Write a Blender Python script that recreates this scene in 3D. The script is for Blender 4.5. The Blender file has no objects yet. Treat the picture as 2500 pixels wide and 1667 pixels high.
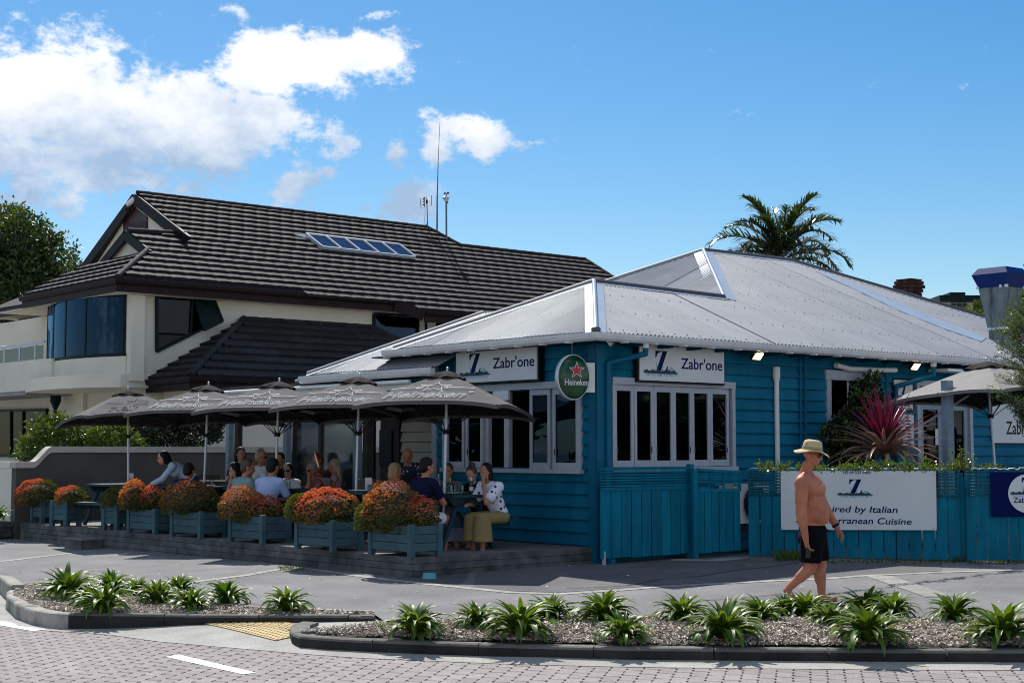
import bpy, math, random
from mathutils import Vector, Matrix, Euler, noise
RNG = random.Random(7)
V = Vector
sc = bpy.context.scene
# ------------------------------------------------------------------ camera, sky, sun, exposure
H = 1.68
PITCH = math.atan(269.5 / 3680)
cam = bpy.data.cameras.new("camera"); camo = bpy.data.objects.new("camera", cam)
sc.collection.objects.link(camo)
camo.location = (0, 0, H); camo.rotation_euler = (math.pi / 2 + PITCH, 0, 0)
cam.sensor_width = 36.0; cam.lens = 36.0 * 3680 / 2500; cam.clip_start = 0.1; cam.clip_end = 3000
sc.camera = camo

SUN_DIR = V((-0.175, 0.62, 0.755)).normalized()       # towards the sun
sun = bpy.data.lights.new("sun", 'SUN'); suno = bpy.data.objects.new("sun", sun)
sc.collection.objects.link(suno)
sun.energy = 4.7; sun.angle = math.radians(0.5); sun.color = (1.0, 0.95, 0.87)
suno.rotation_euler = SUN_DIR.to_track_quat('Z', 'Y').to_euler(); suno.location = (0, 0, 40)
sc.view_settings.view_transform = 'Standard'; sc.view_settings.look = 'None'
sc.view_settings.exposure = 0.35; sc.view_settings.gamma = 1.0
sc.view_settings.use_curve_mapping = False
sc.cycles.filter_width = 1.05

W = bpy.data.worlds.new("World"); sc.world = W; W.use_nodes = True
def build_world():
    nt = W.node_tree; nt.nodes.clear()
    N = nt.nodes.new; L = nt.links.new
    out = N('ShaderNodeOutputWorld'); bg = N('ShaderNodeBackground')
    sky = N('ShaderNodeTexSky'); sky.sky_type = 'NISHITA'; sky.sun_disc = False
    sky.sun_elevation = math.asin(SUN_DIR.z)
    sky.sun_rotation = math.atan2(SUN_DIR.x, SUN_DIR.y)
    sky.air_density = 1.0; sky.dust_density = 0.35; sky.ozone_density = 2.5
    hs = N('ShaderNodeHueSaturation'); hs.inputs['Saturation'].default_value = 1.44
    hs.inputs['Hue'].default_value = 0.497
    L(sky.outputs[0], hs.inputs['Color'])
    def m(op, a, b=None, c=None):
        n = N('ShaderNodeMath'); n.operation = op
        for i, x in enumerate((a, b, c)):
            if x is None: continue
            if isinstance(x, (int, float)): n.inputs[i].default_value = x
            else: L(x, n.inputs[i])
        return n.outputs[0]
    tc = N('ShaderNodeTexCoord'); sep = N('ShaderNodeSeparateXYZ'); L(tc.outputs['Generated'], sep.inputs[0])
    yy = m('MAXIMUM', sep.outputs[1], 0.02)
    front = m('MULTIPLY', m('GREATER_THAN', sep.outputs[1], 0.25), 1.0)
    # warp the direction a little, so cloud edges are ragged
    nz = N('ShaderNodeTexNoise'); nz.inputs['Scale'].default_value = 16; nz.inputs['Detail'].default_value = 9
    nz.inputs['Roughness'].default_value = 0.62
    mp = N('ShaderNodeMapping'); mp.inputs['Scale'].default_value = (1, 1, 1.5); L(tc.outputs['Generated'], mp.inputs[0])
    L(mp.outputs[0], nz.inputs['Vector'])
    nz2 = N('ShaderNodeTexNoise'); nz2.inputs['Scale'].default_value = 48; nz2.inputs['Detail'].default_value = 9
    nz2.inputs['Roughness'].default_value = 0.68; L(mp.outputs[0], nz2.inputs['Vector'])
    nz3 = N('ShaderNodeTexNoise'); nz3.inputs['Scale'].default_value = 3.2; nz3.inputs['Detail'].default_value = 8
    nz3.inputs['Roughness'].default_value = 0.6; L(mp.outputs[0], nz3.inputs['Vector'])
    sw = N('ShaderNodeSeparateColor'); L(nz.outputs['Color'], sw.inputs[0])
    u = m('ADD', m('DIVIDE', sep.outputs[0], yy), m('MULTIPLY', m('SUBTRACT', sw.outputs[0], 0.5), 0.05))
    v = m('ADD', m('DIVIDE', sep.outputs[2], yy), m('MULTIPLY', m('SUBTRACT', sw.outputs[1], 0.5), 0.04))
    blobs = [(90, 235, 200, 120, 1.0), (250, 300, 230, 120, 1.0), (400, 270, 190, 90, .95), (560, 290, 170, 75, .95),
             (-150, 250, 200, 140, 1.0), (470, 370, 150, 80, .8), (230, 420, 230, 50, .75), (60, 470, 170, 60, .62), (-60,390,200,90,.8),
             (450, 440, 120, 40, .55), (150, 560, 110, 40, .36), (230, 170, 60, 60, .8), (110, 150, 60, 50, .8),
             (620, 165, 120, 55, .9), (760, 135, 130, 65, .95), (880, 120, 110, 55, .9), (930, 70, 70, 16, .5), (960, 160, 40, 22, .5),
             (815, 320, 45, 75, .55), (950, 370, 38, 60, .66), (1070, 335, 48, 55, .68), (1170, 325, 80, 42, .72),
             (1280, 342, 80, 18, .42), (720, 460, 60, 50, .72), (790, 430, 40, 25, .6), (985, 495, 90, 55, .82), (940, 530, 60, 30, .6), (860, 520, 60, 24, .55), (640, 480, 40, 16, .4),
             (575, 25, 45, 32, .45), (900, 22, 60, 16, .5), (1130, 150, 25, 10, .3), (1140, 485, 25, 14, .3)]
    acc = None
    for (bx, by, rx, ry, w) in blobs:
        du = m('MULTIPLY', m('SUBTRACT', u, (bx - 1250) / 3680), 3680 / rx)
        dv = m('MULTIPLY', m('SUBTRACT', v, (1103 - by) / 3680), 3680 / ry)
        q = m('ADD', m('MULTIPLY', du, du), m('MULTIPLY', dv, dv))
        g = m('MULTIPLY', m('POWER', 2.718, m('MULTIPLY', q, -0.62)), w)
        acc = g if acc is None else m('MAXIMUM', acc, g)
    acc = m('MULTIPLY', acc, front)
    # out of the frame, denser all-white cumulus is added to brighten the shade
    outside = m('MULTIPLY', m('SUBTRACT', 1.0, front), 1.0)
    acc = m('ADD', acc, m('MULTIPLY', outside, m('MULTIPLY', m('SUBTRACT', nz3.outputs['Fac'], 0.37), 3.0)))
    fr = m('ADD', m('MULTIPLY', m('SUBTRACT', nz.outputs['Fac'], 0.5), 1.0), m('MULTIPLY', m('SUBTRACT', nz2.outputs['Fac'], 0.5), 1.35))
    dens = m('ADD', acc, fr)
    mr = N('ShaderNodeMapRange'); mr.interpolation_type = 'SMOOTHSTEP'
    mr.inputs['From Min'].default_value = 0.26; mr.inputs['From Max'].default_value = 0.63
    L(dens, mr.inputs['Value'])
    mask = m('MULTIPLY', mr.outputs[0], m('GREATER_THAN', sep.outputs[2], 0.0))
    # thick cloud is greyer at its base
    sh = N('ShaderNodeMapRange'); sh.inputs['From Min'].default_value = 0.165; sh.inputs['From Max'].default_value = 0.25
    L(m('ADD', v, m('MULTIPLY', m('SUBTRACT', nz.outputs['Fac'], 0.5), 0.22)), sh.inputs['Value'])
    cm = N('ShaderNodeMix'); cm.data_type = 'RGBA'
    cm.inputs[6].default_value = (3.6, 5.0, 7.0, 1); cm.inputs[7].default_value = (9.6, 9.8, 10.2, 1)
    L(m('MAXIMUM', sh.outputs[0], outside), cm.inputs[0])
    mx = N('ShaderNodeMix'); mx.data_type = 'RGBA'
    L(m('MULTIPLY', mask, 0.96), mx.inputs[0]); L(hs.outputs[0], mx.inputs[6]); L(cm.outputs[2], mx.inputs[7])
    L(mx.outputs[2], bg.inputs[0]); bg.inputs[1].default_value = 0.085
    L(bg.outputs[0], out.inputs[0])
build_world()

# ------------------------------------------------------------------ geometry helpers
def ray(px, py):
    a = (px - 1250) / 3680; b = (833.5 - py) / 3680
    return V((a, math.cos(PITCH) - b * math.sin(PITCH), math.sin(PITCH) + b * math.cos(PITCH)))
O = V((0, 0, H))
def aty(px, py, Y): d = ray(px, py); return O + d * (Y / d.y)
def atz(px, py, z): d = ray(px, py); return O + d * ((z - H) / d.z)
def atp(px, py, p, n): d = ray(px, py); return O + d * ((p - O).dot(n) / d.dot(n))
TH = math.radians(40.3)
dL = V((-math.sin(TH), math.cos(TH), 0)); dR = V((math.cos(TH), math.sin(TH), 0)); dZ = V((0, 0, 1))
def gz(y, x=0.0): return max(0.0, min(0.16, (y - 14.5) * 0.016)) * max(0.0, min(1.0, (x + 7.5) / 7))   # the pavement climbs gently to the buildings
ROAD_Z = -0.13
def ground(px, py):                                            # a pavement point seen at a pixel
    p = atz(px, py, 0.05)
    for _ in range(6): p = atz(px, py, gz(p.y, p.x))
    return p
DECK_Z = 0.336

COL = sc.collection
def offset_of(o):
    t = V((0, 0, 0))
    while o is not None: t += o.location; o = o.parent
    return t
class MB:
    def __init__(s): s.v = []; s.f = []; s.m = []; s.smooth = []
    def add(s, vs, fs, mi=0, sm=False):
        k = len(s.v); s.v += [tuple(p) for p in vs]
        for f in fs: s.f.append(tuple(i + k for i in f)); s.m.append(mi); s.smooth.append(sm)
    def obox(s, o, a, b, c, mi=0):                              # corner + three edge vectors
        o, a, b, c = V(o), V(a), V(b), V(c)
        vs = [o, o + a, o + a + b, o + b, o + c, o + a + c, o + a + b + c, o + b + c]
        fs = [(0, 3, 2, 1), (4, 5, 6, 7), (0, 1, 5, 4), (1, 2, 6, 5), (2, 3, 7, 6), (3, 0, 4, 7)]
        if a.cross(b).dot(c) < 0: fs = [f[::-1] for f in fs]
        s.add(vs, fs, mi)
    def box(s, c, d, rz=0, mi=0):                               # centre, size, yaw
        c = V(c); x = V((math.cos(rz), math.sin(rz), 0)); y = V((-math.sin(rz), math.cos(rz), 0))
        s.obox(c - x * d[0] / 2 - y * d[1] / 2 - dZ * d[2] / 2, x * d[0], y * d[1], dZ * d[2], mi)
    def tube(s, p0, p1, r0, r1=None, n=10, mi=0, caps=True, sm=True):
        p0, p1 = V(p0), V(p1); r1 = r0 if r1 is None else r1
        ax = (p1 - p0).normalized(); t = V((1, 0, 0)) if abs(ax.x) < 0.9 else V((0, 1, 0))
        e = ax.cross(t).normalized(); g = ax.cross(e)
        vs = []
        for p, r in ((p0, r0), (p1, r1)):
            for i in range(n):
                a = 2 * math.pi * i / n; vs.append(p + (e * math.cos(a) + g * math.sin(a)) * r)
        s.add(vs, [(i, (i + 1) % n, n + (i + 1) % n, n + i) for i in range(n)], mi, sm)
        if caps: s.add(vs[:n], [tuple(range(n))[::-1]], mi); s.add(vs[n:], [tuple(range(n))], mi)
    def path(s, pts, r, n=8, mi=0):
        for a, b in zip(pts[:-1], pts[1:]): s.tube(a, b, r, r, n, mi)
        for p in pts[1:-1]: s.ball(p, (r, r, r), 8, 6, mi)
    def bar(s, p0, p1, w, h, up=None, mi=0):                    # rectangular bar between two points
        p0, p1 = V(p0), V(p1); ax = p1 - p0; up = V(up) if up else dZ
        sd = ax.cross(up).normalized(); u = sd.cross(ax).normalized()
        s.obox(p0 - sd * w / 2 - u * h / 2, ax, sd * w, u * h, mi)
    def ball(s, c, r, n=12, k=8, mi=0, rot=None):
        c = V(c); vs = []
        for j in range(1, k):
            ph = math.pi * j / k
            for i in range(n):
                a = 2 * math.pi * i / n
                p = V((math.sin(ph) * math.cos(a) * r[0], math.sin(ph) * math.sin(a) * r[1], math.cos(ph) * r[2]))
                if rot: p = rot @ p
                vs.append(c + p)
        t = V((0, 0, r[2])); 
        if rot: t = rot @ t
        vs.append(c + t); vs.append(c - t); T = len(vs) - 2
        fs = []
        for j in range(k - 2):
            for i in range(n):
                a, b = j * n + i, j * n + (i + 1) % n; fs.append((a, a + n, b + n, b))
        for i in range(n):
            fs.append((T, i, (i + 1) % n)); fs.append((T + 1, (k - 2) * n + (i + 1) % n, (k - 2) * n + i))
        s.add(vs, fs, mi, True)
    def prism(s, poly, o, ux, uy, uz, mi=0):                    # polygon (x,y) pushed along uz
        o, ux, uy, uz = V(o), V(ux), V(uy), V(uz); n = len(poly)
        a = [o + ux * p[0] + uy * p[1] for p in poly]; b = [p + uz for p in a]
        ar = sum(poly[i][0] * poly[(i + 1) % n][1] - poly[(i + 1) % n][0] * poly[i][1] for i in range(n))
        flip = (ar > 0) != (ux.cross(uy).dot(uz) > 0)
        fs = [tuple(range(n))[::-1], tuple(range(n, 2 * n))] + [(i, (i + 1) % n, n + (i + 1) % n, n + i) for i in range(n)]
        if flip: fs = [f[::-1] for f in fs]
        s.add(a + b, fs, mi)
    def ngon(s, pts, mi=0): s.add(pts, [tuple(range(len(pts)))], mi)
    def slab(s, pts, d, mi=0):                                  # ngon thickened along d
        n = len(pts); d = V(d); a = [V(p) for p in pts]; b = [p + d for p in a]
        nn = V((0, 0, 0))
        for i in range(n): nn += a[i].cross(a[(i + 1) % n])
        fs = [tuple(range(n))[::-1], tuple(range(n, 2 * n))] + [(i, (i + 1) % n, n + (i + 1) % n, n + i) for i in range(n)]
        if nn.dot(d) < 0: fs = [f[::-1] for f in fs]
        s.add(a + b, fs, mi)
    def mesh(s, name, mats, off=V((0, 0, 0))):
        me = bpy.data.meshes.new(name)
        me.from_pydata([(p[0] - off.x, p[1] - off.y, p[2] - off.z) for p in s.v], [], s.f)
        if not isinstance(mats, (list, tuple)): mats = [mats]
        for q in mats: me.materials.append(q)
        me.polygons.foreach_set('material_index', s.m)
        me.polygons.foreach_set('use_smooth', s.smooth)
        me.update(); return me
    def build(s, name, mats, parent=None, loc=None):
        off = offset_of(parent) if parent is not None else V((0, 0, 0))
        if loc is not None: off = off + V(loc)
        o = bpy.data.objects.new(name, s.mesh(name, mats, off)); COL.objects.link(o)
        if loc is not None: o.location = loc
        if parent is not None: o.parent = parent
        return o
def hold(name, m, parent):
    o = bpy.data.objects.new(name, bpy.data.meshes.new(name)); COL.objects.link(o); o.parent = parent; return o
def link(name, me, parent, loc=(0, 0, 0), rot=None, scale=None):
    o = bpy.data.objects.new(name, me); COL.objects.link(o); o.parent = parent; o.location = loc
    if rot is not None: o.rotation_euler = rot
    if scale is not None: o.scale = scale
    return o
def thing(name, label, cat, loc=(0, 0, 0), group=None, rz=0):
    o = bpy.data.objects.new(name, None); COL.objects.link(o); o.location = loc; o.rotation_euler = (0, 0, rz)
    o.empty_display_size = 0.2
    o['label'] = label; o['category'] = cat
    if group: o['group'] = group
    return o
def tag(o, label, cat, group=None):
    o['label'] = label; o['category'] = cat
    if group: o['group'] = group
    return o
def kind(o, k): o['kind'] = k; return o
def copy_tree(o, parent=None):
    c = o.copy(); COL.objects.link(c)
    if parent is not None: c.parent = parent
    for ch in list(o.children): copy_tree(ch, c)
    return c

# ------------------------------------------------------------------ materials
def srgb(r, g, b): return tuple((x / 255 / 12.92) if x / 255 <= .04045 else ((x / 255 + .055) / 1.055) ** 2.4 for x in (r, g, b))
MATS = {}
def mat(name, col, rough=0.6, col2=None, nscale=6.0, bump=0.0, bscale=40.0, metal=0.0, rnd=0.0, spec=0.5, detail=5, contrast=(0.35, 0.65), stretch=None, trans=0.0, coat=0.0):
    M = bpy.data.materials.new(name); M.use_nodes = True; nt = M.node_tree; N = nt.nodes.new; L = nt.links.new
    b = nt.nodes['Principled BSDF']; b.inputs['Roughness'].default_value = rough; b.inputs['Metallic'].default_value = metal
    b.inputs['Specular IOR Level'].default_value = spec
    if coat: b.inputs['Coat Weight'].default_value = coat
    c = tuple(col) + (1,)
    tc = N('ShaderNodeNewGeometry'); pos = tc.outputs['Position']
    if stretch:
        mp = N('ShaderNodeMapping'); mp.inputs['Scale'].default_value = stretch; L(pos, mp.inputs[0]); pos = mp.outputs[0]
    src = None
    if col2 is not None:
        n = N('ShaderNodeTexNoise'); n.inputs['Scale'].default_value = nscale; n.inputs['Detail'].default_value = detail; n.inputs['Roughness'].default_value = .6
        L(pos, n.inputs['Vector'])
        r = N('ShaderNodeValToRGB'); r.color_ramp.elements[0].position = contrast[0]; r.color_ramp.elements[1].position = contrast[1]
        r.color_ramp.elements[0].color = c; r.color_ramp.elements[1].color = tuple(col2) + (1,)
        L(n.outputs['Fac'], r.inputs[0]); src = r.outputs[0]
    if rnd:
        oi = N('ShaderNodeObjectInfo'); hs = N('ShaderNodeHueSaturation')
        mr = N('ShaderNodeMapRange'); mr.inputs['To Min'].default_value = 1 - rnd; mr.inputs['To Max'].default_value = 1 + rnd
        L(oi.outputs['Random'], mr.inputs['Value']); L(mr.outputs[0], hs.inputs['Value'])
        if src: L(src, hs.inputs['Color'])
        else: hs.inputs['Color'].default_value = c
        src = hs.outputs[0]
    if src: L(src, b.inputs['Base Color'])
    else: b.inputs['Base Color'].default_value = c
    if bump:
        n2 = N('ShaderNodeTexNoise'); n2.inputs['Scale'].default_value = bscale; n2.inputs['Detail'].default_value = 4
        L(pos, n2.inputs['Vector'])
        bp = N('ShaderNodeBump'); bp.inputs['Strength'].default_value = bump; bp.inputs['Distance'].default_value = 0.02
        L(n2.outputs['Fac'], bp.inputs['Height']); L(bp.outputs[0], b.inputs['Normal'])
    if trans: b.inputs['Transmission Weight'].default_value = trans
    MATS[name] = M; return M
def leafmat(name, col, col2, rough=0.4, nscale=3.0, translucent=0.25, rnd=0.15, tint=(1.7, 1.6, .5)):
    M = mat(name, col, rough, col2, nscale, rnd=rnd)
    nt = M.node_tree; N = nt.nodes.new; L = nt.links.new
    b = nt.nodes['Principled BSDF']; out = nt.nodes['Material Output']
    t = N('ShaderNodeBsdfTranslucent'); mx = N('ShaderNodeMixShader'); mx.inputs[0].default_value = translucent
    src = b.inputs['Base Color'].links[0].from_socket
    g = N('ShaderNodeMix'); g.data_type = 'RGBA'; g.blend_type = 'MULTIPLY'; g.inputs[0].default_value = 1
    g.inputs[7].default_value = tuple(tint) + (1,); L(src, g.inputs[6])
    L(g.outputs[2], t.inputs[0]); L(b.outputs[0], mx.inputs[1]); L(t.outputs[0], mx.inputs[2]); L(mx.outputs[0], out.inputs[0])
    return M
def glassmat(name, tint, refl=1.0, rough=0.0, base=0.08, gloss=(.9, .95, 1, 1)):
    M = bpy.data.materials.new(name); M.use_nodes = True; nt = M.node_tree; nt.nodes.clear(); N = nt.nodes.new; L = nt.links.new
    out = N('ShaderNodeOutputMaterial'); t = N('ShaderNodeBsdfTransparent'); t.inputs[0].default_value = tuple(tint) + (1,)
    g = N('ShaderNodeBsdfGlossy'); g.inputs['Roughness'].default_value = rough; g.inputs[0].default_value = gloss
    f = N('ShaderNodeFresnel'); f.inputs[0].default_value = 1.5
    m = N('ShaderNodeMath'); m.operation = 'MULTIPLY_ADD'; m.inputs[1].default_value = refl; m.inputs[2].default_value = base; m.use_clamp = True
    L(f.outputs[0], m.inputs[0]); mx = N('ShaderNodeMixShader'); L(m.outputs[0], mx.inputs[0]); L(t.outputs[0], mx.inputs[1]); L(g.outputs[0], mx.inputs[2]); L(mx.outputs[0], out.inputs[0])
    MATS[name] = M; return M
def emit(name, col, st):
    M = bpy.data.materials.new(name); M.use_nodes = True; b = M.node_tree.nodes['Principled BSDF']
    b.inputs['Emission Color'].default_value = tuple(col) + (1,); b.inputs['Emission Strength'].default_value = st
    b.inputs['Base Color'].default_value = tuple(col) + (1,); MATS[name] = M; return M

mBlue = mat('blue_weatherboard_paint', (.000, .105, .19), .6, (.006, .165, .27), 1.8, .08, 30, rnd=.07, spec=.12, stretch=(1, 1, .3))
mBlueTrim = mat('blue_trim_paint', (.001, .125, .225), .5, (.001, .105, .19), 3, .06, 30, spec=.2)
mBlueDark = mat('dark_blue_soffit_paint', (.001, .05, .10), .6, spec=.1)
mFence = mat('blue_fence_paint', (.001, .185, .29), .65, (.004, .12, .19), 3.2, .15, 25, rnd=.14, spec=.12, stretch=(2, 2, .4))
mTable = mat('blue_grey_table_stain', (.012, .038, .052), .55, (.02, .055, .07), 6, .15, 30, rnd=.1, spec=.25)
mPlanter = mat('blue_grey_planter_paint', (.06, .125, .15), .6, (.045, .095, .118), 5, .15, 25, rnd=.12, spec=.15)
mTeal = mat('teal_board_paint', (.002, .10, .115), .6, (.002, .08, .10), 4, spec=.15)
mWhite = mat('white_paint', (.78, .78, .77), .4, (.7, .7, .69), 4, .03, 20)
mGutter = mat('white_gutter_paint', (.72, .73, .74), .35, (.62, .63, .64), 3)
mGrey = mat('pale_grey_joinery_paint', (.42, .45, .50), .45, (.36, .39, .44), 8, .05, 30)
mPost = mat('blue_grey_post_paint', (.26, .34, .42), .5, (.20, .27, .34), 5, .05, 20)
mBrown = mat('dark_brown_post_paint', (.045, .04, .036), .7, (.07, .062, .055), 5, spec=.15)
mCream = mat('cream_render', (.74, .69, .575), .85, (.68, .63, .52), 1.2, .1, 60, spec=.2)
mCreamB = mat('cream_weatherboard_paint', (.55, .50, .38), .6, (.5, .46, .35), 3)
mTaupe = mat('taupe_wall_render', (.095, .088, .078), .9, (.075, .07, .063), 1.6, .15, 70)
mTile = mat('dark_brown_roof_tile', (.019, .019, .021), .8, (.034, .033, .035), 9, .25, 120, rnd=.22, spec=.2)
mFascia = mat('dark_brown_fascia_paint', (.016, .009, .010), .5, (.022, .013, .013), 4, spec=.12)
mRedVent = mat('dark_red_vent_paint', (.05, .012, .012), .5)
mIron = mat('grey_corrugated_iron', (.38, .395, .42), .5, (.325, .34, .365), 1.4, rnd=.06, spec=.3)
mIronW = mat('pale_corrugated_iron', (.36, .375, .40), .5, (.30, .315, .335), 1.4, rnd=.06, spec=.4)
mFlash = mat('blue_white_roof_flashing', (.33, .39, .48), .4, (.28, .34, .43), 3, spec=.35)
mScrew = mat('dark_roof_screw', (.09, .09, .095), .5)
mBlack = mat('black_plastic', (.008, .008, .009), .5, spec=.2)
mDark = mat('dark_interior', (.02, .02, .022), .8)
mAlu = mat('aluminium_pole', (.62, .65, .70), .35, metal=.35)
mSteel = mat('galvanised_steel', (.15, .20, .21), .5, (.035, .05, .055), 3.5, metal=.3, stretch=(3, 3, .4), contrast=(.42, .7))
mCapBlue = mat('glossy_blue_cap_paint', (.000, .018, .13), .35, spec=.15)
mBrick = mat('old_brown_brick', (.065, .030, .024), .9, (.03, .017, .015), 12, .4, 60, rnd=.3, spec=.1)
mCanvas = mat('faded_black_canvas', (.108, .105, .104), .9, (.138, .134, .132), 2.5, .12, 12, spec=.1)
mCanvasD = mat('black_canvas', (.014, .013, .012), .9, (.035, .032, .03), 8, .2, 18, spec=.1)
mCanvasG = mat('light_grey_canvas', (.25, .245, .24), .9, (.28, .275, .27), 2.5, .1, 12, spec=.1)
mPrint = mat('pale_grey_print', (.70, .70, .70), .7)
mPrintF = mat('worn_grey_print', (.15, .146, .145), .8)
mNavy = mat('navy_print', (.003, .008, .085), .6, spec=.1)
mNavyB = mat('navy_banner', (.001, .006, .075), .6, spec=.08)
mSignW = mat('white_sign_panel', (.70, .72, .73), .5, (.66, .68, .69), 2, spec=.3)
mIsle = mat('dark_green_print', (.006, .025, .035), .5)
mMount = mat('pale_blue_print', (.30, .50, .58), .5)
mRefl = mat('soft_blue_print', (.18, .34, .52), .5, (.55, .65, .72), 30, contrast=(.4, .6))
mGreenS = mat('green_sign_enamel', (.003, .050, .020), .14, (.005, .075, .028), 3, spec=.35, coat=.15)
mRed = mat('red_print', (.45, .01, .015), .3)
mAsphalt = mat('worn_asphalt', (.155, .155, .16), .92, (.20, .20, .205), 1.1, .35, 180, detail=10)
mAsphD = mat('dark_new_asphalt', (.10, .10, .108), .92, (.125, .125, .13), 1.5, .35, 180, detail=10)
def stained(M, scale=.45, lo=.62, hi=1.18, speck=1.0):
    nt = M.node_tree; N = nt.nodes.new; L = nt.links.new; b = nt.nodes['Principled BSDF']; src = b.inputs['Base Color'].links[0].from_socket
    g = N('ShaderNodeNewGeometry'); n = N('ShaderNodeTexNoise'); n.inputs['Scale'].default_value = scale; n.inputs['Detail'].default_value = 9; n.inputs['Roughness'].default_value = .68; L(g.outputs['Position'], n.inputs['Vector'])
    r = N('ShaderNodeMapRange'); r.inputs['From Min'].default_value = .3; r.inputs['From Max'].default_value = .7; r.inputs['To Min'].default_value = lo; r.inputs['To Max'].default_value = hi; L(n.outputs['Fac'], r.inputs['Value'])
    v = N('ShaderNodeTexVoronoi'); v.inputs['Scale'].default_value = 2.6; L(g.outputs['Position'], v.inputs['Vector'])
    s = N('ShaderNodeMapRange'); s.inputs['From Min'].default_value = .035; s.inputs['From Max'].default_value = .06; s.inputs['To Min'].default_value = .55; s.inputs['To Max'].default_value = 1; L(v.outputs['Distance'], s.inputs['Value'])
    n3 = N('ShaderNodeTexNoise'); n3.inputs['Scale'].default_value = 55; n3.inputs['Detail'].default_value = 2; L(g.outputs['Position'], n3.inputs['Vector'])
    r3 = N('ShaderNodeMapRange'); r3.inputs['From Min'].default_value = .3; r3.inputs['From Max'].default_value = .7; r3.inputs['To Min'].default_value = .82; r3.inputs['To Max'].default_value = 1.2; L(n3.outputs['Fac'], r3.inputs['Value'])
    m1 = N('ShaderNodeMath'); m1.operation = 'MULTIPLY'; L(r.outputs[0], m1.inputs[0]); L(s.outputs[0], m1.inputs[1]); m2 = N('ShaderNodeMath'); m2.operation = 'MULTIPLY'; L(m1.outputs[0], m2.inputs[0]); L(r3.outputs[0], m2.inputs[1])
    hs = N('ShaderNodeHueSaturation'); L(src, hs.inputs['Color']); L(m2.outputs[0], hs.inputs['Value']); L(hs.outputs[0], b.inputs['Base Color']); return M
stained(mAsphalt); stained(mAsphD)
mConc = mat('pale_concrete', (.36, .35, .32), .9, (.28, .275, .255), 2.5, .2, 90, detail=8)
mKerb = mat('grey_kerb_concrete', (.15, .145, .125), .9, (.085, .082, .070), 3.5, .35, 60, rnd=.1, detail=8)
mKerbF = mat('shade_darkened_concrete', (.042, .041, .038), .9, (.022, .021, .020), 3.5, .35, 60, rnd=.12, detail=8, spec=.2)  # front faces of the kerb darkened, their shade put into the colour
mKerbW = mat('pale_kerb_concrete', (.34, .32, .28), .9, (.14, .135, .12), 3, .3, 60, rnd=.06, detail=8, contrast=(.45, .68))
mPaver = mat('mauve_grey_paver', (.235, .205, .20), .88, (.29, .258, .25), 7, .25, 160, rnd=.09, detail=8)
stained(mPaver, .5, .82, 1.12); stained(mConc, .8, .75, 1.15)
mJoint = mat('dark_joint_sand', (.085, .074, .07), .95)
mPaint = mat('white_road_paint', (.80, .80, .78), .7, (.60, .60, .59), 5, .1, 60, contrast=(.5, .75), detail=9)
mTactile = mat('yellow_tactile_paving', (.52, .38, .16), .8, (.46, .36, .18), 4, .15, 60)
mTactileW = mat('pale_yellow_tactile_paving', (.62, .56, .36), .8, (.55, .5, .34), 4, .15, 60)
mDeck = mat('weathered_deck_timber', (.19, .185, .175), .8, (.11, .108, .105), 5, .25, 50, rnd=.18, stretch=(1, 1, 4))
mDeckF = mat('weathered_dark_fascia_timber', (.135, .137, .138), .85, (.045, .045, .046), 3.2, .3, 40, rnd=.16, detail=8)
mSoil = mat('dark_soil', (.03, .024, .018), .95, (.05, .04, .03), 20, .4, 60)
mChip = [mat('pale_bark_chip', (.80, .73, .64), .85), mat('brown_bark_chip', (.36, .28, .22), .9), mat('dark_bark_chip', (.12, .09, .07), .9), mat('tan_bark_chip', (.56, .48, .39), .85)]
mLeafS = leafmat('strap_leaf_green', (.050, .112, .010), (.115, .185, .026), .45, 5, .28, .3)
mLeafS.node_tree.nodes['Principled BSDF'].inputs['Specular IOR Level'].default_value = .3
mLeafD = leafmat('dead_leaf_orange', (.30, .11, .02), (.22, .13, .03), .6, 5, .25, .3)
mShG = leafmat('shrub_olive_leaf', (.06, .075, .014), (.10, .11, .018), .35, 9, .25)
mShB = leafmat('shrub_bronze_leaf', (.27, .12, .03), (.17, .11, .022), .3, 9, .25)
mShO = leafmat('shrub_orange_leaf', (.56, .215, .095), (.47, .155, .065), .22, 9, .3)
mShR = leafmat('shrub_red_leaf', (.56, .135, .09), (.47, .115, .065), .22, 9, .3)
mShY = leafmat('shrub_lime_leaf', (.13, .15, .018), (.10, .11, .016), .35, 9, .3)
mTree = leafmat('dark_tree_leaf', (.018, .038, .009), (.055, .08, .018), .4, .9, .25)
mTreeY = leafmat('yellow_green_leaf', (.06, .10, .016), (.10, .14, .022), .4, 1.5, .3)
mHedge = leafmat('bright_hedge_leaf', (.05, .10, .012), (.11, .16, .02), .3, 2.5, .3)
mHedgeD = leafmat('dark_hedge_leaf', (.010, .022, .006), (.03, .045, .012), .25, 2.5, .12)
mOlive = leafmat('grey_green_leaf', (.07, .10, .045), (.14, .17, .10), .24, 4, .2)
mVine = leafmat('vine_leaf', (.055, .11, .016), (.12, .17, .03), .22, 6, .3)
mPalm = leafmat('palm_leaf', (.030, .055, .018), (.055, .085, .03), .22, 3, .2)
mCord = leafmat('crimson_cordyline_leaf', (.085, .008, .022), (.14, .014, .038), .28, 4, .22, tint=(1.5, .8, 1.4))
mCordT = leafmat('bronze_cordyline_leaf', (.36, .20, .16), (.48, .32, .24), .25, 4, .2, tint=(1.2, 1, .9))
mBark = mat('grey_brown_bark', (.10, .075, .055), .95, (.06, .045, .035), 10, .5, 30)
mStone = mat('grey_stone_block', (.10, .10, .10), .9, (.05, .05, .052), 5, .5, 25, rnd=.25)
mGlass = glassmat('window_glass', (.75, .82, .85), 1.0, 0, .03)
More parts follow.
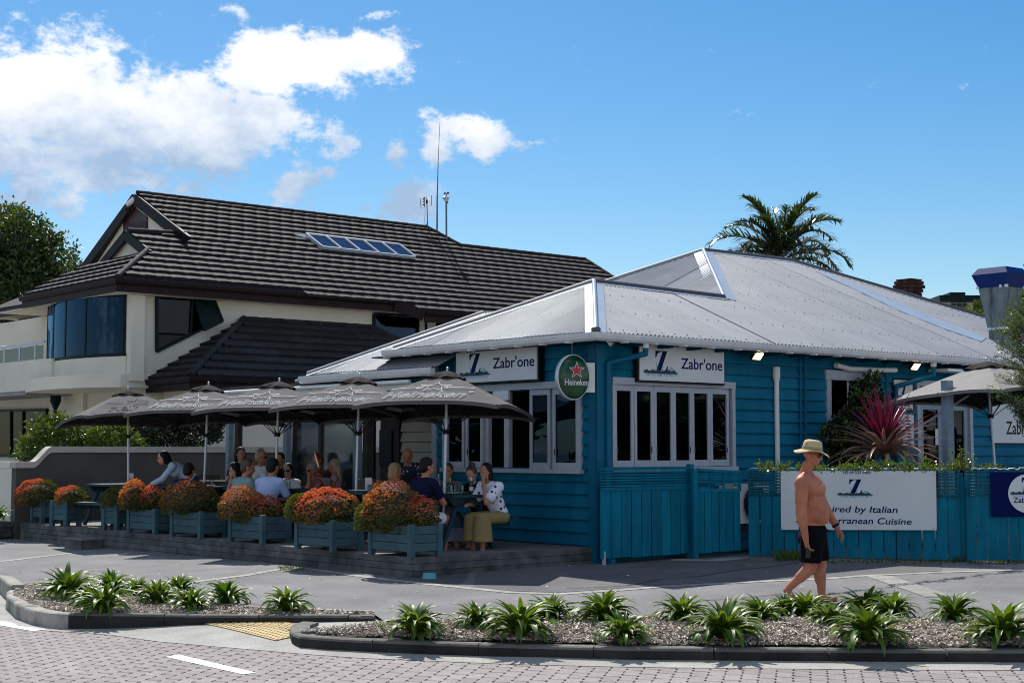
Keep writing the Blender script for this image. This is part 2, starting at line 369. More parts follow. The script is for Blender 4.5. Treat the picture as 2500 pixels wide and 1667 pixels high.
mGlassD = glassmat('dark_tinted_glass', (.10, .13, .15), .7, 0, .0, (.55, .62, .70, 1))
mGlassB = glassmat('blue_tinted_glass', (.03, .07, .11), .8, 0, .01, (.32, .60, 1, 1))
mGlassS = glassmat('skylight_glass', (.03, .07, .11), .9, 0, .06, (.5, .72, 1, 1))
mPlastic = glassmat('clear_plastic_blind', (.72, .78, .85), .8, .08, .05)
mGreenFr = mat('dark_green_joinery', (.003, .012, .012), .5, spec=.15)
mLampOn = emit('lit_lamp_lens', (1.0, .72, .32), 7.0)
mTurq = mat('turquoise_plastic', (.08, .38, .42), .35)
mSkin = [mat('tanned_skin', (.52, .205, .115), .5, (.38, .125, .072), 5, .06, 90, spec=.35), mat('fair_skin', (.55, .29, .20), .5, (.50, .24, .16), 9, spec=.3), mat('olive_skin', (.42, .20, .12), .5, (.36, .16, .09), 9, spec=.3), mat('sunburnt_skin', (.50, .20, .125), .5, (.43, .155, .09), 9, spec=.3)]
# ------------------------------------------------------------------ ground, road, pavement, kerbs
def lerp_poly(pts, x):
    if x <= pts[0][0]: return pts[0][1]
    for a, b in zip(pts[:-1], pts[1:]):
        if x <= b[0]: return a[1] + (b[1] - a[1]) * (x - a[0]) / max(1e-6, b[0] - a[0])
    return pts[-1][1]
b = MB(); b.ngon([(-1500, -600, -0.30), (1500, -600, -0.30), (1500, 1500, -0.30), (-1500, 1500, -0.30)])
kind(b.build('ground', mAsphalt), 'structure')
EDGE_PX = [(-300, 1474), (0, 1522), (121, 1536), (276, 1546), (400, 1563), (650, 1584), (760, 1593), (876, 1601.5), (1070, 1609.5), (1249, 1616.5), (1532, 1623.5), (1850, 1627), (2200, 1630), (2500, 1631), (2800, 1632)]
EDGE = [(p.x, p.y) for p in (atz(x, y, ROAD_Z) for x, y in EDGE_PX)]
EDGE = [(-80, EDGE[0][1] + 12)] + EDGE + [(80, EDGE[-1][1] + 6)]
b = MB(); b.ngon([(-80, -60, ROAD_Z - .012), (80, -60, ROAD_Z - .012), (80, 24, ROAD_Z - .012), (-80, 32, ROAD_Z - .012)])
road = kind(b.build('road', mJoint), 'structure')
# interlocking zigzag pavers: the 300 that show largest are single parts, the others one joined part
PA = math.radians(-11); pw, pl = .137, .30
zig = [(-.5, 0), (-.30, .075), (-.12, -.075), (.12, .075), (.30, -.075), (.5, 0)]
g = .0026
left = [(-pw / 2 + z * pw + g, y * pl + (.006 if y < 0 else -.006) * (abs(y) == .5)) for y, z in zig]
right = [(pw / 2 + z * pw - g, y * pl + (.006 if y < 0 else -.006) * (abs(y) == .5)) for y, z in zig]
pav_poly = left[::-1] + right
def paver_mesh(nm, tilt):
    q = MB(); n = len(pav_poly)
    top = [(x * .985, y * .99, .012 + x * tilt) for x, y in pav_poly]; bot = [(x, y, .004) for x, y in pav_poly]; low = [(x, y, -.01) for x, y in pav_poly]
    q.add(top, [tuple(range(n))]); q.add(bot + top, [(i, (i + 1) % n, n + (i + 1) % n, n + i) for i in range(n)])
    q.add(low + bot, [(i, (i + 1) % n, n + (i + 1) % n, n + i) for i in range(n)])
    return q
PM = [paver_mesh('paver', t) for t in (-.01, 0, .012)]
PMM = [q.mesh('paver', mPaver) for q in PM]
cells = []
ca, sa = math.cos(PA), math.sin(PA)
for i in range(-75, 76):
    for j in range(-20, 40):
        lx = i * pw; ly = (j + (i * .27) % 1.0) * pl
        x = lx * ca - ly * sa; y = 12.5 + lx * sa + ly * ca
        if y < 10.6 or abs(x) > .36 * y + 1.4: continue
        if y > lerp_poly(EDGE, x) + .14: continue
        cells.append((y if abs(x) < .345 * y and y > 11.7 else 99, x, y))
cells.sort()
stuff = MB()
for k, (q, x, y) in enumerate(cells):
    if k < 300:
        link('paver', PMM[k % 3], road, (x, y, ROAD_Z - .012), (0, 0, PA))
    else:
        src = PM[k % 3]
        stuff.add([(x + p[0] * ca - p[1] * sa, y + p[0] * sa + p[1] * ca, ROAD_Z - .012 + p[2]) for p in src.v], src.f)
kind(stuff.build('pavers', stained(mat('mauve_grey_paver_field', (.235, .205, .20), .88, (.29, .258, .25), 7, .25, 160, detail=8), .5, .82, 1.12), road), 'stuff')
b = MB()
for x0, x1, y0, y1 in ((-80, -6.5, -60, 13), (6.5, 80, -60, 12.5), (-6.5, 6.5, -60, 10.4)):
    b.ngon([(x0, y0, ROAD_Z), (x1, y0, ROAD_Z), (x1, y1, ROAD_Z), (x0, y1, ROAD_Z)])
b.build('outer_paving', mPaver, road)
# concrete channel and ramp between the beds
def zc(x, y):
    t = max(0, min(1, (x + 5.5) / 5.0)) * max(0, min(1, (y - lerp_poly(EDGE, x)) / .9)); return ROAD_Z + .004 + t * (.128)
FRONT_PX = [(-700, 1372), (-100, 1405), (0, 1419), (28, 1444), (97, 1442), (300, 1460), (660, 1489), (912, 1498), (951, 1525), (1125, 1523), (1393, 1511), (1587, 1508), (1900, 1502), (2195, 1508), (2600, 1509)]
PF = [(p.x, p.y) for p in (ground(x, y) for x, y in FRONT_PX)]
PF = [(-80, PF[0][1] + 10)] + PF + [(80, PF[-1][1])]
xs = sorted(set([round(p[0], 3) for p in PF] + [round(p[0], 3) for p in EDGE] + [-14 + .35 * i for i in range(90)] + [-60, -40, -25, 25, 40, 60]))
xs = [x for x in xs if -80 <= x <= 80]
b = MB(); K = 7
for a, c in zip(xs[:-1], xs[1:]):
    for k in range(K):
        q = []
        for x, kk in ((a, k), (c, k), (c, k + 1), (a, k + 1)):
            y0 = lerp_poly(EDGE, x) - .12; y1 = lerp_poly(PF, x) + .25; y = y0 + (y1 - y0) * kk / K
            q.append((x, y, zc(x, y)))
        b.add(q, [(0, 1, 2, 3)])
kind(b.build('channel', mConc), 'structure')
b = MB(); rows = [0, .5, 1, 2, 3.2, 4.5, 6, 8, 10, 14, 30, 200, 1200]
for a, c in zip(xs[:-1], xs[1:]):
    for r0, r1 in zip(rows[:-1], rows[1:]):
        q = []
        for x, r in ((a, r0), (c, r0), (c, r1), (a, r1)):
            y = lerp_poly(PF, x) + r; q.append((x, y, gz(y, x) + .004))
        b.add(q, [(0, 1, 2, 3)])
pavement = kind(b.build('pavement', mAsphalt), 'structure')
def ribbon(px, w, name, m, lift=.008, depthwise=False):
    pts = [ground(*p) for p in px]; q = MB(); out = []
    fine = []
    for a, c in zip(pts[:-1], pts[1:]):
        n = max(1, int((c - a).length / .5))
        for i in range(n): fine.append(a.lerp(c, i / n))
    fine.append(pts[-1])
    for i, p in enumerate(fine):
        t = (fine[min(i + 1, len(fine) - 1)] - fine[max(i - 1, 0)]); t.z = 0; t.normalize()
        s = V((-t.y, t.x, 0)) * w / 2 * RNG.uniform(.92, 1.08)
        out.append([(p + s), (p - s)])
    for a, c in zip(out[:-1], out[1:]):
        vs = [a[0], a[1], c[1], c[0]]; vs = [(v.x, v.y, gz(v.y, v.x) + lift) for v in vs]; q.add(vs, [(0, 1, 2, 3)])
    return kind(q.build(name, m), 'structure')
mStrip = mat('pale_paving_strip', (.36, .35, .315), .9, (.23, .225, .21), 6, .2, 80, detail=8)
ribbon([(-250, 1400), (0, 1371), (150, 1353), (250, 1342), (340, 1337)], .16, 'paving_strip', mStrip)
ribbon([(440, 1428), (484, 1420), (600, 1405), (683, 1390), (740, 1388), (945, 1416), (1110, 1433), (1250, 1447), (1366, 1451), (1500, 1442), (1614, 1433), (1850, 1420), (2016, 1413), (2112, 1406), (2306, 1397), (2600, 1390)], .15, 'paving_strip', mStrip, .009)
# dark newer asphalt beside the deck and the fence
q = MB(); P_ = [ground(*p) for p in ((960, 1413), (1250, 1443), (1366, 1447), (1614, 1429), (1850, 1417), (2060, 1407), (2300, 1394), (2300, 1375), (1830, 1368), (1690, 1362), (1460, 1342), (1250, 1372))]
q.ngon([(p.x, p.y, gz(p.y, p.x) + .0075) for p in P_])
kind(q.build('asphalt_patch', mAsphD), 'structure')
ribbon([(1640, 1367), (1740, 1369), (1818, 1363)], .28, 'door_step', mConc, .011)
ribbon([(2146, 1408), (2294, 1458)], .33, 'paving_strip', mStrip, .0085)
# band of paving bricks crossing the footpath
strip = kind(MB().build('brick_band', mConc), 'structure')
pa, pb = ground(2146, 1408), ground(2294, 1458)
n = 22; t = (pb - pa).normalized(); s = V((-t.y, t.x, 0)).normalized(); qb = MB()
L_ = (pb - pa).length / n
qb.obox(-V((t.x, t.y, 0)) * L_ * .485 - s * .16, V((t.x, t.y, 0)) * L_ * .97, s * .32, dZ * .02)
me = qb.mesh('paving_brick', mat('pale_paving_brick', (.34, .33, .30), .9, (.27, .26, .24), 8, .2, 80, rnd=.12))
for i in range(n):
    p = pa.lerp(pb, (i + .5) / n); link('paving_brick', me, strip, (p.x, p.y, gz(p.y, p.x) - .006))
# long cracks in the asphalt
mCrack = mat('crack_filler', (.03, .03, .032), .95)
for px in ([(1530, 1419), (1600, 1416), (1700, 1409), (1790, 1394), (1850, 1388), (1960, 1374)], [(1380, 1438), (1480, 1434), (1530, 1431), (1610, 1417)], [(1700, 1468), (1800, 1462), (1900, 1452)]):
    ribbon(px, .022, 'asphalt_crack', mCrack, .0125)
# painted dashes
for px in ([(405, 1603), (594, 1646), (624.6, 1641.5), (437, 1598)], [(-60, 1513), (0, 1526), (80, 1540), (120, 1535), (0, 1515), (-40, 1506)]):
    q = MB(); q.slab([atz(x, y, ROAD_Z + .001) for x, y in px], (0, 0, .004)); kind(q.build('road_marking', mPaint), 'structure')

def kerb(base, width, z0, z1, seglen, name, m, parent, side=1, flat=False, z0f=None):
    """kerb stones swept along a base line; each stone is a part"""
    fine = [V(base[0])]
    for a, c in zip(base[:-1], base[1:]):
        a, c = V(a), V(c); nn = max(1, int((c - a).length / .12))
        for i in range(1, nn + 1): fine.append(a.lerp(c, i / nn))
    nor = []
    for i in range(len(fine)):
        t = fine[min(i + 1, len(fine) - 1)] - fine[max(i - 1, 0)]; t.z = 0; t.normalize(); nor.append(V((-t.y, t.x, 0)) * side)
    d = 0; start = 0; i = 1
    while i < len(fine):
        d += (fine[i] - fine[i - 1]).length
        if d >= seglen or i == len(fine) - 1:
            q = MB(); prof = [(0, z0), (0, z1 - .028), (.008, z1 - .010), (.026, z1), (width, z1 - .004), (width, z0)]; rings = []
            jit = RNG.uniform(-.004, .004); zj = RNG.uniform(-.004, .004)
            for k in range(start, i + 1):
                p = fine[k].copy(); tt = (fine[min(k + 1, len(fine) - 1)] - fine[max(k - 1, 0)]).normalized()
                if k == start: p = p + tt * .006
                if k == i: p = p - tt * .006
                rings.append([(p.x + nor[k].x * (u + jit), p.y + nor[k].y * (u + jit), (z + zj)) for u, z in prof])
            nP = len(prof); vs = [v for r in rings for v in r]; fs = []
            for k in range(len(rings) - 1):
                for j in range(nP):
                    e = (k * nP + j, (k + 1) * nP + j, (k + 1) * nP + (j + 1) % nP, k * nP + (j + 1) % nP); fs.append(e if side > 0 else e[::-1])
            fs.append(tuple(range(nP))); fs.append(tuple(range((len(rings) - 1) * nP, len(rings) * nP))[::-1])
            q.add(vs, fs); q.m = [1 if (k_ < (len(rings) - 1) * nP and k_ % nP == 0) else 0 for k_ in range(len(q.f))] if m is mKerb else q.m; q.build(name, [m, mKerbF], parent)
            start = i; d = 0
        i += 1
def inside(poly, x, y):
    r = False; n = len(poly)
    for i in range(n):
        x0, y0 = poly[i][:2]; x1, y1 = poly[(i + 1) % n][:2]
        if (y0 > y) != (y1 > y) and x < (x1 - x0) * (y - y0) / (y1 - y0) + x0: r = not r
    return r
def mulch_bed(bed, poly, zfun, n, rng, size=1.0):
    q = MB(); N = 60
    x0 = min(p[0] for p in poly); x1 = max(p[0] for p in poly); y0 = min(p[1] for p in poly); y1 = max(p[1] for p in poly)
    st = .16
    i0 = int((x1 - x0) / st) + 1; j0 = int((y1 - y0) / st) + 1
    for i in range(i0):
        for j in range(j0):
            cx, cy = x0 + (i + .5) * st, y0 + (j + .5) * st
            if not inside(poly, cx, cy): continue
            vs = [(x, y, zfun(x, y) - .012) for x, y in ((cx - st / 2, cy - st / 2), (cx + st / 2, cy - st / 2), (cx + st / 2, cy + st / 2), (cx - st / 2, cy + st / 2))]
            q.add(vs, [(0, 1, 2, 3)])
    kind(q.build('soil', mSoil, bed), 'stuff')
    q = MB(); k = 0
    while k < n:
        x, y = rng.uniform(x0, x1), rng.uniform(y0, y1)
        if not inside(poly, x, y): continue
        k += 1
        l = rng.choice((.014, .018, .024, .032, .055)) * rng.uniform(.7, 1.3) * size; w = l * rng.uniform(.22, .5); t = w * .25
        a = rng.uniform(0, 6.28); e = rng.uniform(-.55, .55); r = rng.uniform(-.6, .6)
        R = Euler((r, e, a)).to_matrix(); c = V((x, y, zfun(x, y) + rng.uniform(-.006, .022)))
        vs = [c + R @ V(p) for p in ((-l / 2, 0, 0), (0, -w / 2, t), (l / 2, 0, 0), (0, w / 2, t), (0, 0, -t))]
        q.add(vs, [(0, 1, 2, 3), (0, 4, 1), (1, 4, 2), (2, 4, 3), (3, 4, 0)], rng.choice((0, 0, 0, 1, 1, 2, 3, 3)))
    kind(q.build('bark_mulch', mChip, bed), 'stuff')
# front planting bed along the road
FB_PX = [(733, 1547), (709, 1556), (706, 1567), (712, 1577), (730, 1584), (800, 1590), (876, 1594.5), (1070, 1603), (1200, 1608), (1366, 1612), (1532, 1617), (1850, 1620), (2200, 1622.5), (2500, 1624), (2800, 1625)]
fbase = [atz(x, y, ROAD_Z + .004) for x, y in FB_PX]
bed1 = thing('planting_bed', 'long kerbed bed of bark mulch and strap-leaved clumps along the brick road', 'planting bed', (1.5, 14.2, 0))
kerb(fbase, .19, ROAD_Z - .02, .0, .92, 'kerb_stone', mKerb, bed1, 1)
back_px = [(733, 1540), (951, 1528), (1125, 1527), (1393, 1516), (1587, 1513), (1900, 1508), (2195, 1514), (2800, 1515)]
bbase = [atz(x, y, .012) for x, y in back_px]
kerb(bbase, .10, -.1, .022, 1.2, 'edging_stone', mKerbW, bed1, -1)
inner = [(p.x, p.y + .17) for p in fbase[4:]] + [(p.x, p.y - .08) for p in bbase[::-1]]
def zb1(x, y): return .0 + .07 * max(0, 1 - ((y - lerp_poly([(p.x, p.y) for p in fbase[4:]], x) - 1.25) / 1.25) ** 2) + .012 * noise.noise((x * 2, y * 2, 0))
mulch_bed(bed1, inner, zb1, 52000, RNG)
# left planting bed
LB_PX = [(97, 1446), (55, 1450), (28, 1460), (15, 1470), (15, 1479), (40, 1504), (83, 1519), (120, 1525.5), (166, 1529)]
lb = [atz(x, y, -.10) for x, y in LB_PX]
lb2 = [atz(x, y, -.10 + .06 * i / 3) for i, (x, y) in enumerate(((166, 1529), (400, 1526), (660, 1523.5), (914, 1520)))]
bed2 = thing('planting_bed', 'wedge-shaped kerbed bed of bark mulch and strap-leaved clumps with rounded pale kerb at left', 'planting bed', (-4, 16.2, 0))
kerb(lb, .17, -.15, .03, 1.0, 'kerb_stone', mKerbW, bed2, 1)
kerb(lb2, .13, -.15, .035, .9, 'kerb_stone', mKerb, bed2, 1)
lbk = [ground(x, y) for x, y in ((97, 1441), (300, 1459), (660, 1487), (912, 1496))]
kerb([V((p.x, p.y, 0)) for p in lbk], .08, -.1, .05, 1.2, 'edging_stone', mKerbW, bed2, -1)
q = MB(); e0, e1 = lb2[-1], lbk[-1]; q.obox((e0.x - .02, e0.y + .001, -.15), V((e1.x - e0.x, e1.y - e0.y, 0)), V((-.12, .02, 0)), (0, 0, .182)); q.build('end_stone', mKerb, bed2)
inner2 = [(p.x + .1, p.y - .04) for p in lb[:5]] + [(p.x + .1, p.y + .12) for p in lb[5:8]] + [(p.x, p.y + .12) for p in lb2] + [(p.x, p.y - .06) for p in lbk[::-1]]
def zb2(x, y): return .005 + .012 * noise.noise((x * 2, y * 2, 5)) + .02
mulch_bed(bed2, inner2, zb2, 17000, RNG)
# pavement kerb far left
kp = [ground(x, y) for x, y in ((-260, 1398), (-100, 1408), (0, 1421), (26, 1442))]
lk = thing('kerb', 'pale concrete kerb at the footpath edge beyond the left planting bed', 'kerb', (kp[2].x, kp[2].y, 0))
kerb([V((p.x, p.y, 0)) for p in kp], .16, -.15, gz(19) + .01, 1.0, 'kerb_stone', mKerbW, lk, 1)
# tactile paving: raised studs on tiles
def tactile(name, px, m, step, label, ribs=False):
    P = [atz(x, y, -.05) for x, y in px]
    for _ in range(4): P = [atz(x, y, zc(p.x, p.y)) for (x, y), p in zip(px, P)]
    c = sum((p for p in P), V((0, 0, 0))) / len(P); o = thing(name, label, 'tactile paving', c)
    poly = [(p.x, p.y) for p in P]; q = MB(); u = (P[1] - P[0]); u.z = 0; L0 = u.length; u.normalize(); w = V((-u.y, u.x, 0))
    if (P[2] - P[1]).dot(w) < 0: w = -w
    W0 = abs((P[2] - P[1]).dot(w)) + abs((P[3] - P[0]).dot(w)); ts = .3
    st = MB()
    for i in range(-2, int(L0 / ts) + 3):
        for j in range(-1, int(W0 / ts) + 2):
            qq = [P[0] + u * ((i + a) * ts) + w * ((j + bq) * ts) for a, bq in ((.01, .01), (.99, .01), (.99, .99), (.01, .99))]
            cc = (qq[0] + qq[2]) / 2
            if not inside(poly, cc.x, cc.y): continue
            t = MB(); t.slab([(v.x, v.y, zc(v.x, v.y) + .004) for v in qq], (0, 0, .006)); t.build('tactile_tile', m, o)
            n = int(ts / step)
            for a in range(n):
                if ribs:
                    p0 = qq[0] + w * ((a + .5) * step) + u * .02; p1 = p0 + u * .26; zz = zc(p0.x, p0.y) + .012
                    st.bar((p0.x, p0.y, zz), (p1.x, p1.y, zc(p1.x, p1.y) + .012), .025, .008)
                else:
                    for e in range(n):
                        p = qq[0] + u * ((a + .5) * step) + w * ((e + .5) * step); z = zc(p.x, p.y) + .010
                        st.tube((p.x, p.y, z), (p.x, p.y, z + .007), .017, .011, 6)
    kind(st.build('tactile_stud', m, o), 'stuff')
tactile('tactile_paving', [(428, 1512), (665, 1559), (748, 1535), (585, 1508)], mTactile, .06, 'yellow studded tactile paving between the two planting beds')
tactile('tactile_paving', [(2120, 1506), (2290, 1507), (2270, 1482), (2130, 1476)], mTactileW, .05, 'pale yellow ribbed tactile paving behind the clumps at right', True)
# fallen white leaves and litter flecks on the footpath
q = MB()
for i in range(160):
    p = ground(RNG.uniform(0, 2500), RNG.uniform(1375, 1500)); s = RNG.uniform(.008, .025)
    if p.y < lerp_poly(PF, p.x) + .1: continue
    a = RNG.uniform(0, 6.28); z = gz(p.y, p.x) + .014
    q.add([(p.x + math.cos(a) * s, p.y + math.sin(a) * s, z), (p.x - math.sin(a) * s * .5, p.y + math.cos(a) * s * .5, z + .006), (p.x - math.cos(a) * s, p.y - math.sin(a) * s, z), (p.x + math.sin(a) * s * .5, p.y - math.cos(a) * s * .5, z)], [(0, 1, 2, 3)], RNG.choice((0, 0, 1, 3)))
o = kind(q.build('leaf_litter', mChip), 'stuff'); tag(o, 'pale flecks of leaf litter scattered over the grey asphalt', 'leaf litter')
# ------------------------------------------------------------------ writing and logos
def text_mesh(txt, m, depth=.003, outline=0.0, shear=0.0):
    cu = bpy.data.curves.new('lettering', 'FONT'); cu.body = txt; cu.size = 1.0; cu.shear = shear; cu.resolution_u = 4; cu.offset = 0.0 if outline else .010
    if outline:
        cu.fill_mode = 'NONE'; cu.bevel_depth = outline; cu.bevel_resolution = 0
    else: cu.extrude = .02
    o = bpy.data.objects.new('lettering', cu); COL.objects.link(o)
    bpy.context.view_layer.update()
    me = bpy.data.meshes.new_from_object(o.evaluated_get(bpy.context.evaluated_depsgraph_get()))
    bpy.data.objects.remove(o); me.materials.clear(); me.materials.append(m)
    return me
TXT = {}
def text_data(txt, outline=0.0, shear=0.0):
    k = (txt, outline, shear)
    if k not in TXT:
        me = text_mesh(txt, mNavy, outline=outline, shear=shear)
        vs = [tuple(v.co) for v in me.vertices]; fs = [tuple(p.vertices) for p in me.polygons]
        bpy.data.meshes.remove(me); TXT[k] = (vs, fs)
    return TXT[k]
def lettering(parent, txt, o, ux, uz, nrm, width, height, m, name='lettering', shear=0.0, bold=0):
    """txt so that its left baseline end is at o, scaled to width x cap height"""
    vs, fs = text_data(txt, 0.0, shear); x0 = min(v[0] for v in vs); x1 = max(v[0] for v in vs)
    H0 = .70; sx = width / (x1 - x0); sy = height / H0; q = MB()
    q.add([V(o) + ux * ((v[0] - x0) * sx) + uz * (v[1] * sy) + nrm * (.0035 if v[2] > 0 else .0005) for v in vs], fs)
    return q.build(name, m, parent)
def z_logo(parent, o, ux, uz, nrm, w, h, lw=None):
    """big serif Z rising from a small wooded island with a pale mountain and reflection; o = left end of the island waterline"""
    def pr(poly, d, q, lift=.0006):
        q.prism(poly, V(o) + nrm * lift, ux, uz, nrm * d)
    q = MB(); pr([(.60 * w, .0), (.66 * w, .16 * h), (.72 * w, .22 * h), (.77 * w, .30 * h), (.82 * w, .295 * h), (.87 * w, .2 * h), (.93 * w, .12 * h), (1.0 * w, 0)], .001, q)
    pr([(.25 * w, 0), (.33 * w, .2 * h), (.36 * w, .12 * h), (.40 * w, 0)], .001, q); pr([(0, 0), (.02 * w, .13 * h), (.06 * w, .17 * h), (.1 * w, 0)], .001, q)
    pr([(.37 * w, .2 * h), (.355 * w, .52 * h), (.43 * w, .28 * h), (.42 * w, .1 * h)], .001, q); pr([(.5 * w, .12 * h), (.55 * w, .33 * h), (.57 * w, .36 * h), (.54 * w, .15 * h)], .001, q)
    q.build('logo_mountain', mMount, parent)
    q = MB(); pts = [(.01 * w, -.025 * h)]; r2 = random.Random(3); N = 40
    for i in range(N + 1):
        t = i / N; e = .055 + .06 * abs(math.sin(t * 19)) + r2.uniform(0, .05)
        if .58 < t < .63 or t > .97: e = .02
        pts.append(((.03 + .93 * t) * w, e * h))
    pts.append((1.0 * w, -.02 * h)); pts.append((.5 * w, -.035 * h)); pr(pts, .0022, q); q.build('logo_island', mIsle, parent)
    q = MB(); pts = [(.03 * w, -.035 * h), (.97 * w, -.035 * h)]
    for i in range(21):
        t = 1 - i / 20; pts.append(((.05 + .88 * t) * w, -(.075 + .05 * abs(math.sin(t * 16)) + r2.uniform(0, .05)) * h))
    pr(pts, .0012, q); q.build('logo_reflection', mRefl, parent)
    q = MB(); zx, zw, zb, zh = .345 * w, .33 * w, .02 * h, .98 * h
    def zp(poly, d): q.prism([(zx + a * zw, zb + c * zh) for a, c in poly], V(o) + nrm * .0006, ux, uz, nrm * d)
    zp([(0, 1), (1, 1), (.95, .95), (.42, .955), (.2, .88), (.05, .68), (0, .68)], .0014)
    zp([(.62, .97), (1, .985), (.42, .02), (.02, .0)], .0018)
    zp([(.0, .0), (1.0, .0), (1.06, .30), (1.0, .31), (.86, .12), (.62, .05), (.2, .05)], .0016)
    q.build('logo_letter', mNavy, parent)

# ------------------------------------------------------------------ blue weatherboard restaurant
E0 = V((1.162, 20.805, 0))
def bl(R, L, z=0): return E0 + dR * R + dL * L + dZ * z
ZG = 3.34; PT = .44
nS = dR.cross(dL + dZ * PT).normalized()                      # front slope normal
if nS.z < 0: nS = -nS
ES = bl(0, 0, ZG)
def onS(px, py): return atp(px, py, ES, nS)
house = thing('restaurant_building', 'single-storey blue weatherboard restaurant with pale corrugated iron hip roof', 'building', bl(4, 3))
def wl(px, py):                                                # left wall: (L, z)
    p = atp(px, py, bl(.45, 0), dR) - E0; return p.dot(dL), p.z
def wr(px, py):                                                # right wall: (R, z)
    p = atp(px, py, bl(0, .45), dL) - E0; return p.dot(dR), p.z
def PL(s, z, out=0): return bl(.45 - out, s, z)
def PR(s, z, out=0): return bl(s, .45 - out, z)
def wall_cells(Pf, s0, s1, z0, z1, holes, parent, name, m, thick=.08):
    ss = sorted(set([s0, s1] + [h[0] for h in holes] + [h[1] for h in holes])); zs = sorted(set([z0, z1] + [h[2] for h in holes] + [h[3] for h in holes]))
    q = MB()
    for a, c in zip(ss[:-1], ss[1:]):
        for d, e in zip(zs[:-1], zs[1:]):
            if any(h[0] <= (a + c) / 2 <= h[1] and h[2] <= (d + e) / 2 <= h[3] for h in holes): continue
            if a < s0 - 1e-6 or c > s1 + 1e-6 or d < z0 - 1e-6 or e > z1 + 1e-6: continue
            o = Pf(a, d, -.002); q.obox(o, Pf(c, d, -.002) - o, Pf(a, e, -.002) - o, Pf(a, d, -thick) - o)
    return q.build(name, m, parent)
def weatherboards(Pf, s0, s1, z0, z1, holes, parent, m, h=.18, t0=.006, t1=.040, maxlen=4.2, rng=RNG):
    z = z0
    while z < z1 - .02:
        zt = min(z + h, z1); zc_ = (z + zt) / 2; segs = [(s0, s1)]
        for H_ in holes:
            if H_[2] < zc_ < H_[3]:
                new = []
                for a, c in segs:
                    if H_[1] <= a or H_[0] >= c: new.append((a, c)); continue
                    if H_[0] > a: new.append((a, H_[0]))
                    if H_[1] < c: new.append((H_[1], c))
                segs = new
        for a, c in segs:
            k = max(1, math.ceil((c - a) / maxlen)); cuts = [a] + sorted(a + (c - a) * (i + rng.uniform(-.2, .2)) / k for i in range(1, k)) + [c]
            for p, r in zip(cuts[:-1], cuts[1:]):
                if r - p < .02: continue
                q = MB(); p += .0015; r -= .0015
                A = [Pf(p, z + .013, 0), Pf(p, z + .013, t1), Pf(p, z + .028, t1 + .002), Pf(p, zt, t0), Pf(p, zt, 0)]
                B_ = [Pf(r, z + .013, 0), Pf(r, z + .013, t1), Pf(r, z + .028, t1 + .002), Pf(r, zt, t0), Pf(r, zt, 0)]
                n = 5; fs = [(i, n + i, n + (i + 1) % n, (i + 1) % n) for i in range(n)] + [tuple(range(n)), tuple(range(n, 2 * n))[::-1]]
                if (B_[0] - A[0]).cross(A[1] - A[0]).dot(dZ) > 0: fs = [f[::-1] for f in fs]
                q.add(A + B_, fs); q.build('weatherboard', m, parent)
        z += h
def wbox(q, Pf, s0, s1, z0, z1, o0, o1, mi=0):
    o = Pf(s0, z0, o0); q.obox(o, Pf(s1, z0, o0) - o, Pf(s0, z1, o0) - o, Pf(s0, z0, o1) - o, mi)
# openings
LWs0, LWs1 = wl(1424, 1100)[0], wl(1088, 1100)[0]; LWz0, LWz1 = wl(1300, 1146)[1], wl(1300, 948)[1]
RWs0, RWs1 = wr(1490, 1100)[0], wr(1788, 1100)[0]; RWz0, RWz1 = wr(1640, 1141)[1], wr(1640, 941)[1]
SWs0, SWs1 = wr(2014, 1000)[0], wr(2121, 1000)[0]; SWz1 = wr(2068, 906)[1]; SWz0 = SWz1 - 1.75
DRs0, DRs1 = wr(2233, 1000)[0], wr(2368, 1000)[0]; DRz1 = wr(2300, 945)[1]
LEND = 4.16; REND = 13.5
holesL = [(LWs0 + .03, LWs1 - .03, LWz0 + .03, LWz1 - .03)]
holesR = [(RWs0 + .03, RWs1 - .03, RWz0 + .03, RWz1 - .03), (SWs0 + .1, SWs1 - .1, SWz0 + .1, SWz1 - .1), (DRs0 + .05, DRs1 - .05, .1, DRz1 - .05)]
wall_cells(PL, .45, LEND, .1, 3.22, holesL, house, 'wall', mBlue); wall_cells(PR, .53, REND, .1, 3.22, holesR, house, 'wall', mBlue)
weatherboards(PL, .60, LEND, .340, 3.22, [(LWs0 - .005, LWs1 + .005, LWz0 - .06, LWz1 + .05)], house, mBlue)
weatherboards(PR, .60, REND, .160, 3.22, [(RWs0 - .005, RWs1 + .005, RWz0 - .06, RWz1 + .05), (SWs0, SWs1, SWz0, SWz1), (DRs0, DRs1, .1, DRz1)], house, mBlue)
q = MB(); wbox(q, PL, .42, .595, .12, 3.215, 0, .042); q.build('corner_board', mBlueTrim, house)
q = MB(); wbox(q, PR, .408, .595, .12, 3.215, 0, .042); q.build('corner_board', mBlueTrim, house)
q = MB(); wbox(q, PL, LEND - .02, LEND + .10, .34, 3.215, -.1, .06); q.build('corner_post', mPost, house)
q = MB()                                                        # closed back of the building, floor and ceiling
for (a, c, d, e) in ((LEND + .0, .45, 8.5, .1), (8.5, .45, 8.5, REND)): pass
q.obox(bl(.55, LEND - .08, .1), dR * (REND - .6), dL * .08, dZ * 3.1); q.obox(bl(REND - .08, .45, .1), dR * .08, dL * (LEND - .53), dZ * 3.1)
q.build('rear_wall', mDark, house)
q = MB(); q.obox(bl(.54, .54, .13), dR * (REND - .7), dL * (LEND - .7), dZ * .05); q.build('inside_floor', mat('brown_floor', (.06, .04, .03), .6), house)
q = MB(); q.obox(bl(.02, .02, 3.225), dR * 13.4, dL * 5.4, dZ * .02); q.build('soffit', mBlueDark, house)
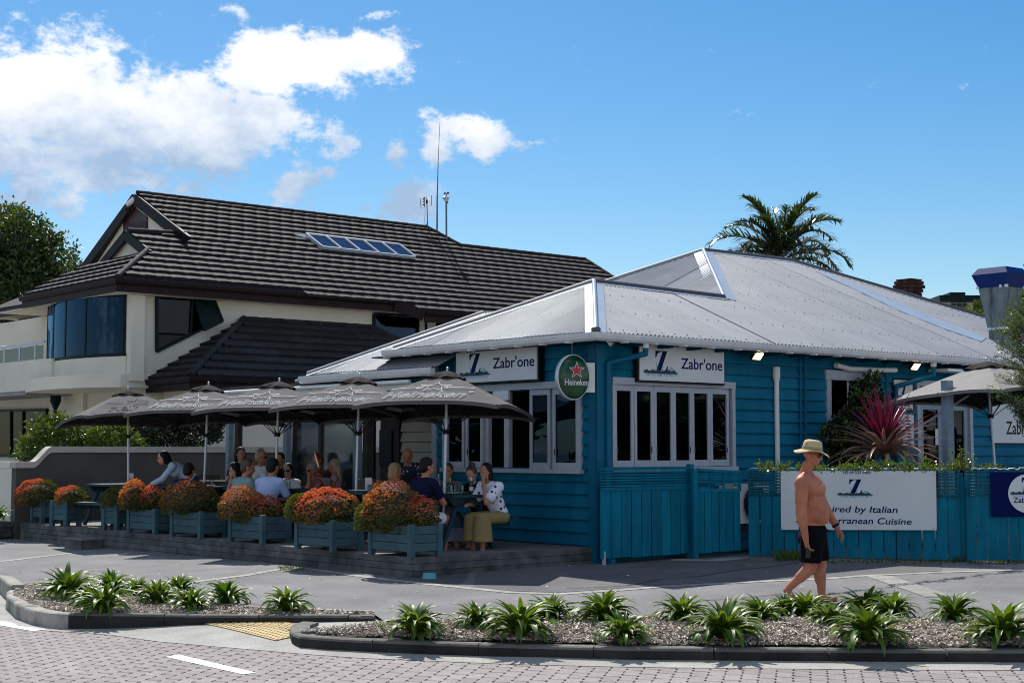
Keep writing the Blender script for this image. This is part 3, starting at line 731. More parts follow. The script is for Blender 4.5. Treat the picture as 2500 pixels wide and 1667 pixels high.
# dining furniture seen dimly through the windows: a counter and shelf
q = MB(); q.obox(bl(2.0, 2.6, .18), dR * 3.2, dL * .5, dZ * 1.0); q.build('bar_counter', mBrown, house)

def corrugated(poly, u, dn, nrm, parent, name, m, sheet=.76, wave=.088, amp=.015, screws=True, rows=(.12, 1.0, 1.9, 2.8, 3.7, 4.6, 5.5, 6.4)):
    """iron sheets over polygon; u along the eave, dn down the slope"""
    o = poly[0]; P2 = [((p - o).dot(u), (p - o).dot(dn)) for p in poly]; n = len(P2)
    u0 = min(p[0] for p in P2); u1 = max(p[0] for p in P2); vmax = max(p[1] for p in P2)
    def spans(x):
        r = []
        for i in range(n):
            a, c = P2[i], P2[(i + 1) % n]
            if (a[0] > x) != (c[0] > x): r.append(a[1] + (c[1] - a[1]) * (x - a[0]) / (c[0] - a[0]))
        r.sort(); return [(r[i], r[i + 1]) for i in range(0, len(r) - 1, 2)]
    st = wave / 8; k = 0; sc_ = MB()
    while u0 + k * sheet < u1:
        a = u0 + k * sheet; cend = min(a + sheet + .02, u1); q = MB(); x = a + 1e-4; prev = None; lift = .005 * (k % 2) + RNG.uniform(0, .003)
        while True:
            sp = spans(x); h = amp * math.sin(2 * math.pi * x / wave) + lift
            cur = [[o + u * x + dn * v + nrm * h for v in s] for s in sp]
            if prev is not None and len(prev) == len(cur):
                for s, t in zip(prev, cur): q.add([s[0], s[1], t[1], t[0]], [(0, 1, 2, 3)], 0, True)
            prev = cur
            if x >= cend - 1e-6: break
            x = min(x + st, cend - 1e-4) if x + st > cend - 1e-4 and x < cend - 2e-4 else x + st
            if x > cend: break
        if q.f: q.build('roof_sheet', m, parent)
        k += 1
    if screws:
        x = u0 + .1
        while x < u1:
            sp = spans(x)
            for rr in rows:
                v = vmax - rr
                if any(s[0] + .12 < v < s[1] - .04 for s in sp):
                    p = o + u * x + dn * v + nrm * (amp + .002); sc_.tube(p - nrm * .006, p + nrm * .003, .0075, .007, 6)
            x += wave * (3 if True else 4)
        if sc_.f: kind(sc_.build('roof_screw', mScrew, parent), 'stuff')
A = onS(1450, 690); Bp = onS(1717, 613); B2 = onS(1930, 638); HB = onS(1768, 729)
RE = bl(11.2, 0, ZG); LE = bl(0, 4.78, ZG)
roof = hold('roof', mIron, house)
dnS = -(dL + dZ * PT).normalized()
# right hip goes down at 45 degrees in plan from the ridge end
tB = (B2 - ES); r_h = tB.dot(dR) + tB.dot(dL); RE = bl(r_h, 0, ZG)
corrugated([ES, RE, B2, Bp, HB, A], dR, dnS, nS, roof, 'roof_sheet', mIron)
def plane_n(a, c, d):
    n = (c - a).cross(d - a).normalized(); return n if n.z > 0 else -n
nA = plane_n(ES, LE, A); dnA = nA.cross(dL).normalized(); dnA = dnA if dnA.z < 0 else -dnA
corrugated([ES, LE, A], dL, dnA, nA, roof, 'roof_sheet', mIronW)
BLb = V((Bp.x, Bp.y, Bp.z)) - dR * 6.0 + dL * 6.0 * .95; BLb.z = Bp.z - 6.0 * PT
HBx = Bp + (HB - Bp) * 1.01
nB = plane_n(Bp, HBx, BLb); dnB = nB.cross(dL).normalized(); dnB = dnB if dnB.z < 0 else -dnB
corrugated([Bp, HBx, BLb], dL, dnB, nB, roof, 'roof_sheet', mIronW)
# rear slopes close the roof
q = MB(); bk = dL + dZ * -PT
A2 = A + dR * 9; LE2 = LE
q.slab([A, LE, LE + dR * 9, A2 - dZ * .02], (0, 0, -.02)); e = 6.0
q.slab([Bp, BLb, B2 + dL * e - dZ * e * PT + dR * 1.0, B2], (0, 0, -.02))
RB = RE + dL * 11; q.slab([B2, RE, RB], (0, 0, -.02)); roof.data = q.mesh('roof', mIron, offset_of(roof))
# flashings and caps
def strip_on(a, c, wdir, nrm, w, name, m, lift=.016, w0=0.0):
    q = MB(); o = a + nrm * lift + wdir * w0; q.obox(o, c - a, wdir * (w - w0), nrm * .006); return q.build(name, m, roof)
def inpl(a, c, nrm, toward):
    d = nrm.cross(c - a).normalized(); return d if d.dot(toward) > 0 else -d
dn_ = inpl(ES, A, nA, dL); strip_on(ES, A, dn_, nA, .15, 'hip_flashing', mFlash)
dn_ = inpl(ES, A, nS, dR); strip_on(ES, A, dn_, nS, .15, 'hip_flashing', mFlash)
q = MB(); q.tube(ES + dZ * .03, A + dZ * .035, .035, .035, 10); q.build('hip_roll', mFlash, roof)
q = MB(); q.ball(ES + dZ * .03, (.07, .07, .05)); q.build('hip_end', mScrew, roof)
dn_ = inpl(LE, A, nA, -dL); strip_on(LE, A, dn_, nA, .15, 'barge_flashing', mIronW)
q = MB(); q.tube(LE + dZ * .035, A + dZ * .04, .03, .03, 8); q.build('barge_roll', mIronW, roof)
q = MB(); q.tube(A + dZ * .04, HB + dZ * .05, .028, .028, 8); q.build('ridge_cap', mScrew, roof)
dn_ = inpl(A, HB, nS, dnS); strip_on(A, HB, dn_, nS, .13, 'ridge_flashing', mFlash)
dn_ = inpl(HB, Bp, nB, dL); strip_on(HB, Bp, dn_, nB, .2, 'hip_flashing', mFlash)
dn_ = inpl(HB, Bp, nS, dR); strip_on(HB, Bp, dn_, nS, .2, 'hip_flashing', mFlash)
q = MB(); q.tube(HB + dZ * .03, Bp + dZ * .035, .035, .035, 10); q.build('hip_roll', mFlash, roof)
q = MB(); q.tube(Bp + dZ * .04, B2 + dZ * .04, .03, .03, 8); q.tube(B2 + dZ * .04, RE + dZ * .05, .03, .03, 8); q.build('ridge_cap', mScrew, roof)
dn_ = inpl(Bp, B2, nS, dnS); strip_on(Bp, B2, dn_, nS, .14, 'ridge_flashing', mFlash)
dn_ = inpl(B2, RE, nS, -dR); strip_on(B2, RE, dn_, nS, .12, 'ridge_flashing', mFlash)
q = MB(); q.tube(Bp + dZ * .035, BLb + dZ * .035, .03, .03, 8); q.build('barge_roll', mIronW, roof)
up = [onS(x, y) for x, y in ((1990, 662), (2100, 703), (2200, 744), (2300, 786), (2408, 826))]; lo = [onS(x, y) for x, y in ((1992, 666), (2100, 715), (2200, 763), (2300, 803), (2395, 836))]
q = MB()
for i in range(4): q.slab([up[i] + nS * .018, up[i + 1] + nS * .018, lo[i + 1] + nS * .018, lo[i] + nS * .018], nS * .006)
q.build('valley_flashing', mFlash, roof)
for px, py in ((1976, 732), (1962, 752), (1922, 783)):          # patches of worn paint
    q = MB(); p = onS(px, py) + nS * .014; q.obox(p, dR * .06, dL * .02, nS * .003); q.build('worn_patch', mIronW, roof)
# gutters
def gutter(pts, outs, name, m, ztop, parent, h=.105, w=.115):
    prof = [(0, 0), (.0, -h), (w * .55, -h), (w * .85, -h * .72), (w, -h * .3), (w * 1.03, .005), (w * .9, .005), (w * .88, -.02)]
    rings = [[p + o_ * a + dZ * (ztop + z) for a, z in prof] for p, o_ in zip(pts, outs)]
    for i in range(len(pts) - 1):
        q = MB(); n = len(prof); q.add(rings[i] + rings[i + 1], [(j, (j + 1) % n, n + (j + 1) % n, n + j) for j in range(n)] + [tuple(range(n)), tuple(range(n, 2 * n))[::-1]])
        q.build(name, m, parent)
gutter([bl(.03, 5.0), bl(.03, .03), bl(r_h + .2, .03)], [-dR, -dR - dL, -dL], 'gutter', mGutter, ZG - .015, house)
q = MB()
for k in range(9): q.obox(bl(-.088, .5 + k * .55, ZG - .135), dL * .05, dR * .12, dZ * .02)
for k in range(18): q.obox(bl(.5 + k * .6, -.088, ZG - .135), dR * .05, dL * .12, dZ * .02)
kind(q.build('gutter_bracket', mGutter, house), 'stuff')
q = MB()
for k in range(18): q.obox(bl(.9 + k * .62, .03, 3.185), dR * .05, dL * .36, dZ * .04)
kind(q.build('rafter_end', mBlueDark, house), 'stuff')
# downpipes
def pr(px, py, out): s, z = wr(px, py); return PR(s, z, out)
s_dp, z_dp = wr(1476, 890); s_o = wr(1528, 850)[0]
q = MB(); q.path([PR(s_o, 3.16, .40), PR(s_o, 3.08, .40), PR(s_dp, z_dp + .02, .075), PR(s_dp, z_dp - .08, .075), PR(s_dp, .3, .075)], .04, 12); q.build('downpipe', mBlueTrim, house)
q = MB(); q.tube(PR(s_o, 3.245, .40), PR(s_o, 3.16, .40), .06, .048, 12); q.build('gutter_outlet', mWhite, house)
s_w = wr(1887, 1000)[0]
q = MB(); q.tube(PR(s_w, 2.98, .08), PR(s_w, .2, .08), .04, .04, 12); q.build('downpipe', mWhite, house)
q = MB(); q.tube(PR(s_w, 2.80, .08), PR(s_w, 2.86, .08), .045, .06, 12); q.tube(PR(s_w, 2.86, .08), PR(s_w, 3.02, .08), .06, .06, 12); q.build('rain_head', mWhite, house)
for px in (1949, 1961, 2160):
    s = wr(px, 1000)[0]; q = MB(); q.tube(PR(s, 3.2, .045), PR(s, .3, .045), .018, .018, 8); q.build('conduit', mBlueTrim, house)
s2 = wr(2231, 890)[0]; s3 = wr(2178, 930)[0]
q = MB(); q.path([PR(s2, 3.16, .40), PR(s2, 3.0, .40), PR(s3, 2.8, .075), PR(s3, .3, .075)], .042, 12); q.build('downpipe', mBlueTrim, house)
q = MB(); q.tube(PR(s2, 3.245, .40), PR(s2, 3.15, .40), .06, .05, 12); q.build('gutter_outlet', mWhite, house)
# windows
def bifold(Pf, s0, s1, z0, z1, panes, name, label, head=.10, openp=(), glass=None, zsill=None):
    w = hold(name, mGrey, house); first = True
    q = MB(); lo_, hi = min(s0, s1), max(s0, s1)
    wbox(q, Pf, lo_ - .01, hi + .01, z1 - .015, z1 + .085, 0, .075); w.data = q.mesh(name, mGrey, offset_of(w))
    for a, c in ((lo_ - .01, lo_ + .06), (hi - .06, hi + .01)):
        q = MB(); wbox(q, Pf, a, c, z0, z1 - .016, -.05, .065); q.build('jamb', mGrey, w)
    q = MB(); wbox(q, Pf, lo_ - .03, hi + .03, z0 - .05, z0 + .012, -.06, .10); q.build('sill', mGrey, w)
    zb, zt = z0 + .015, z1 - .02
    for i, (a, c) in enumerate(panes):
        a, c = min(a, c), max(a, c); left_ = a - .055; right_ = c + .055; br = .095; tr = .085; zl = RNG.uniform(-.006, .006)
        ss = hold('sash', mGrey, w)
        q = MB(); d0, d1 = -.01, .038
        wbox(q, Pf, left_ + .003, a, zb + zl, zt, d0, d1); wbox(q, Pf, c, right_ - .003, zb + zl, zt, d0, d1)
        wbox(q, Pf, a, c, zb + zl, zb + br + zl, d0, d1 - .001); wbox(q, Pf, a, c, zt - tr, zt, d0, d1 - .001)
        ss.data = q.mesh('sash', mGrey, offset_of(ss)); 
        if i not in openp:
            q = MB(); wbox(q, Pf, a, c, zb + br + zl, zt - tr, .010, .014); q.build('pane', glass or mGlassD, w)
        q = MB(); e = c if i % 2 else a
        wbox(q, Pf, e - .007, e + .007, zb + .20, zb + .29, .038, .045); q.build('hinge' if i % 2 else 'bolt', mBlack if i % 2 else mSteel, w)
    return w
pn = [(1502, 1537), (1551, 1586), (1599, 1634), (1646, 1680), (1691, 1724), (1736, 1770)]
bifold(PR, RWs0, RWs1, RWz0, RWz1, [(wr(a, 1050)[0], wr(c, 1050)[0]) for a, c in pn], 'folding_window', '')
pn = [(1098, 1132), (1146, 1177), (1303, 1341), (1359, 1410)]
lw = bifold(PL, LWs0, LWs1, LWz0, LWz1, [(wl(a, 1050)[0], wl(c, 1050)[0]) for a, c in pn], 'folding_window', '', glass=mGlassB)
for a, c in ((1182, 1190), (1228, 1240), (1292, 1298)):
    q = MB(); s = wl(a, 1050)[0]; t = wl(c, 1050)[0]; wbox(q, PL, min(s, t), max(s, t), LWz0, LWz1, -.09, -.02); q.build('folded_sash', mGrey, lw)
q = MB(); s, t = wl(1215, 950)[0], wl(1253, 950)[0]; wbox(q, PL, min(s, t), max(s, t), wl(1234, 977)[1], LWz1 - .02, .06, .10); q.build('speaker_box', mWhite, lw)
# sash window with white casing, mostly hidden by the climber
w = MB(); wbox(w, PR, SWs0, SWs0 + .11, SWz0, SWz1 - .16, -.02, .055); wbox(w, PR, SWs1 - .11, SWs1, SWz0, SWz1 - .16, -.02, .055); wbox(w, PR, SWs0 - .03, SWs1 + .03, SWz1 - .16, SWz1, -.02, .065); wbox(w, PR, SWs0 - .03, SWs1 + .03, SWz0 - .06, SWz0, -.02, .09)
sw = w.build('sash_window', mGrey, house)
q = MB(); m_ = (SWs0 + SWs1) / 2; wbox(q, PR, m_ - .012, m_ + .012, SWz0, SWz1 - .16, .0, .03); wbox(q, PR, SWs0 + .11, SWs1 - .11, SWz0 + .8, SWz0 + .84, .0, .031); q.build('glazing_bar', mWhite, sw)
q = MB(); wbox(q, PR, SWs0 + .11, SWs1 - .11, SWz0, SWz1 - .16, .008, .012); q.build('pane', mGlassD, sw)
# rolled white cover below the eave
q = MB(); q.path([PR(wr(2026, 890)[0], wr(2026, 892)[1], .12), PR(wr(2060, 900)[0], wr(2060, 901)[1], .12), PR(wr(2130, 904)[0], wr(2130, 904)[1], .12), PR(wr(2172, 904)[0], wr(2172, 904)[1], .12)], .045, 10); q.build('rolled_blind', mWhite, house)
# door at the right
d = MB(); wbox(d, PR, DRs0, DRs0 + .09, .15, DRz1, -.05, .06); wbox(d, PR, DRs1 - .09, DRs1, .15, DRz1, -.05, .06); wbox(d, PR, DRs0 - .02, DRs1 + .02, DRz1, DRz1 + .1, -.05, .07)
m0 = wr(2302, 1000)[0]; wbox(d, PR, m0 - .05, m0 + .05, .15, DRz1, -.05, .055)
door = d.build('door_frame', mGrey, house)
for a, c in ((DRs0 + .09, m0 - .05), (m0 + .05, DRs1 - .09)):
    q = MB(); zt = DRz1 - .28
    wbox(q, PR, a + .005, a + .13, .16, zt, -.03, .02); wbox(q, PR, c - .13, c - .005, .16, zt, -.03, .02); wbox(q, PR, a + .13, c - .13, .16, .45, -.03, .019); wbox(q, PR, a + .13, c - .13, zt - .13, zt, -.03, .019); wbox(q, PR, a + .005, c - .005, zt, zt + .06, -.04, .03)
    q.build('door', mPost, door)
    q = MB(); wbox(q, PR, a + .13, c - .13, .45, zt - .13, -.008, -.004); wbox(q, PR, a + .005, c - .005, zt + .06, DRz1, -.008, -.004); q.build('pane', mGlassD, door)
q = MB(); s = wr(2292, 1060)[0]; wbox(q, PR, s - .13, s + .1, wr(2292, 1086)[1], wr(2292, 1047)[1], .012, .016); q.build('notice', mSignW, door)
# fascia sheet over the verandah door
q = MB(); q.obox(PR(wr(2255, 905)[0], 3.08, .5), dR * 3.0, dL * .4, dZ * .05); q.build('door_canopy', mWhite, house)
# brick chimney behind the ridge
cb = aty(2220, 735, 33.0); ch = hold('chimney', mBrick, house)
yaw = math.atan2(dR.y, dR.x); row = 0; z = cb.z - 1.0
def brick_ring(q_parent, z, s, m):
    h = .085; n = 3
    for k in range(4):
        ux = [dR, dL, -dR, -dL][k]; uy = [dL, -dR, -dL, dR][k]; o = V((cb.x, cb.y, z)) - ux * s / 2 - uy * s / 2
        off = (row % 2) * .5; 
        for i in range(n):
            L0 = (s - .11) / n; q = MB(); q.obox(o + ux * (L0 * i + .005) , ux * (L0 - .01), uy * .10, dZ * (h - .012)); q.build('brick', m, q_parent)
q = MB(); q.box((cb.x, cb.y, cb.z - .62), (.30, .30, 1.6), yaw); ch.data = q.mesh('chimney', mat('grey_mortar', (.10, .09, .08), .95), offset_of(ch))
while z < cb.z + .12: brick_ring(ch, z, .40, mBrick); z += .085; row += 1
for s, hh in ((.44, .08), (.50, .08), (.46, .08)): brick_ring(ch, z, s, mBrick); z += .085; row += 1
q = MB(); q.prism([(-.2, -.2), (.2, -.2), (.2, .2), (-.2, .2)], (cb.x, cb.y, z), dR, dL, dZ * .03); q.build('chimney_cap', mBrick, ch)
# kitchen exhaust duct at the right end of the roof
b0 = onS(2446, 838); ex = thing('exhaust_vent', 'tapered galvanised kitchen exhaust duct with glossy blue cap on iron roof', 'vent', b0)
ppm = 3680 / b0.y
def frus(q, z0, s0, z1, s1):
    vs = []
    for z, s in ((z0, s0), (z1, s1)):
        for a, c in ((-1, -1), (1, -1), (1, 1), (-1, 1)): vs.append(V((b0.x, b0.y, z)) + dR * a * s / 2 + dL * c * s / 2)
    q.add(vs, [(0, 3, 2, 1), (4, 5, 6, 7), (0, 1, 5, 4), (1, 2, 6, 5), (2, 3, 7, 6), (3, 0, 4, 7)])
def zz(py): return aty(2446, py, b0.y).z
q = MB(); frus(q, zz(870), .36, zz(806), .345); q.build('duct_base', mSteel, ex)
q = MB(); frus(q, zz(805), .37, zz(704), .60); q.build('duct', mSteel, ex)
q = MB(); frus(q, zz(806), .39, zz(800), .39); q.build('flange', mAlu, ex)
q = MB(); frus(q, zz(703), .60, zz(672), .78); frus(q, zz(671.9), .78, zz(656), .60); cap = q.build('cap', mCapBlue, ex)
for a, c in ((-.3, -.31), (.3, -.31), (-.31, .3), (-.31, -.2)):
    q = MB(); q.box(V((b0.x, b0.y, zz(703))) + dR * a + dL * c, (.05, .05, .05), yaw); q.build('bracket', mAlu, ex)
# ------------------------------------------------------------------ signs on the walls
def wall_sign(name, label, Pf, s0, s1, z0, z1, d, flip=False):
    """panel hung proud of the wall; text reads left to right as seen from outside"""
    c = Pf((s0 + s1) / 2, z0, 0); o = thing(name, label, 'sign', c)
    q = MB(); a, b_ = min(s0, s1), max(s0, s1); wbox(q, Pf, a - .03, b_ + .03, z0 - .03, z1 + .03, .04, d - .02); q.build('sign_box', mBlack, o)
    q = MB(); wbox(q, Pf, a, b_, z0, z1, d - .02, d); q.build('sign_panel', mSignW, o)
    og = Pf(s0, z0, d); ux = (Pf(s1, z0, d) - og); w = ux.length; ux.normalize(); n = (Pf(s0, z0, d + 1) - Pf(s0, z0, d)).normalized()
    return o, og, ux, n, w, z1 - z0
s0, z1 = wl(1134, 854); s1, _ = wl(1331, 838.5); z0 = wl(1330, 926)[1]; z1 = (z1 + wl(1331, 838.5)[1]) / 2
def big_sign(a):
    o, og, ux, n, w, h = a
    z_logo(o, og + ux * .035 * w + dZ * h * .215, ux, dZ, n, w * .41, h * .62)
    lettering(o, "Zabr'one", og + ux * .475 * w + dZ * h * .37, ux, dZ, n, w * .50, h * .30, mNavy)
big_sign(wall_sign('shop_sign', "white sign with navy Z logo on the left blue wall above the open folding window", PL, s0, s1, z0, z1, .17))
s0, z1 = wr(1544, 840); s1, zb = wr(1749.5, 853.5); z0 = (wr(1545, 928)[1] + wr(1750, 937)[1]) / 2
big_sign(wall_sign('shop_sign', "white sign with navy Z logo on the right blue wall above the closed folding window", PR, s0, s1, z0, (z1 + zb) / 2, .15))
s0 = wr(2177, 960)[0]; s1 = wr(2221, 960)[0]; z1 = wr(2199, 928)[1]; z0 = wr(2199, 1000)[1]
o, og, ux, n, w, h = wall_sign('wall_sign', 'small upright white sign with Z logo and telephone number left of the door', PR, s0, s1, z0, z1, .06)
z_logo(o, og + ux * .06 * w + dZ * h * .42, ux, dZ, n, w * .86, h * .45)
for i, t in enumerate(("Tel: 09 532 9980", "Inspired by Italian", "& Mediterranean Cuisine")):
    ww = (.66, .7, .9)[i]; lettering(o, t, og + ux * w * (1 - ww) / 2 + dZ * h * (.22 - .1 * i), ux, dZ, n, w * ww, h * .055, mNavy)
z1 = wr(2199, 1011)[1]; z0 = wr(2199, 1090)[1]
o, og, ux, n, w, h = wall_sign('wall_sign', 'lower upright white notice board behind the red cordyline', PR, s0, s1 + .02, z0, z1, .06)
q = MB(); r3 = random.Random(5)
for i in range(9):
    for j in range(2): q.prism([(.08 * w + j * .45 * w, h * (.08 + .1 * i)), (.08 * w + j * .45 * w + w * r3.uniform(.2, .36), h * (.08 + .1 * i)), (.08 * w + j * .45 * w + w * .3, h * (.115 + .1 * i)), (.08 * w + j * .45 * w, h * (.115 + .1 * i))], og + n * .0006, ux, dZ, n * .001)
q.build('menu_print', mNavy, o)
s0 = wr(2416, 1000)[0]; s1 = s0 + 2.0; z1 = wr(2440, 972)[1]; z0 = wr(2440, 1081)[1]
o, og, ux, n, w, h = wall_sign('wall_sign', "large white sign lettered in black at the right edge behind the olive tree", PR, s0, s1, z0, z1, .06)
lettering(o, "Zabr'one", og + ux * .22 * w + dZ * h * .2, ux, dZ, n, w * .6, h * .29, mBlack)
# floodlights
for (px, py, lab) in ((1815, 872, 'lit square floodlight under the eave right of the Z sign'), (2200, 897, 'lit square floodlight under the eave near the door downpipe')):
    s, z = wr(px, py); c = PR(s, z, .30); o = thing('floodlight', lab, 'lamp', c, 'lit floodlights under the eave')
    n = (-dL * .75 - dZ * .62).normalized(); u = dR; v = n.cross(u)
    q = MB(); q.obox(c - u * .105 - v * .075 - n * .06, u * .21, v * .15, n * .055); q.build('housing', mBlack, o)
    q = MB(); q.obox(c - u * .085 - v * .058 - n * .003, u * .17, v * .116, n * .008); q.build('lens', mLampOn, o)
    q = MB(); q.bar(c - n * .06, PR(s, 3.22, .2), .03, .015); q.build('bracket', mBlack, o)
# small spotlights
for (Pf, wf, px, py, lab, dx) in ((PL, wl, 1176, 855, 'small silver spotlight hanging in front of the left Z sign', -1), (PR, wr, 1447, 836, 'small brass-rimmed spotlight under the eave corner beside the oval sign', 1)):
    s, z = wf(px, py); c = Pf(s, z, .33); o = thing('spotlight', lab, 'lamp', c); ax = V((dx * .6, -.2, -.7)).normalized()
    q = MB(); q.tube(c - ax * .05, c + ax * .07, .032, .042, 12); q.build('barrel', mAlu, o)
    q = MB(); q.tube(c + ax * .070, c + ax * .076, .044, .044, 12); q.build('rim', mat('brass_rim', (.55, .42, .16), .35, metal=.7), o)
    q = MB(); q.tube(c - ax * .04, V((c.x, c.y, 3.235)), .010, .010, 8); q.build('stem', mSteel, o)
# oval hanging sign
c = aty(1397, 921, bl(.45, .75).y - .38); o = thing('oval_sign', 'glossy green oval beer sign with red star hanging at the blue corner', 'sign', c)
n = (-dL * .93 - dR * .37).normalized(); u = V((-n.y, n.x, 0)); a_, b_ = .245, .325
def oval(q, scale, off, bulge, seg=40):
    rings = []
    for k in range(5):
        t = k / 4; rr = scale * math.cos(t * math.pi / 2 * .98); rings.append([c + u * (math.cos(2 * math.pi * i / seg) * a_ * rr) + dZ * (math.sin(2 * math.pi * i / seg) * b_ * rr) + n * (off + bulge * math.sin(t * math.pi / 2)) for i in range(seg)])
    vs = [v for r in rings for v in r]; fs = [(k * seg + i, k * seg + (i + 1) % seg, (k + 1) * seg + (i + 1) % seg, (k + 1) * seg + i) for k in range(4) for i in range(seg)]
    q.add(vs, fs + [tuple(range(4 * seg, 5 * seg))], 0, True)
q = MB(); oval(q, .955, .061, .045); oval(q, .955, -.061, -.045); q.build('oval_face', mGreenS, o)
q = MB(); seg = 40
vs = [c + u * math.cos(2 * math.pi * i / seg) * a_ * r + dZ * math.sin(2 * math.pi * i / seg) * b_ * r + n * off for r, off in ((1, .05), (1, -.05), (.95, -.066), (.95, .066)) for i in range(seg)]
q.add(vs, [(k * seg + i, k * seg + (i + 1) % seg, ((k + 1) % 4) * seg + (i + 1) % seg, ((k + 1) % 4) * seg + i) for k in range(4) for i in range(seg)], 0, True); q.build('rim', mAlu, o)
def star(q, cx, cy, r, d, lift):
    for i in range(5):
        pts = [(0, 0)] + [(cx * 0 + rr * math.sin(an), rr * math.cos(an)) for rr, an in ((r * .40, 2 * math.pi * (i - .5) / 5), (r, 2 * math.pi * i / 5), (r * .40, 2 * math.pi * (i + .5) / 5))]
        q.prism([(cx + p[0], cy + p[1]) for p in pts], c + n * lift, u, dZ, n * d)
q = MB(); star(q, .03, .095, .128, .002, .1055); q.build('star_outline', mWhite, o)
q = MB(); star(q, .03, .095, .105, .003, .1068); q.build('star', mRed, o)
vs, fs = text_data('Heineken'); x0 = min(v[0] for v in vs); x1 = max(v[0] for v in vs); q = MB(); pts = []
for v in vs:
    x = (v[0] - x0) / (x1 - x0) * .36 - .15; y = v[1] * .125 - .115; e = min(1, (x / a_) ** 2 + (y / b_) ** 2)
    pts.append(c + u * x + dZ * y + n * (.064 + .043 * math.sqrt(max(0, 1 - e * .9)) + (.004 if v[2] > 0 else 0)))
q.add(pts, fs); q.build('lettering', mWhite, o)
q = MB(); p = PL(wl(1439, 920)[0], 0, .03); q.obox(c - n * .012 + u * .20 - dZ * .21, u * .14, dZ * .42, n * .024); q.build('mounting_plate', mWhite, o)
q = MB(); q.tube(c + dZ * .31, c + dZ * .62, .010, .010, 8); q.build('hanging_rod', mSteel, o)
q = MB(); q.path([c + u * .24 - dZ * .04, c + u * .33 - dZ * .10, c + u * .40 - dZ * .05, c + u * .41 + dZ * .05], .008, 6); q.build('cable', mBlack, o)
# ------------------------------------------------------------------ verandah wing of the restaurant
ver = hold('verandah', mWhite, house)
e0, e1 = bl(0, 7.35, 3.02), bl(0, 3.6, 3.02); t0, t1 = bl(2.2, 3.6, 3.02 + 2.2 * .48), bl(2.2, 5.15, 3.02 + 2.2 * .48)
nV = plane_n(e0, e1, t0); dnV = nV.cross(dL).normalized(); dnV = dnV if dnV.z < 0 else -dnV
corrugated([e1, e0, t1, t0], dL, dnV, nV, ver, 'roof_sheet', mIronW, screws=False)
q = MB(); q.tube(e0 + dZ * .035, t1 + dZ * .035, .03, .03, 8); q.obox(e0 + nV * .016, t1 - e0, inpl(e0, t1, nV, -dL) * .14, nV * .006); q.build('barge_flashing', mIronW, ver)
gutter([bl(.03, 7.55), bl(.03, 3.7)], [-dR, -dR], 'gutter', mGutter, 3.0, ver, .12, .09)
q = MB(); q.obox(bl(.18, 4.15, 2.66), dL * 1.9, dR * .04, dZ * .26); q.build('fascia_board', mTeal, ver)
q = MB(); q.obox(bl(.02, 4.3, 2.68), dL * 6.1, dR * .07, dZ * .10); q.build('verandah_beam', mWhite, ver)
q = MB(); q.tube(bl(-.03, 4.3, 2.80), bl(-.03, 10.4, 2.80), .035, .035, 10); q.build('blind_roller', mWhite, ver)
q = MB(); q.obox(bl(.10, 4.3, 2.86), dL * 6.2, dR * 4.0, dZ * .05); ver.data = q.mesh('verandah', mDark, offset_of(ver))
for L_, in ((5.83,), (8.03,), (10.07,)):
    q = MB(); q.obox(bl(-.02, L_ - .05, DECK_Z), dL * .11, dR * .11, dZ * 2.34); q.build('post', mPost, ver)
    q = MB(); q.obox(bl(.09, L_ - .20, DECK_Z), dL * .13, dR * .10, dZ * 2.34); q.build('post', mBrown, ver)
q = MB(); q.obox(bl(.06, 7.0, DECK_Z), dL * .08, dR * .08, dZ * 2.34); q.build('mullion', mBrown, ver)
q = MB(); q.obox(bl(.09, 6.05, DECK_Z + .25), dL * .93, dR * .004, dZ * 2.0); q.build('clear_blind', mPlastic, ver)
q = MB(); q.obox(bl(.09, 7.09, DECK_Z + .25), dL * .85, dR * .004, dZ * 2.0); q.build('clear_blind', mPlastic, ver)
def onR(px, py, R): p = atp(px, py, bl(R, 0), dR) - E0; return p.dot(dL), p.z
Rb = 2.4; la, lb_ = onR(1060, 1050, Rb)[0], onR(976, 1050, Rb)[0]
q = MB(); q.obox(bl(Rb + .06, 4.0, DECK_Z), dL * 4.6, dR * .1, dZ * 2.6); q.build('rear_wall', mBrown, ver)
PBk = lambda s, z, out=0: bl(Rb + .055 - out, s, z)
weatherboards(PBk, la, lb_, DECK_Z, 2.7, [], ver, mCreamB, h=.19)
q = MB(); wbox(q, PBk, lb_ + .02, lb_ + .14, DECK_Z, 2.65, 0, .06); wbox(q, PBk, lb_ + .85, lb_ + .95, DECK_Z, 2.65, 0, .06); wbox(q, PBk, lb_ + .14, lb_ + .85, 2.3, 2.4, 0, .06); q.build('door_frame', mBrown, ver)
q = MB(); wbox(q, PBk, lb_ + .3, lb_ + .7, 1.4, 2.1, .0, .03); q.build('menu_board', mBlack, ver)

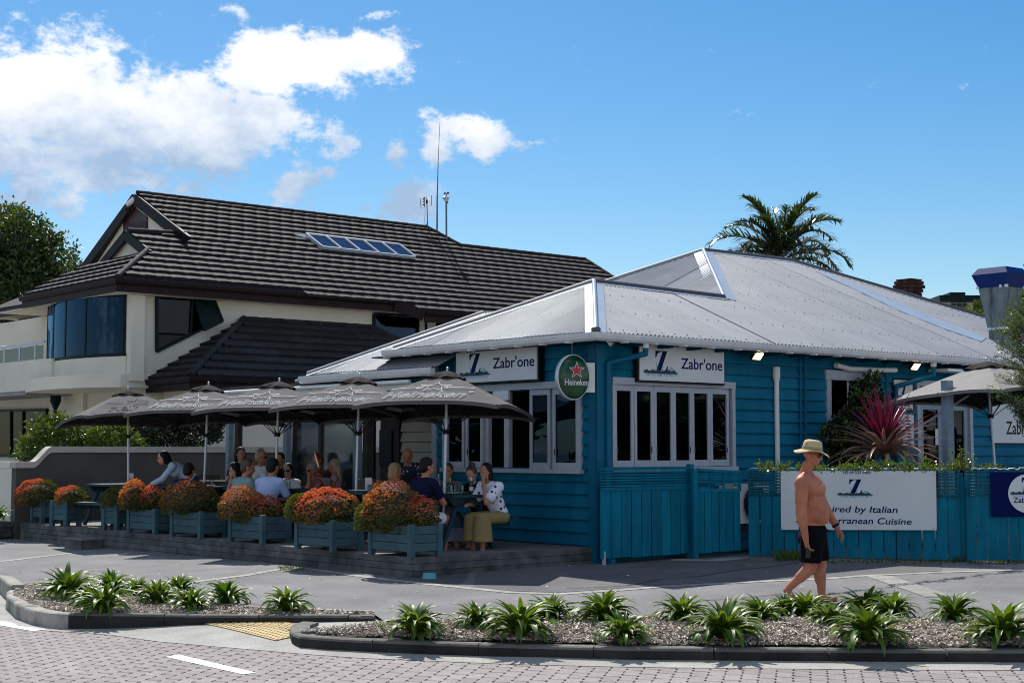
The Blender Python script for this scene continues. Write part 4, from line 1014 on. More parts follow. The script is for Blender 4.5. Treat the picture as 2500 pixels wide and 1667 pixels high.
# ------------------------------------------------------------------ deck
DR0, DL0 = -2.74, .54; DLEN = 12.55
deck = thing('timber_deck', 'low weathered timber dining deck along the front of the restaurant', 'deck', bl(-1, 6))
bw = .142; k = 0
def dboard(R, L0, L1):
    cuts = [L0]; 
    while cuts[-1] < L1 - 3.4: cuts.append(cuts[-1] + RNG.uniform(2.4, 3.6))
    cuts.append(L1)
    for a, c in zip(cuts[:-1], cuts[1:]):
        q = MB(); q.obox(bl(R + .002, a + .002, DECK_Z - .035 - RNG.uniform(0, .003)), dR * (bw - .006), dL * (c - a - .004), dZ * .035); q.build('deck_board', mDeck, deck)
R = DR0 + .03
while R < .42: dboard(R, DL0 + .03, DL0 + DLEN); R += bw
while R < 3.6: dboard(R, 4.25, DL0 + DLEN); R += bw
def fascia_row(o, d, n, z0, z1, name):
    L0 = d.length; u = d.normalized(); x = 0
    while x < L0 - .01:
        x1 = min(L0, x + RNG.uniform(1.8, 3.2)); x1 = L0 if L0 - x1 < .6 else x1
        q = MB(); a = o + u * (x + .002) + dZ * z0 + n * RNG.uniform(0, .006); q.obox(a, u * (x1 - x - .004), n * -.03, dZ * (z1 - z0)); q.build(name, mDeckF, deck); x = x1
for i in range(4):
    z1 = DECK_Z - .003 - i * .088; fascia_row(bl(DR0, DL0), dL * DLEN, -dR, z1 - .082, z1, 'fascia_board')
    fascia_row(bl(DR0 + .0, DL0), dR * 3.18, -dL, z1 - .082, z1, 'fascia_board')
q = MB(); q.obox(bl(DR0 + .08, DL0 + .08, -.05), dR * 3.0, dL * (DLEN - .1), dZ * .33); q.build('substructure', mDark, deck)
sc0 = atz(198, 1341.6, 0.01); stp = thing('timber_step', 'dark timber step block with sunlit top in front of the deck at left', 'step', sc0)
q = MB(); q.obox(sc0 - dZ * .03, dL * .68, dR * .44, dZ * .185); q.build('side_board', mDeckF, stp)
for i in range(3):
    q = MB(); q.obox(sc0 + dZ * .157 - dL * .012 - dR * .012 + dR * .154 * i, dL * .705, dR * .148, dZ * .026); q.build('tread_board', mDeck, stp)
bc = ground(1048.5, 1412); bowl = thing('dog_bowl', 'turquoise plastic dog bowl on the ground by the deck corner', 'bowl', bc)
q = MB(); rs = [(.098, 0), (.080, .068), (.075, .072), (.066, .066), (.058, .02), (0, .02)]
for (r0, z0), (r1, z1) in zip(rs[:-1], rs[1:]):
    n = 28; vs = [bc + V((math.cos(2 * math.pi * i / n) * r, math.sin(2 * math.pi * i / n) * r, z)) for r, z in ((r0, z0), (r1, z1)) for i in range(n)]
    q.add(vs, [(i, (i + 1) % n, n + (i + 1) % n, n + i) for i in range(n)], 0, True)
q.build('bowl_shell', mTurq, bowl)
q = MB(); q.ball(bc + dZ * .05, (.06, .06, .012)); q.build('water', mGlass, bowl)

# ------------------------------------------------------------------ rendered boundary wall at the left end of the deck
W0 = atz(35, 1316, 0.0)
def tw(px, py=1100): return (atp(px, py, W0, dL) - W0).dot(dR)
bw_ = thing('boundary_wall', 'taupe rendered garden wall with swept top at the left end of the deck', 'wall', W0)
ta, tb_ = tw(84), tw(128); prof = []
for i in range(13):
    s = i / 12; e = s * s * (3 - 2 * s); prof.append((ta + (tb_ - ta) * s, 1.49 + .30 * (.25 * s + .75 * e)))
prof = [(0, 1.49)] + prof + [(9.5, 1.79)]
q = MB(); q.prism([(0, -.2)] + [(9.5, -.2)] + [(t, z - .12) for t, z in prof[::-1]], W0, dR, dZ, dL * .2); q.build('wall_face', mTaupe, bw_)
q = MB()
for (a, za), (c, zc_) in zip(prof[:-1], prof[1:]): q.prism([(a, za - .12), (c, zc_ - .12), (c, zc_), (a, za)], W0 - dL * .03 - dR * .02, dR, dZ, dL * .26)
q.build('coping', mat('pale_coping_render', (.50, .47, .41), .9, (.42, .39, .34), 3, .1, 60), bw_)
q = MB(); q.obox(W0 + dR * -.004 - dZ * .2 + dL * .205, dL * 3.2, dR * .2, dZ * 1.57); q.build('return_wall', mCream, bw_)
q = MB(); q.obox(W0 + dR * -.03 + dZ * 1.37 + dL * .235, dL * 3.2, dR * .25, dZ * .12); q.build('return_coping', mCream, bw_)
# stone wall at far left
sw0 = W0 - dR * .30 + dL * .1 - dZ * .05; sw_ = thing('stone_wall', 'low dark stone block wall at the left edge below the spiky plant', 'wall', sw0)
for row in range(4):
    x = -.1 * (row % 2)
    while x < 2.4:
        l = RNG.uniform(.22, .5); h = .095; q = MB(); jj = RNG.uniform(-.012, .02)
        q.obox(sw0 + dL * (x + .005) + dZ * (row * .1) + dR * jj, dL * (l - .012), dR * .25, dZ * (h - .006)); q.build('stone', mStone, sw_); x += l

# ------------------------------------------------------------------ two-storey cream house behind
K = V((-9.475, 36.0, 0)); KZ = 5.851; P2 = .60
def b2(R, L, z=0): return K + dR * R + dL * L + dZ * z
n2 = dR.cross(dL + dZ * P2).normalized(); n2 = n2 if n2.z > 0 else -n2
def onS2(px, py): return atp(px, py, b2(0, 0, KZ), n2)
def onL2(px, py, L=.5): return atp(px, py, b2(0, L), dL)
def onR2(px, py, R=.5): return atp(px, py, b2(R, 0), dR)
h2 = thing('two_storey_house', 'cream two-storey house with dark tiled roof and curved bay window behind the deck', 'house', b2(4, 3))
TL, TW, TT = 1.25, .345, .075
def tile_mesh(flip=1):
    q = MB(); nx = 12; top = []; bot = []
    for i in range(nx + 1):
        x = TL * i / nx; ph = (i % 4); dz = -.010 if ph == 0 else .004
        bot.append((x, -.01, TT + dz)); top.append((x, TW + .02, .006 + dz * .5))
    low = [(x, -.012, .0) for x, _, _ in bot]
    q.add(bot + top, [(i, i + 1, nx + 2 + i, nx + 1 + i) for i in range(nx)]); q.add(low + bot, [(i, i + 1, nx + 2 + i, nx + 1 + i) for i in range(nx)])
    return q.mesh('roof_tile', mTile)
TMESH = tile_mesh()
def tile_roof(poly, u, dn, nrm, parent, counter):
    """overlapping tile strips: each strip a part, past 300 joined"""
    o = poly[0]; P = [((p - o).dot(u), -(p - o).dot(dn)) for p in poly]; n = len(P)
    v0 = min(p[1] for p in P); v1 = max(p[1] for p in P); M = Matrix((u, -dn, nrm)).transposed()
    rot = M.to_euler(); off = offset_of(parent); st = MB(); r = 0
    while v0 + r * TW < v1 - .03:
        v = v0 + r * TW; vm = v + TW * .5; xs_ = []
        for i in range(n):
            a, c = P[i], P[(i + 1) % n]
            if (a[1] > vm) != (c[1] > vm): xs_.append(a[0] + (c[0] - a[0]) * (vm - a[1]) / (c[1] - a[1]))
        xs_.sort()
        for a, c in zip(xs_[0::2], xs_[1::2]):
            x = a - (TL * .5 if r % 2 else 0); 
            while x < c - .02:
                s0, s1 = max(x, a), min(x + TL, c); 
                if s1 - s0 > .03:
                    p = o + u * s0 - dn * v
                    p = p + nrm * RNG.uniform(-.004, .004)
                    if counter[0] < 300: link('roof_tile', TMESH, parent, p - off, rot, ((s1 - s0) / TL * .998, 1, 1)); counter[0] += 1
                    else: st.add([p + M @ V((w.co.x * (s1 - s0) / TL, w.co.y, w.co.z)) for w in TMESH.vertices], [tuple(f.vertices) for f in TMESH.polygons])
                x += TL
        r += 1
    if st.f: kind(st.build('roof_tiles', mTile, parent), 'stuff')
    q = MB(); q.ngon([p - nrm * .004 for p in poly]); 
    if len(parent.data.vertices) == 0: parent.data = q.mesh('roof_underlay', mTile, offset_of(parent))
    else: q.build('roof_underlay', mTile, parent)
cnt = [0]
hip = onS2(362, 612); apex = onS2(334, 473); j1, j2 = onS2(965, 733), onS2(1036, 757)
q_ = j2 - b2(0, 0, KZ); jl = q_.dot(dL)
def s2(R, L): return b2(R, L, KZ + L * P2)
rdg = (apex - b2(0, 0)).dot(dL); rR = (apex - b2(0, 0)).dot(dR)
g1 = onS2(455, 574); g2 = onS2(312, 566)
polyS2 = [s2(0, 0), j1, j2, s2(19.6, jl), s2(19.05, 3.95), s2(13.6, 3.95), s2(13.1, rdg), s2(rR, rdg), g1, g2, hip]
main = hold('main_roof', mTile, h2)
dn2 = -(dL + dZ * P2).normalized()
tile_roof(polyS2, dR, dn2, n2, main, cnt)
n2l = dL.cross(dR + dZ * P2).normalized(); n2l = n2l if n2l.z > 0 else -n2l
def onH2(px, py): return atp(px, py, b2(0, 0, KZ), n2l)
dn2l = -(dR + dZ * P2).normalized()
far = b2(0, 5.6, KZ)
lft = hold('hip_roof', mTile, h2); cnt2 = [0]
tile_roof([s2(0, 0), hip, onH2(249, 636), onH2(200, 654), onH2(137, 681), far], -dL, dn2l, n2l, lft, cnt2)
def ridge_tiles(a, c, parent, r=.075, n=None):
    n = n or int((c - a).length / .38); d = (c - a) / n
    for i in range(n):
        q = MB(); p = a + d * i + dZ * .03; q.tube(p, p + d * 1.04, r * .95, r * 1.08, 8); q.build('ridge_tile', mTile, parent)
ridge_tiles(s2(0, 0), hip, main); ridge_tiles(s2(rR, rdg), s2(13.1, rdg), main); ridge_tiles(s2(13.6, 3.95), s2(19.05, 3.95), main); ridge_tiles(s2(13.1, rdg), s2(13.6, 3.95), main); ridge_tiles(g2, g1, main)
ridge_tiles(s2(19.05, 3.95), s2(19.35, 2.0), main)
# rear slopes (real roof, closed behind)
q = MB(); q.slab([s2(rR, rdg), s2(13.3, rdg), b2(13.3, rdg + 7, KZ + rdg * P2 - 7 * P2), b2(rR, rdg + 7, KZ + rdg * P2 - 7 * P2)], (0, 0, -.05)); q.slab([s2(13.3, 3.95), s2(19.3, 3.95), b2(19.3, 10, KZ - 1.2), b2(13.3, 10, KZ - 1.2)], (0, 0, -.05)); q.build('rear_roof', mTile, main)
# gable wall with barge boards and dark red vent
def onG(px, py): return onR2(px, py, rR + .12)
gb = hold('gable', mCream, h2)
q = MB(); q.slab([onG(327, 478), onG(455, 576), onG(330, 655), onG(190, 660)], dR * .15); gb.data = q.mesh('gable', mCream, offset_of(gb))
q = MB()
q.slab([onR2(x, y, rR + .08) for x, y in ((327, 507), (358, 530), (358, 566), (300, 566), (300, 543))], dR * .05); vent = q.build('gable_vent', mRedVent, gb)
for i in range(8):
    q = MB(); a = onR2(302, 541 + i * 3.4 + 4, rR + .06); c = onR2(357, 541 + i * 3.4 - 2 + 4, rR + .06); q.bar(a, c, .03, .012); q.build('louvre', mRedVent, vent)
def barge(a, c, w, name, parent): 
    q = MB(); q.bar(a - dZ * w * .5, c - dZ * w * .5, .05, w); return q.build(name, mFascia, parent)
ra = lambda x, y: onR2(x, y, rR - .03)
barge(ra(328, 472), ra(457, 575), .30, 'barge_board', gb); barge(ra(327, 472), ra(200, 648), .30, 'barge_board', gb)
r2_ = (hip - b2(0, 0)).dot(dR); ga = lambda x, y, d=0: onR2(x, y, r2_ + d)
gl = hold('gablet', mCream, h2); q = MB(); q.slab([ga(306, 566, .08), ga(364, 616, .08), ga(246, 640, .08)], dR * .1); gl.data = q.mesh('gablet', mCream, offset_of(gl))
barge(ga(306, 562, -.03), ga(366, 611, -.03), .26, 'barge_board', gl); barge(ga(306, 562, -.03), ga(247, 637, -.03), .26, 'barge_board', gl)
q = MB(); a_, l_ = ga(306, 563), ga(248, 638); q.slab([a_, l_, l_ + dR * 1.6, a_ + dR * 1.6], (0, 0, -.04)); q.slab([a_, a_ + dR * 1.3, hip + dR * 1.3, hip], (0, 0, -.03)); q.build('gablet_roof', mTile, gl)
# fascia, gutters, soffit
fz = KZ - .02
def eave2(pts, outs, z, parent, h=.13):
    gutter(pts, outs, 'gutter', mFascia, z, parent, h, .12)
    for p, c in zip(pts[:-1], pts[1:]):
        q = MB(); o = (p + V((0, 0, z - .30))); q.bar(V((p.x, p.y, z - .20)), V((c.x, c.y, z - .20)), .03, .22); q.build('fascia_board', mFascia, parent)
j1g = V((j1.x, j1.y, 0)); j2g = V((j2.x, j2.y, 0)); dz2 = (j2.z - j1.z)
eave2([b2(0, 5.7), b2(0, 0), b2((j1 - K).dot(dR), 0)], [-dR, -dR - dL, -dL], fz, h2)
q = MB(); q.bar(j1 - dZ * .15, j2 - dZ * .15, .14, .30); q.build('fascia_board', mFascia, h2)
eave2([b2((j2 - K).dot(dR), jl), b2(19.6, jl)], [-dL, -dL], j2.z - .02, h2)
q = MB()
for i in range(26): q.obox(b2(.35 + i * .33, -.125, fz - .12), dR * .03, dL * .015, dZ * .13)
kind(q.build('gutter_bracket', mFascia, h2), 'stuff')
q = MB(); q.obox(b2(.03, .03, fz - .31), dR * 19, dL * 7.5, dZ * .02); q.build('soffit', mCream, h2)
# walls
q = MB(); q.obox(b2(.5, .5, 0), dR * 8.0, dL * .2, dZ * (fz - .31)); q.obox(b2(8.5, .5, 0), dR * 1.5, dL * .2, dZ * (fz - .31)); q.build('front_wall', mCream, h2)
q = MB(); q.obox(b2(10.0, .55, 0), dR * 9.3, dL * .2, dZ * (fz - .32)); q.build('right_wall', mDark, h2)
q = MB(); q.obox(b2(1.3, .72, 0), dR * .2, dL * 12, dZ * (fz - .33)); q.build('left_wall', mCream, h2)
q = MB(); q.obox(b2(.5, .25, 3.4), dR * .36, dL * .24, dZ * (fz - .32 - 3.4)); q.build('corner_pier', mCream, h2)
def poly_window(px, planef, nrm, name, m, bars=(), fr=.07):
    P = [planef(x, y) for x, y in px]; n = len(P); w = hold(name, mGreenFr, h2); q = MB()
    for i in range(n): q.bar(P[i] + nrm * .03, P[(i + 1) % n] + nrm * .03, fr, .09, up=nrm)
    for a, c in bars: q.bar(planef(*a) + nrm * .03, planef(*c) + nrm * .03, fr * .8, .085, up=nrm)
    w.data = q.mesh(name, mGreenFr, offset_of(w))
    q = MB(); q.slab([p + nrm * .018 for p in P], nrm * .006); q.build('pane', m, w)
    q = MB(); q.slab([p + nrm * .004 for p in P], nrm * .006); q.build('room_shade_sheet', mDark, w); return w  # dark sheet behind the pane stands for the shade of the room
f05 = lambda x, y: onL2(x, y, .5)
tw_ = poly_window([(381, 713), (519, 726), (526, 786), (381, 858)], f05, -dL, 'window', mGlassD, [((468, 722), (463, 812))])
q = MB(); o_ = -dL * .35; P = [f05(470, 722) - dL * .04, f05(519, 727) - dL * .04, f05(527, 786) + o_, f05(482, 808) + o_]
for i in range(4): q.bar(P[i], P[(i + 1) % 4], .06, .05, up=-dL)
q.slab([p - dL * .004 for p in P], -dL * .006); q.build('open_sash', mGreenFr, tw_)
poly_window([(911, 767), (1018, 768), (1018, 832), (911, 850)], f05, -dL, 'window', mGlassB)
f06 = lambda x, y: onL2(x, y, .55)
poly_window([(1037, 770), (1160, 778), (1160, 860), (1037, 850)], f06, -dL, 'window', mGlassD, [((1065, 772), (1065, 850))])
# curved bay window
zt, zb_ = 5.57, 4.06
def bay(t, off=0.0):
    s = math.sin(math.pi * min(1, max(0, t))); R_ = .52 - .50 * s ** .75; L_ = .50 + 4.7 * t
    e = .01; s2_ = math.sin(math.pi * min(1, max(0, t + e))); tR = (.52 - .50 * s2_ ** .75) - R_; tL = 4.7 * e; l = math.hypot(tR, tL)
    return R_ - off * tL / l, L_ + off * tR / l
bw2 = hold('bay_window', mGreenFr, h2); NB = 40
def arc_band(q, z0, z1, o0, o1, a=0.0, c=1.0, N=NB):
    V_ = []
    for i in range(N + 1):
        t = a + (c - a) * i / N; r0, l0 = bay(t, o0); r1, l1 = bay(t, o1); V_ += [b2(r0, l0, z0), b2(r1, l1, z0), b2(r1, l1, z1), b2(r0, l0, z1)]
    fs = []
    for i in range(N):
        k = i * 4
        for j in range(4): fs.append((k + j, k + 4 + j, k + 4 + (j + 1) % 4, k + (j + 1) % 4))
    fs += [(0, 1, 2, 3), (N * 4 + 3, N * 4 + 2, N * 4 + 1, N * 4)]
    q.add(V_, [f[::-1] for f in fs], 0, False)
q = MB(); arc_band(q, zt - .04, zt + .04, -.03, .03); arc_band(q, zb_ - .05, zb_ + .03, -.03, .04)
for t in (.012, .30, .52, .72, .9): arc_band(q, zb_, zt, -.02, .02, t - .007, t + .007, 2)
bw2.data = q.mesh('bay_window', mGreenFr, offset_of(bw2))
for a, c in ((.02, .295), (.305, .515), (.525, .715), (.725, .895), (.905, .99)):
    q = MB(); arc_band(q, zb_ + .03, zt - .04, .0, .008, a, c, 10); q.build('pane', mGlassB, bw2)
q = MB(); arc_band(q, zt + .04, fz - .30, -.1, .02); q.build('bay_head', mCream, h2)
q = MB(); arc_band(q, 3.50, zb_ - .05, -.9, .05); q.build('bay_spandrel', mCream, h2)
q = MB(); vs = [b2(*bay(t, .52 * min(1, 4 * t + .35) ** .5), 0) for t in [i / 40 for i in range(41)]]
P = [V((p.x, p.y, 3.24)) for p in vs]; P = [b2(1.6, .40, 3.24)] + P + [b2(1.6, 5.2, 3.24)]; q.slab(P, (0, 0, .32)); q.build('curved_slab', mCream, h2)
q = MB(); q.obox(b2(.9, .9, 4.0), dR * .03, dL * 4.0, dZ * 1.6); q.build('room_shade_sheet', mDark, bw2)  # dark sheet inside the bay stands for the shade indoors
# terrace parapet and railing beyond the bay
q = MB(); q.obox(b2(-.05, 3.6, 3.30), dL * 9, dR * .2, dZ * .78); q.build('terrace_parapet', mCream, h2)
rl = hold('railing', mAlu, h2); q = MB(); q.tube(b2(.05, 4.3, 4.56), b2(.05, 12, 4.56), .03, .03, 8)
for i in range(6): q.tube(b2(.05, 4.9 + i * 1.05, 4.05), b2(.05, 4.9 + i * 1.05, 4.56), .022, .022, 8)
rl.data = q.mesh('railing', mAlu, offset_of(rl))
q = MB(); q.obox(b2(.055, 4.4, 4.12), dL * 7.4, dR * .006, dZ * .36); q.build('glass_panel', mGlass, rl)
q = MB(); q.obox(b2(2.6, 5.0, 3.3), dL * 9, dR * .2, dZ * 2.2); q.build('terrace_wall', mCream, h2)
q = MB(); q.obox(b2(.0, 5.3, 3.2), dL * 7, dR * 2.7, dZ * .1); q.build('terrace_floor', mConc, h2)
wp = lambda x, y: onR2(x, y, 2.58)
poly_window([(50, 782), (140, 765), (140, 884), (50, 884)], wp, -dR, 'sliding_door', mGlassB, [((80, 778), (80, 884)), ((112, 772), (112, 884))])
q = MB(); a, c = onR2(-30, 770, 1.7), onR2(150, 741, 1.7); q.bar(a, c, .1, .24); q.build('fascia_board', mFascia, h2)
q = MB(); q.slab([a + dZ * .12, c + dZ * .12, c + dR * 2.5 + dZ * 1.3, a + dR * 2.5 + dZ * 1.3], (0, 0, .05)); q.slab([a - dZ * .1, c - dZ * .1, c + dR * 1.2 - dZ * .1, a + dR * 1.2 - dZ * .1], (0, 0, .03), 1); q.build('terrace_roof', [mTile, mCream], h2)
# ground floor left of the lean-to
f12 = lambda x, y: onR2(x, y, 1.28)
poly_window([(-20, 1003), (117, 1000), (117, 1112), (-20, 1112)], f12, -dR, 'window', mGlassD, [((30, 1002), (30, 1112)), ((60, 1002), (60, 1112))])
q = MB(); p = onR2(136, 968, .9); q.tube(V((p.x, p.y, 0)), p, .05, .05, 8); q.tube(p - dZ * .35, p - dZ * .15, .05, .14, 8); q.tube(p - dZ * .15, p + dZ * .2, .15, .15, 8); q.build('rain_head', mGreenFr, h2)
q = MB(); p = onR2(212, 950, 1.28); q.obox(V((p.x, p.y, 0)) - dR * .1, dL * .45, dR * .2, dZ * 3.3); q.build('pilaster', mCream, h2)
# lean-to wing with hipped roof
zE = onL2(312, 925, .5).z; F_ = atz(466, 918, zE); FL = (F_ - K).dot(dL); FR = (F_ - K).dot(dR)
ra_, rb_ = onL2(595, 780, .5), onL2(905, 800, .5); zr = (ra_.z + rb_.z) / 2; rA = (ra_ - K).dot(dR); rB = (rb_ - K).dot(dR)
wing = hold('lean_to_roof', mTile, h2); cnt3 = [0]
A0 = b2(rA, .5, zr); B0 = b2(rB, .5, zr); eL = b2(FR, FL, zE); eR = b2(rB + (rA - FR), FL, zE); wL = b2(FR, .5, zE)
nW = plane_n(A0, B0, eL); dW = nW.cross(dR).normalized(); dW = dW if dW.z < 0 else -dW
tile_roof([eL, eR, B0, A0], dR, dW, nW, wing, cnt3)
nW2 = plane_n(A0, wL, eL); dW2 = nW2.cross(dL).normalized(); dW2 = dW2 if dW2.z < 0 else -dW2
tile_roof([eL, A0, wL], -dL, dW2, nW2, wing, cnt3)
q = MB(); q.slab([B0, eR, b2(rB + rA - FR, .5, zE)], (0, 0, -.04)); q.build('far_hip', mTile, wing)
ridge_tiles(eL, A0, wing); ridge_tiles(A0, B0, wing, .06); ridge_tiles(B0, eR, wing)
eave2([b2(FR, .6), b2(FR, FL), b2(rB + rA - FR, FL)], [-dR, -dR - dL, -dL], zE - .02, h2)
q = MB(); q.obox(b2(FR + .45, FL + .45, 0), dR * (rB + rA - 2 * FR - .9), dL * .2, dZ * (zE - .28)); q.obox(b2(FR + .45, FL + .66, 0), dR * .2, dL * 4.0, dZ * (zE - .28)); q.build('lean_to_wall', mCream, h2)
q = MB(); q.obox(b2(FR + .03, FL + .03, zE - .30), dR * (rB + rA - 2 * FR), dL * (.4 - FL), dZ * .02); q.build('soffit', mCream, h2)
fw = lambda x, y: onL2(x, y, FL + .45)
poly_window([(223, 1025), (268, 1025), (268, 1110), (223, 1110)], fw, -dL, 'window', mGlassD)
for i in range(3):
    q = MB(); p = b2(FR + .5 + i * .9, FL + .2, zE - .36); q.ball(p, (.07, .07, .09)); q.build('eave_light', mWhite, h2)
# skylight
sk = hold('skylight', mAlu, main)
sa, sb, sc2, sd = onS2(744, 580), onS2(972, 606), onS2(1011, 636), onS2(783, 611); q = MB()
for i in range(6):
    t = i / 5; q.bar(sa.lerp(sb, t) + n2 * .12, sd.lerp(sc2, t) + n2 * .12, .05, .07, up=n2)
q.bar(sa + n2 * .12, sb + n2 * .12, .07, .07, up=n2); q.bar(sd + n2 * .08, sc2 + n2 * .08, .05, .12, up=n2); q.bar(sa + n2 * .05, sd + n2 * .05, .04, .12, up=n2)
sk.data = q.mesh('skylight', mAlu, offset_of(sk))
for i in range(5):
    q = MB(); q.slab([sa.lerp(sb, i / 5 + .012) + n2 * .105, sa.lerp(sb, i / 5 + .188) + n2 * .105, sd.lerp(sc2, i / 5 + .188) + n2 * .105, sd.lerp(sc2, i / 5 + .012) + n2 * .105], n2 * .01); q.build('pane', mGlassS, sk)
q = MB(); q.slab([onS2(718, 578) + n2 * .05, sa + n2 * .1, sa.lerp(sd, .25) + n2 * .06], n2 * .01); q.build('flashing', mFlash, sk)
# aerials on the ridge
ty = aty(1043, 553, s2(13, rdg).y)
an = thing('tv_aerial', 'small television aerial with grid reflector on the dark tiled ridge', 'aerial', ty)
Yr = ty.y; pp = lambda x, y, d=0: aty(x, y, Yr + d)
q = MB(); q.tube(pp(1044, 556), pp(1042, 484), .018, .014, 8); q.build('mast', mSteel, an)
q = MB(); q.tube(pp(1036, 482), pp(1036, 505), .015, .015, 6); q.tube(pp(1034, 482), pp(1042, 482), .012, .012, 6); q.tube(pp(1036, 504), pp(1042, 504), .012, .012, 6)
for y in (486, 492, 500): q.box(pp(1034, y), (.05, .05, .03))
q.box(pp(1042, 493), (.06, .05, .12)); q.build('dipole', mBlack, an)
q = MB()
for y in (486, 489, 492, 495, 498, 502): q.tube(pp(1027, y + 3), pp(1053, y), .005, .005, 5)
q.tube(pp(1026, 485), pp(1028, 510), .012, .012, 6); q.tube(pp(1053, 477), pp(1054, 502), .012, .012, 6); q.build('reflector', mSteel, an)
q = MB(); q.path([pp(1037, 506), pp(1038, 520), pp(1036, 540), pp(1035, 551)], .005, 5); q.tube(pp(1044, 545), pp(1033, 555), .012, .012, 6); q.build('cable', mBlack, an)
wy = aty(1066, 562, Yr - .5); an = thing('whip_antenna', 'very tall thin whip antenna on the dark tiled roof', 'antenna', wy); pp = lambda x, y: aty(x, y, Yr - .5)
q = MB(); q.tube(pp(1067, 566), pp(1067.5, 477), .026, .024, 8); q.tube(pp(1067.5, 477), pp(1070, 385), .020, .012, 8); q.tube(pp(1070, 385), pp(1074, 298), .011, .007, 6); q.build('rod', mSteel, an)
wy = aty(1090, 578, Yr - .9); an = thing('weather_station', 'weather station with wind cups on a thin blue-grey mast above the roof', 'weather station', wy); pp = lambda x, y: aty(x, y, Yr - .9)
q = MB(); q.tube(pp(1090, 585), pp(1089.5, 492), .030, .028, 8); q.build('mast', mSteel, an)
q = MB(); q.tube(pp(1089, 487), pp(1089, 483.5), .10, .12, 12); q.tube(pp(1089, 483.5), pp(1090, 479), .11, .05, 12); q.tube(pp(1089.5, 492), pp(1089.3, 487), .06, .07, 10); q.build('sensor_housing', mWhite, an)
q = MB(); q.tube(pp(1090, 479), pp(1090.5, 472), .012, .012, 6); q.tube(pp(1086, 472.5), pp(1093, 471.5), .008, .008, 6); q.ball(pp(1086, 472.3), (.035, .035, .035)); q.ball(pp(1093.5, 471.5), (.038, .038, .038)); q.build('wind_cup', mBlack, an)
q = MB(); q.slab([pp(1090, 495), pp(1095, 490), pp(1093, 494.5), pp(1095, 498)], (0, .02, 0)); q.build('wind_vane', mBlack, an)
cy = onR2(318, 497, rR - .1); an = thing('security_camera', 'white security floodlight at the peak of the dark gable', 'camera', cy)
q = MB(); q.tube(cy + V((-.1, 0, -.05)), cy + V((.12, 0, .12)), .07, .09, 12); q.build('lamp_head', mWhite, an); q = MB(); q.ball(cy + V((-.06, 0, -.17)), (.1, .1, .07)); q.build('sensor', mBlack, an); q = MB(); q.bar(cy + V((.1, 0, .1)), cy + dR * .3 + dZ * .1, .05, .05); q.build('bracket', mWhite, an)
# apartment block far behind on the right
ap = aty(2350, 790, 70); apt = thing('apartment_building', 'distant flat-roofed cream apartment block behind the corrugated roof at right', 'building', (ap.x, ap.y, 0)); aq = lambda x, y, d=0: aty(x, y, 70 + d)
q = MB(); a, c = aq(2300, 738), aq(2420, 738); q.obox(V((a.x, 70, 0)), (c.x - a.x, 0, 0), (0, 8, 0), (0, 0, a.z)); q.build('wall', mCream, apt)
q = MB(); q.obox(V((a.x - .3, 69.3, a.z)), (c.x - a.x + .6, 0, 0), (0, 9, 0), (0, 0, .26)); q.build('roof_slab', mGreenFr, apt)
q = MB(); a1, c1 = aq(2335, 727), aq(2373, 727); q.obox(V((a1.x, 71, a1.z + .0)), (c1.x - a1.x, 0, 0), (0, 3, 0), (0, 0, aq(2350, 708).z - a1.z)); q.build('plant_room', mGreenFr, apt)
for x0, x1 in ((2322, 2333), (2336, 2347), (2350, 2361), (2376, 2390)):
    q = MB(); a2, c2 = aq(x0, 741), aq(x1, 762); q.obox(V((a2.x, 69.93, c2.z)), (c2.x - a2.x, 0, 0), (0, .08, 0), (0, 0, a2.z - c2.z)); q.build('window', mGlassD, apt)
# far wall with orange roof at the left edge
a = aty(0, 800, 58); fw_ = thing('distant_building', 'distant plain cream building at the left edge behind the terrace railing', 'building', (a.x, a.y, 0))
c = aty(60, 803, 58); q = MB(); q.obox(V((a.x - 6, 58, 0)), (c.x - a.x + 6, 0, 0), (0, 6, 0), (0, 0, a.z)); q.build('wall', mCream, fw_)
q = MB(); q.obox(V((a.x - 6.2, 57.8, a.z)), (c.x - a.x + 6.4, 0, 0), (0, 6.4, 0), (0, 0, .12)); q.build('coping', mWhite, fw_)
# ------------------------------------------------------------------ blue fences, gate and banners at the right
def fence_boards(o, p0, p1, zb, zt, n, name, out, gap=.006, thick=.022, jit=.008, m=None):
    u = p1 - p0; u.z = 0; L0 = u.length; u.normalize(); w = L0 / n
    for i in range(n):
        q = MB(); a = p0 + u * (i * w + gap / 2 + RNG.uniform(-.002, .002)) + out * RNG.uniform(0, .004)
        q.obox(V((a.x, a.y, zb + RNG.uniform(-jit, jit))), u * (w - gap), out * thick, dZ * (zt - zb)); q.build(name, m or mFence, o)
def slats(o, p0, p1, zs, h, out, thick=.02):
    u = p1 - p0; u.z = 0
    for z in zs:
        q = MB(); q.obox(V((p0.x, p0.y, z)) + out * .003, u, out * thick, dZ * h); q.build('slat', mFence, o)
def atL(px, py, L): p = atp(px, py, bl(0, L), dL); return p
FL_ = .20
a, c = atL(1464, 1335, FL_), atL(1682, 1345, FL_); zb = .20; zt = atL(1570, 1191, FL_).z; ztop = atL(1464, 1141, FL_).z
f1 = thing('slatted_screen', 'blue timber screen panel with slatted top below the closed folding window', 'fence', (a.x, a.y, .1))
fence_boards(f1, a, c, zb, zt, 9, 'board', -dL, gap=.014)
slats(f1, a, c, [zt + .028 + i * .038 for i in range(7)], .024, -dL)
for p, w in ((c, .075),):
    q = MB(); q.obox(V((p.x, p.y, .06)) - dL * .04, dR * w, dL * .08, dZ * (ztop - .02)); q.build('post', mFence, f1)
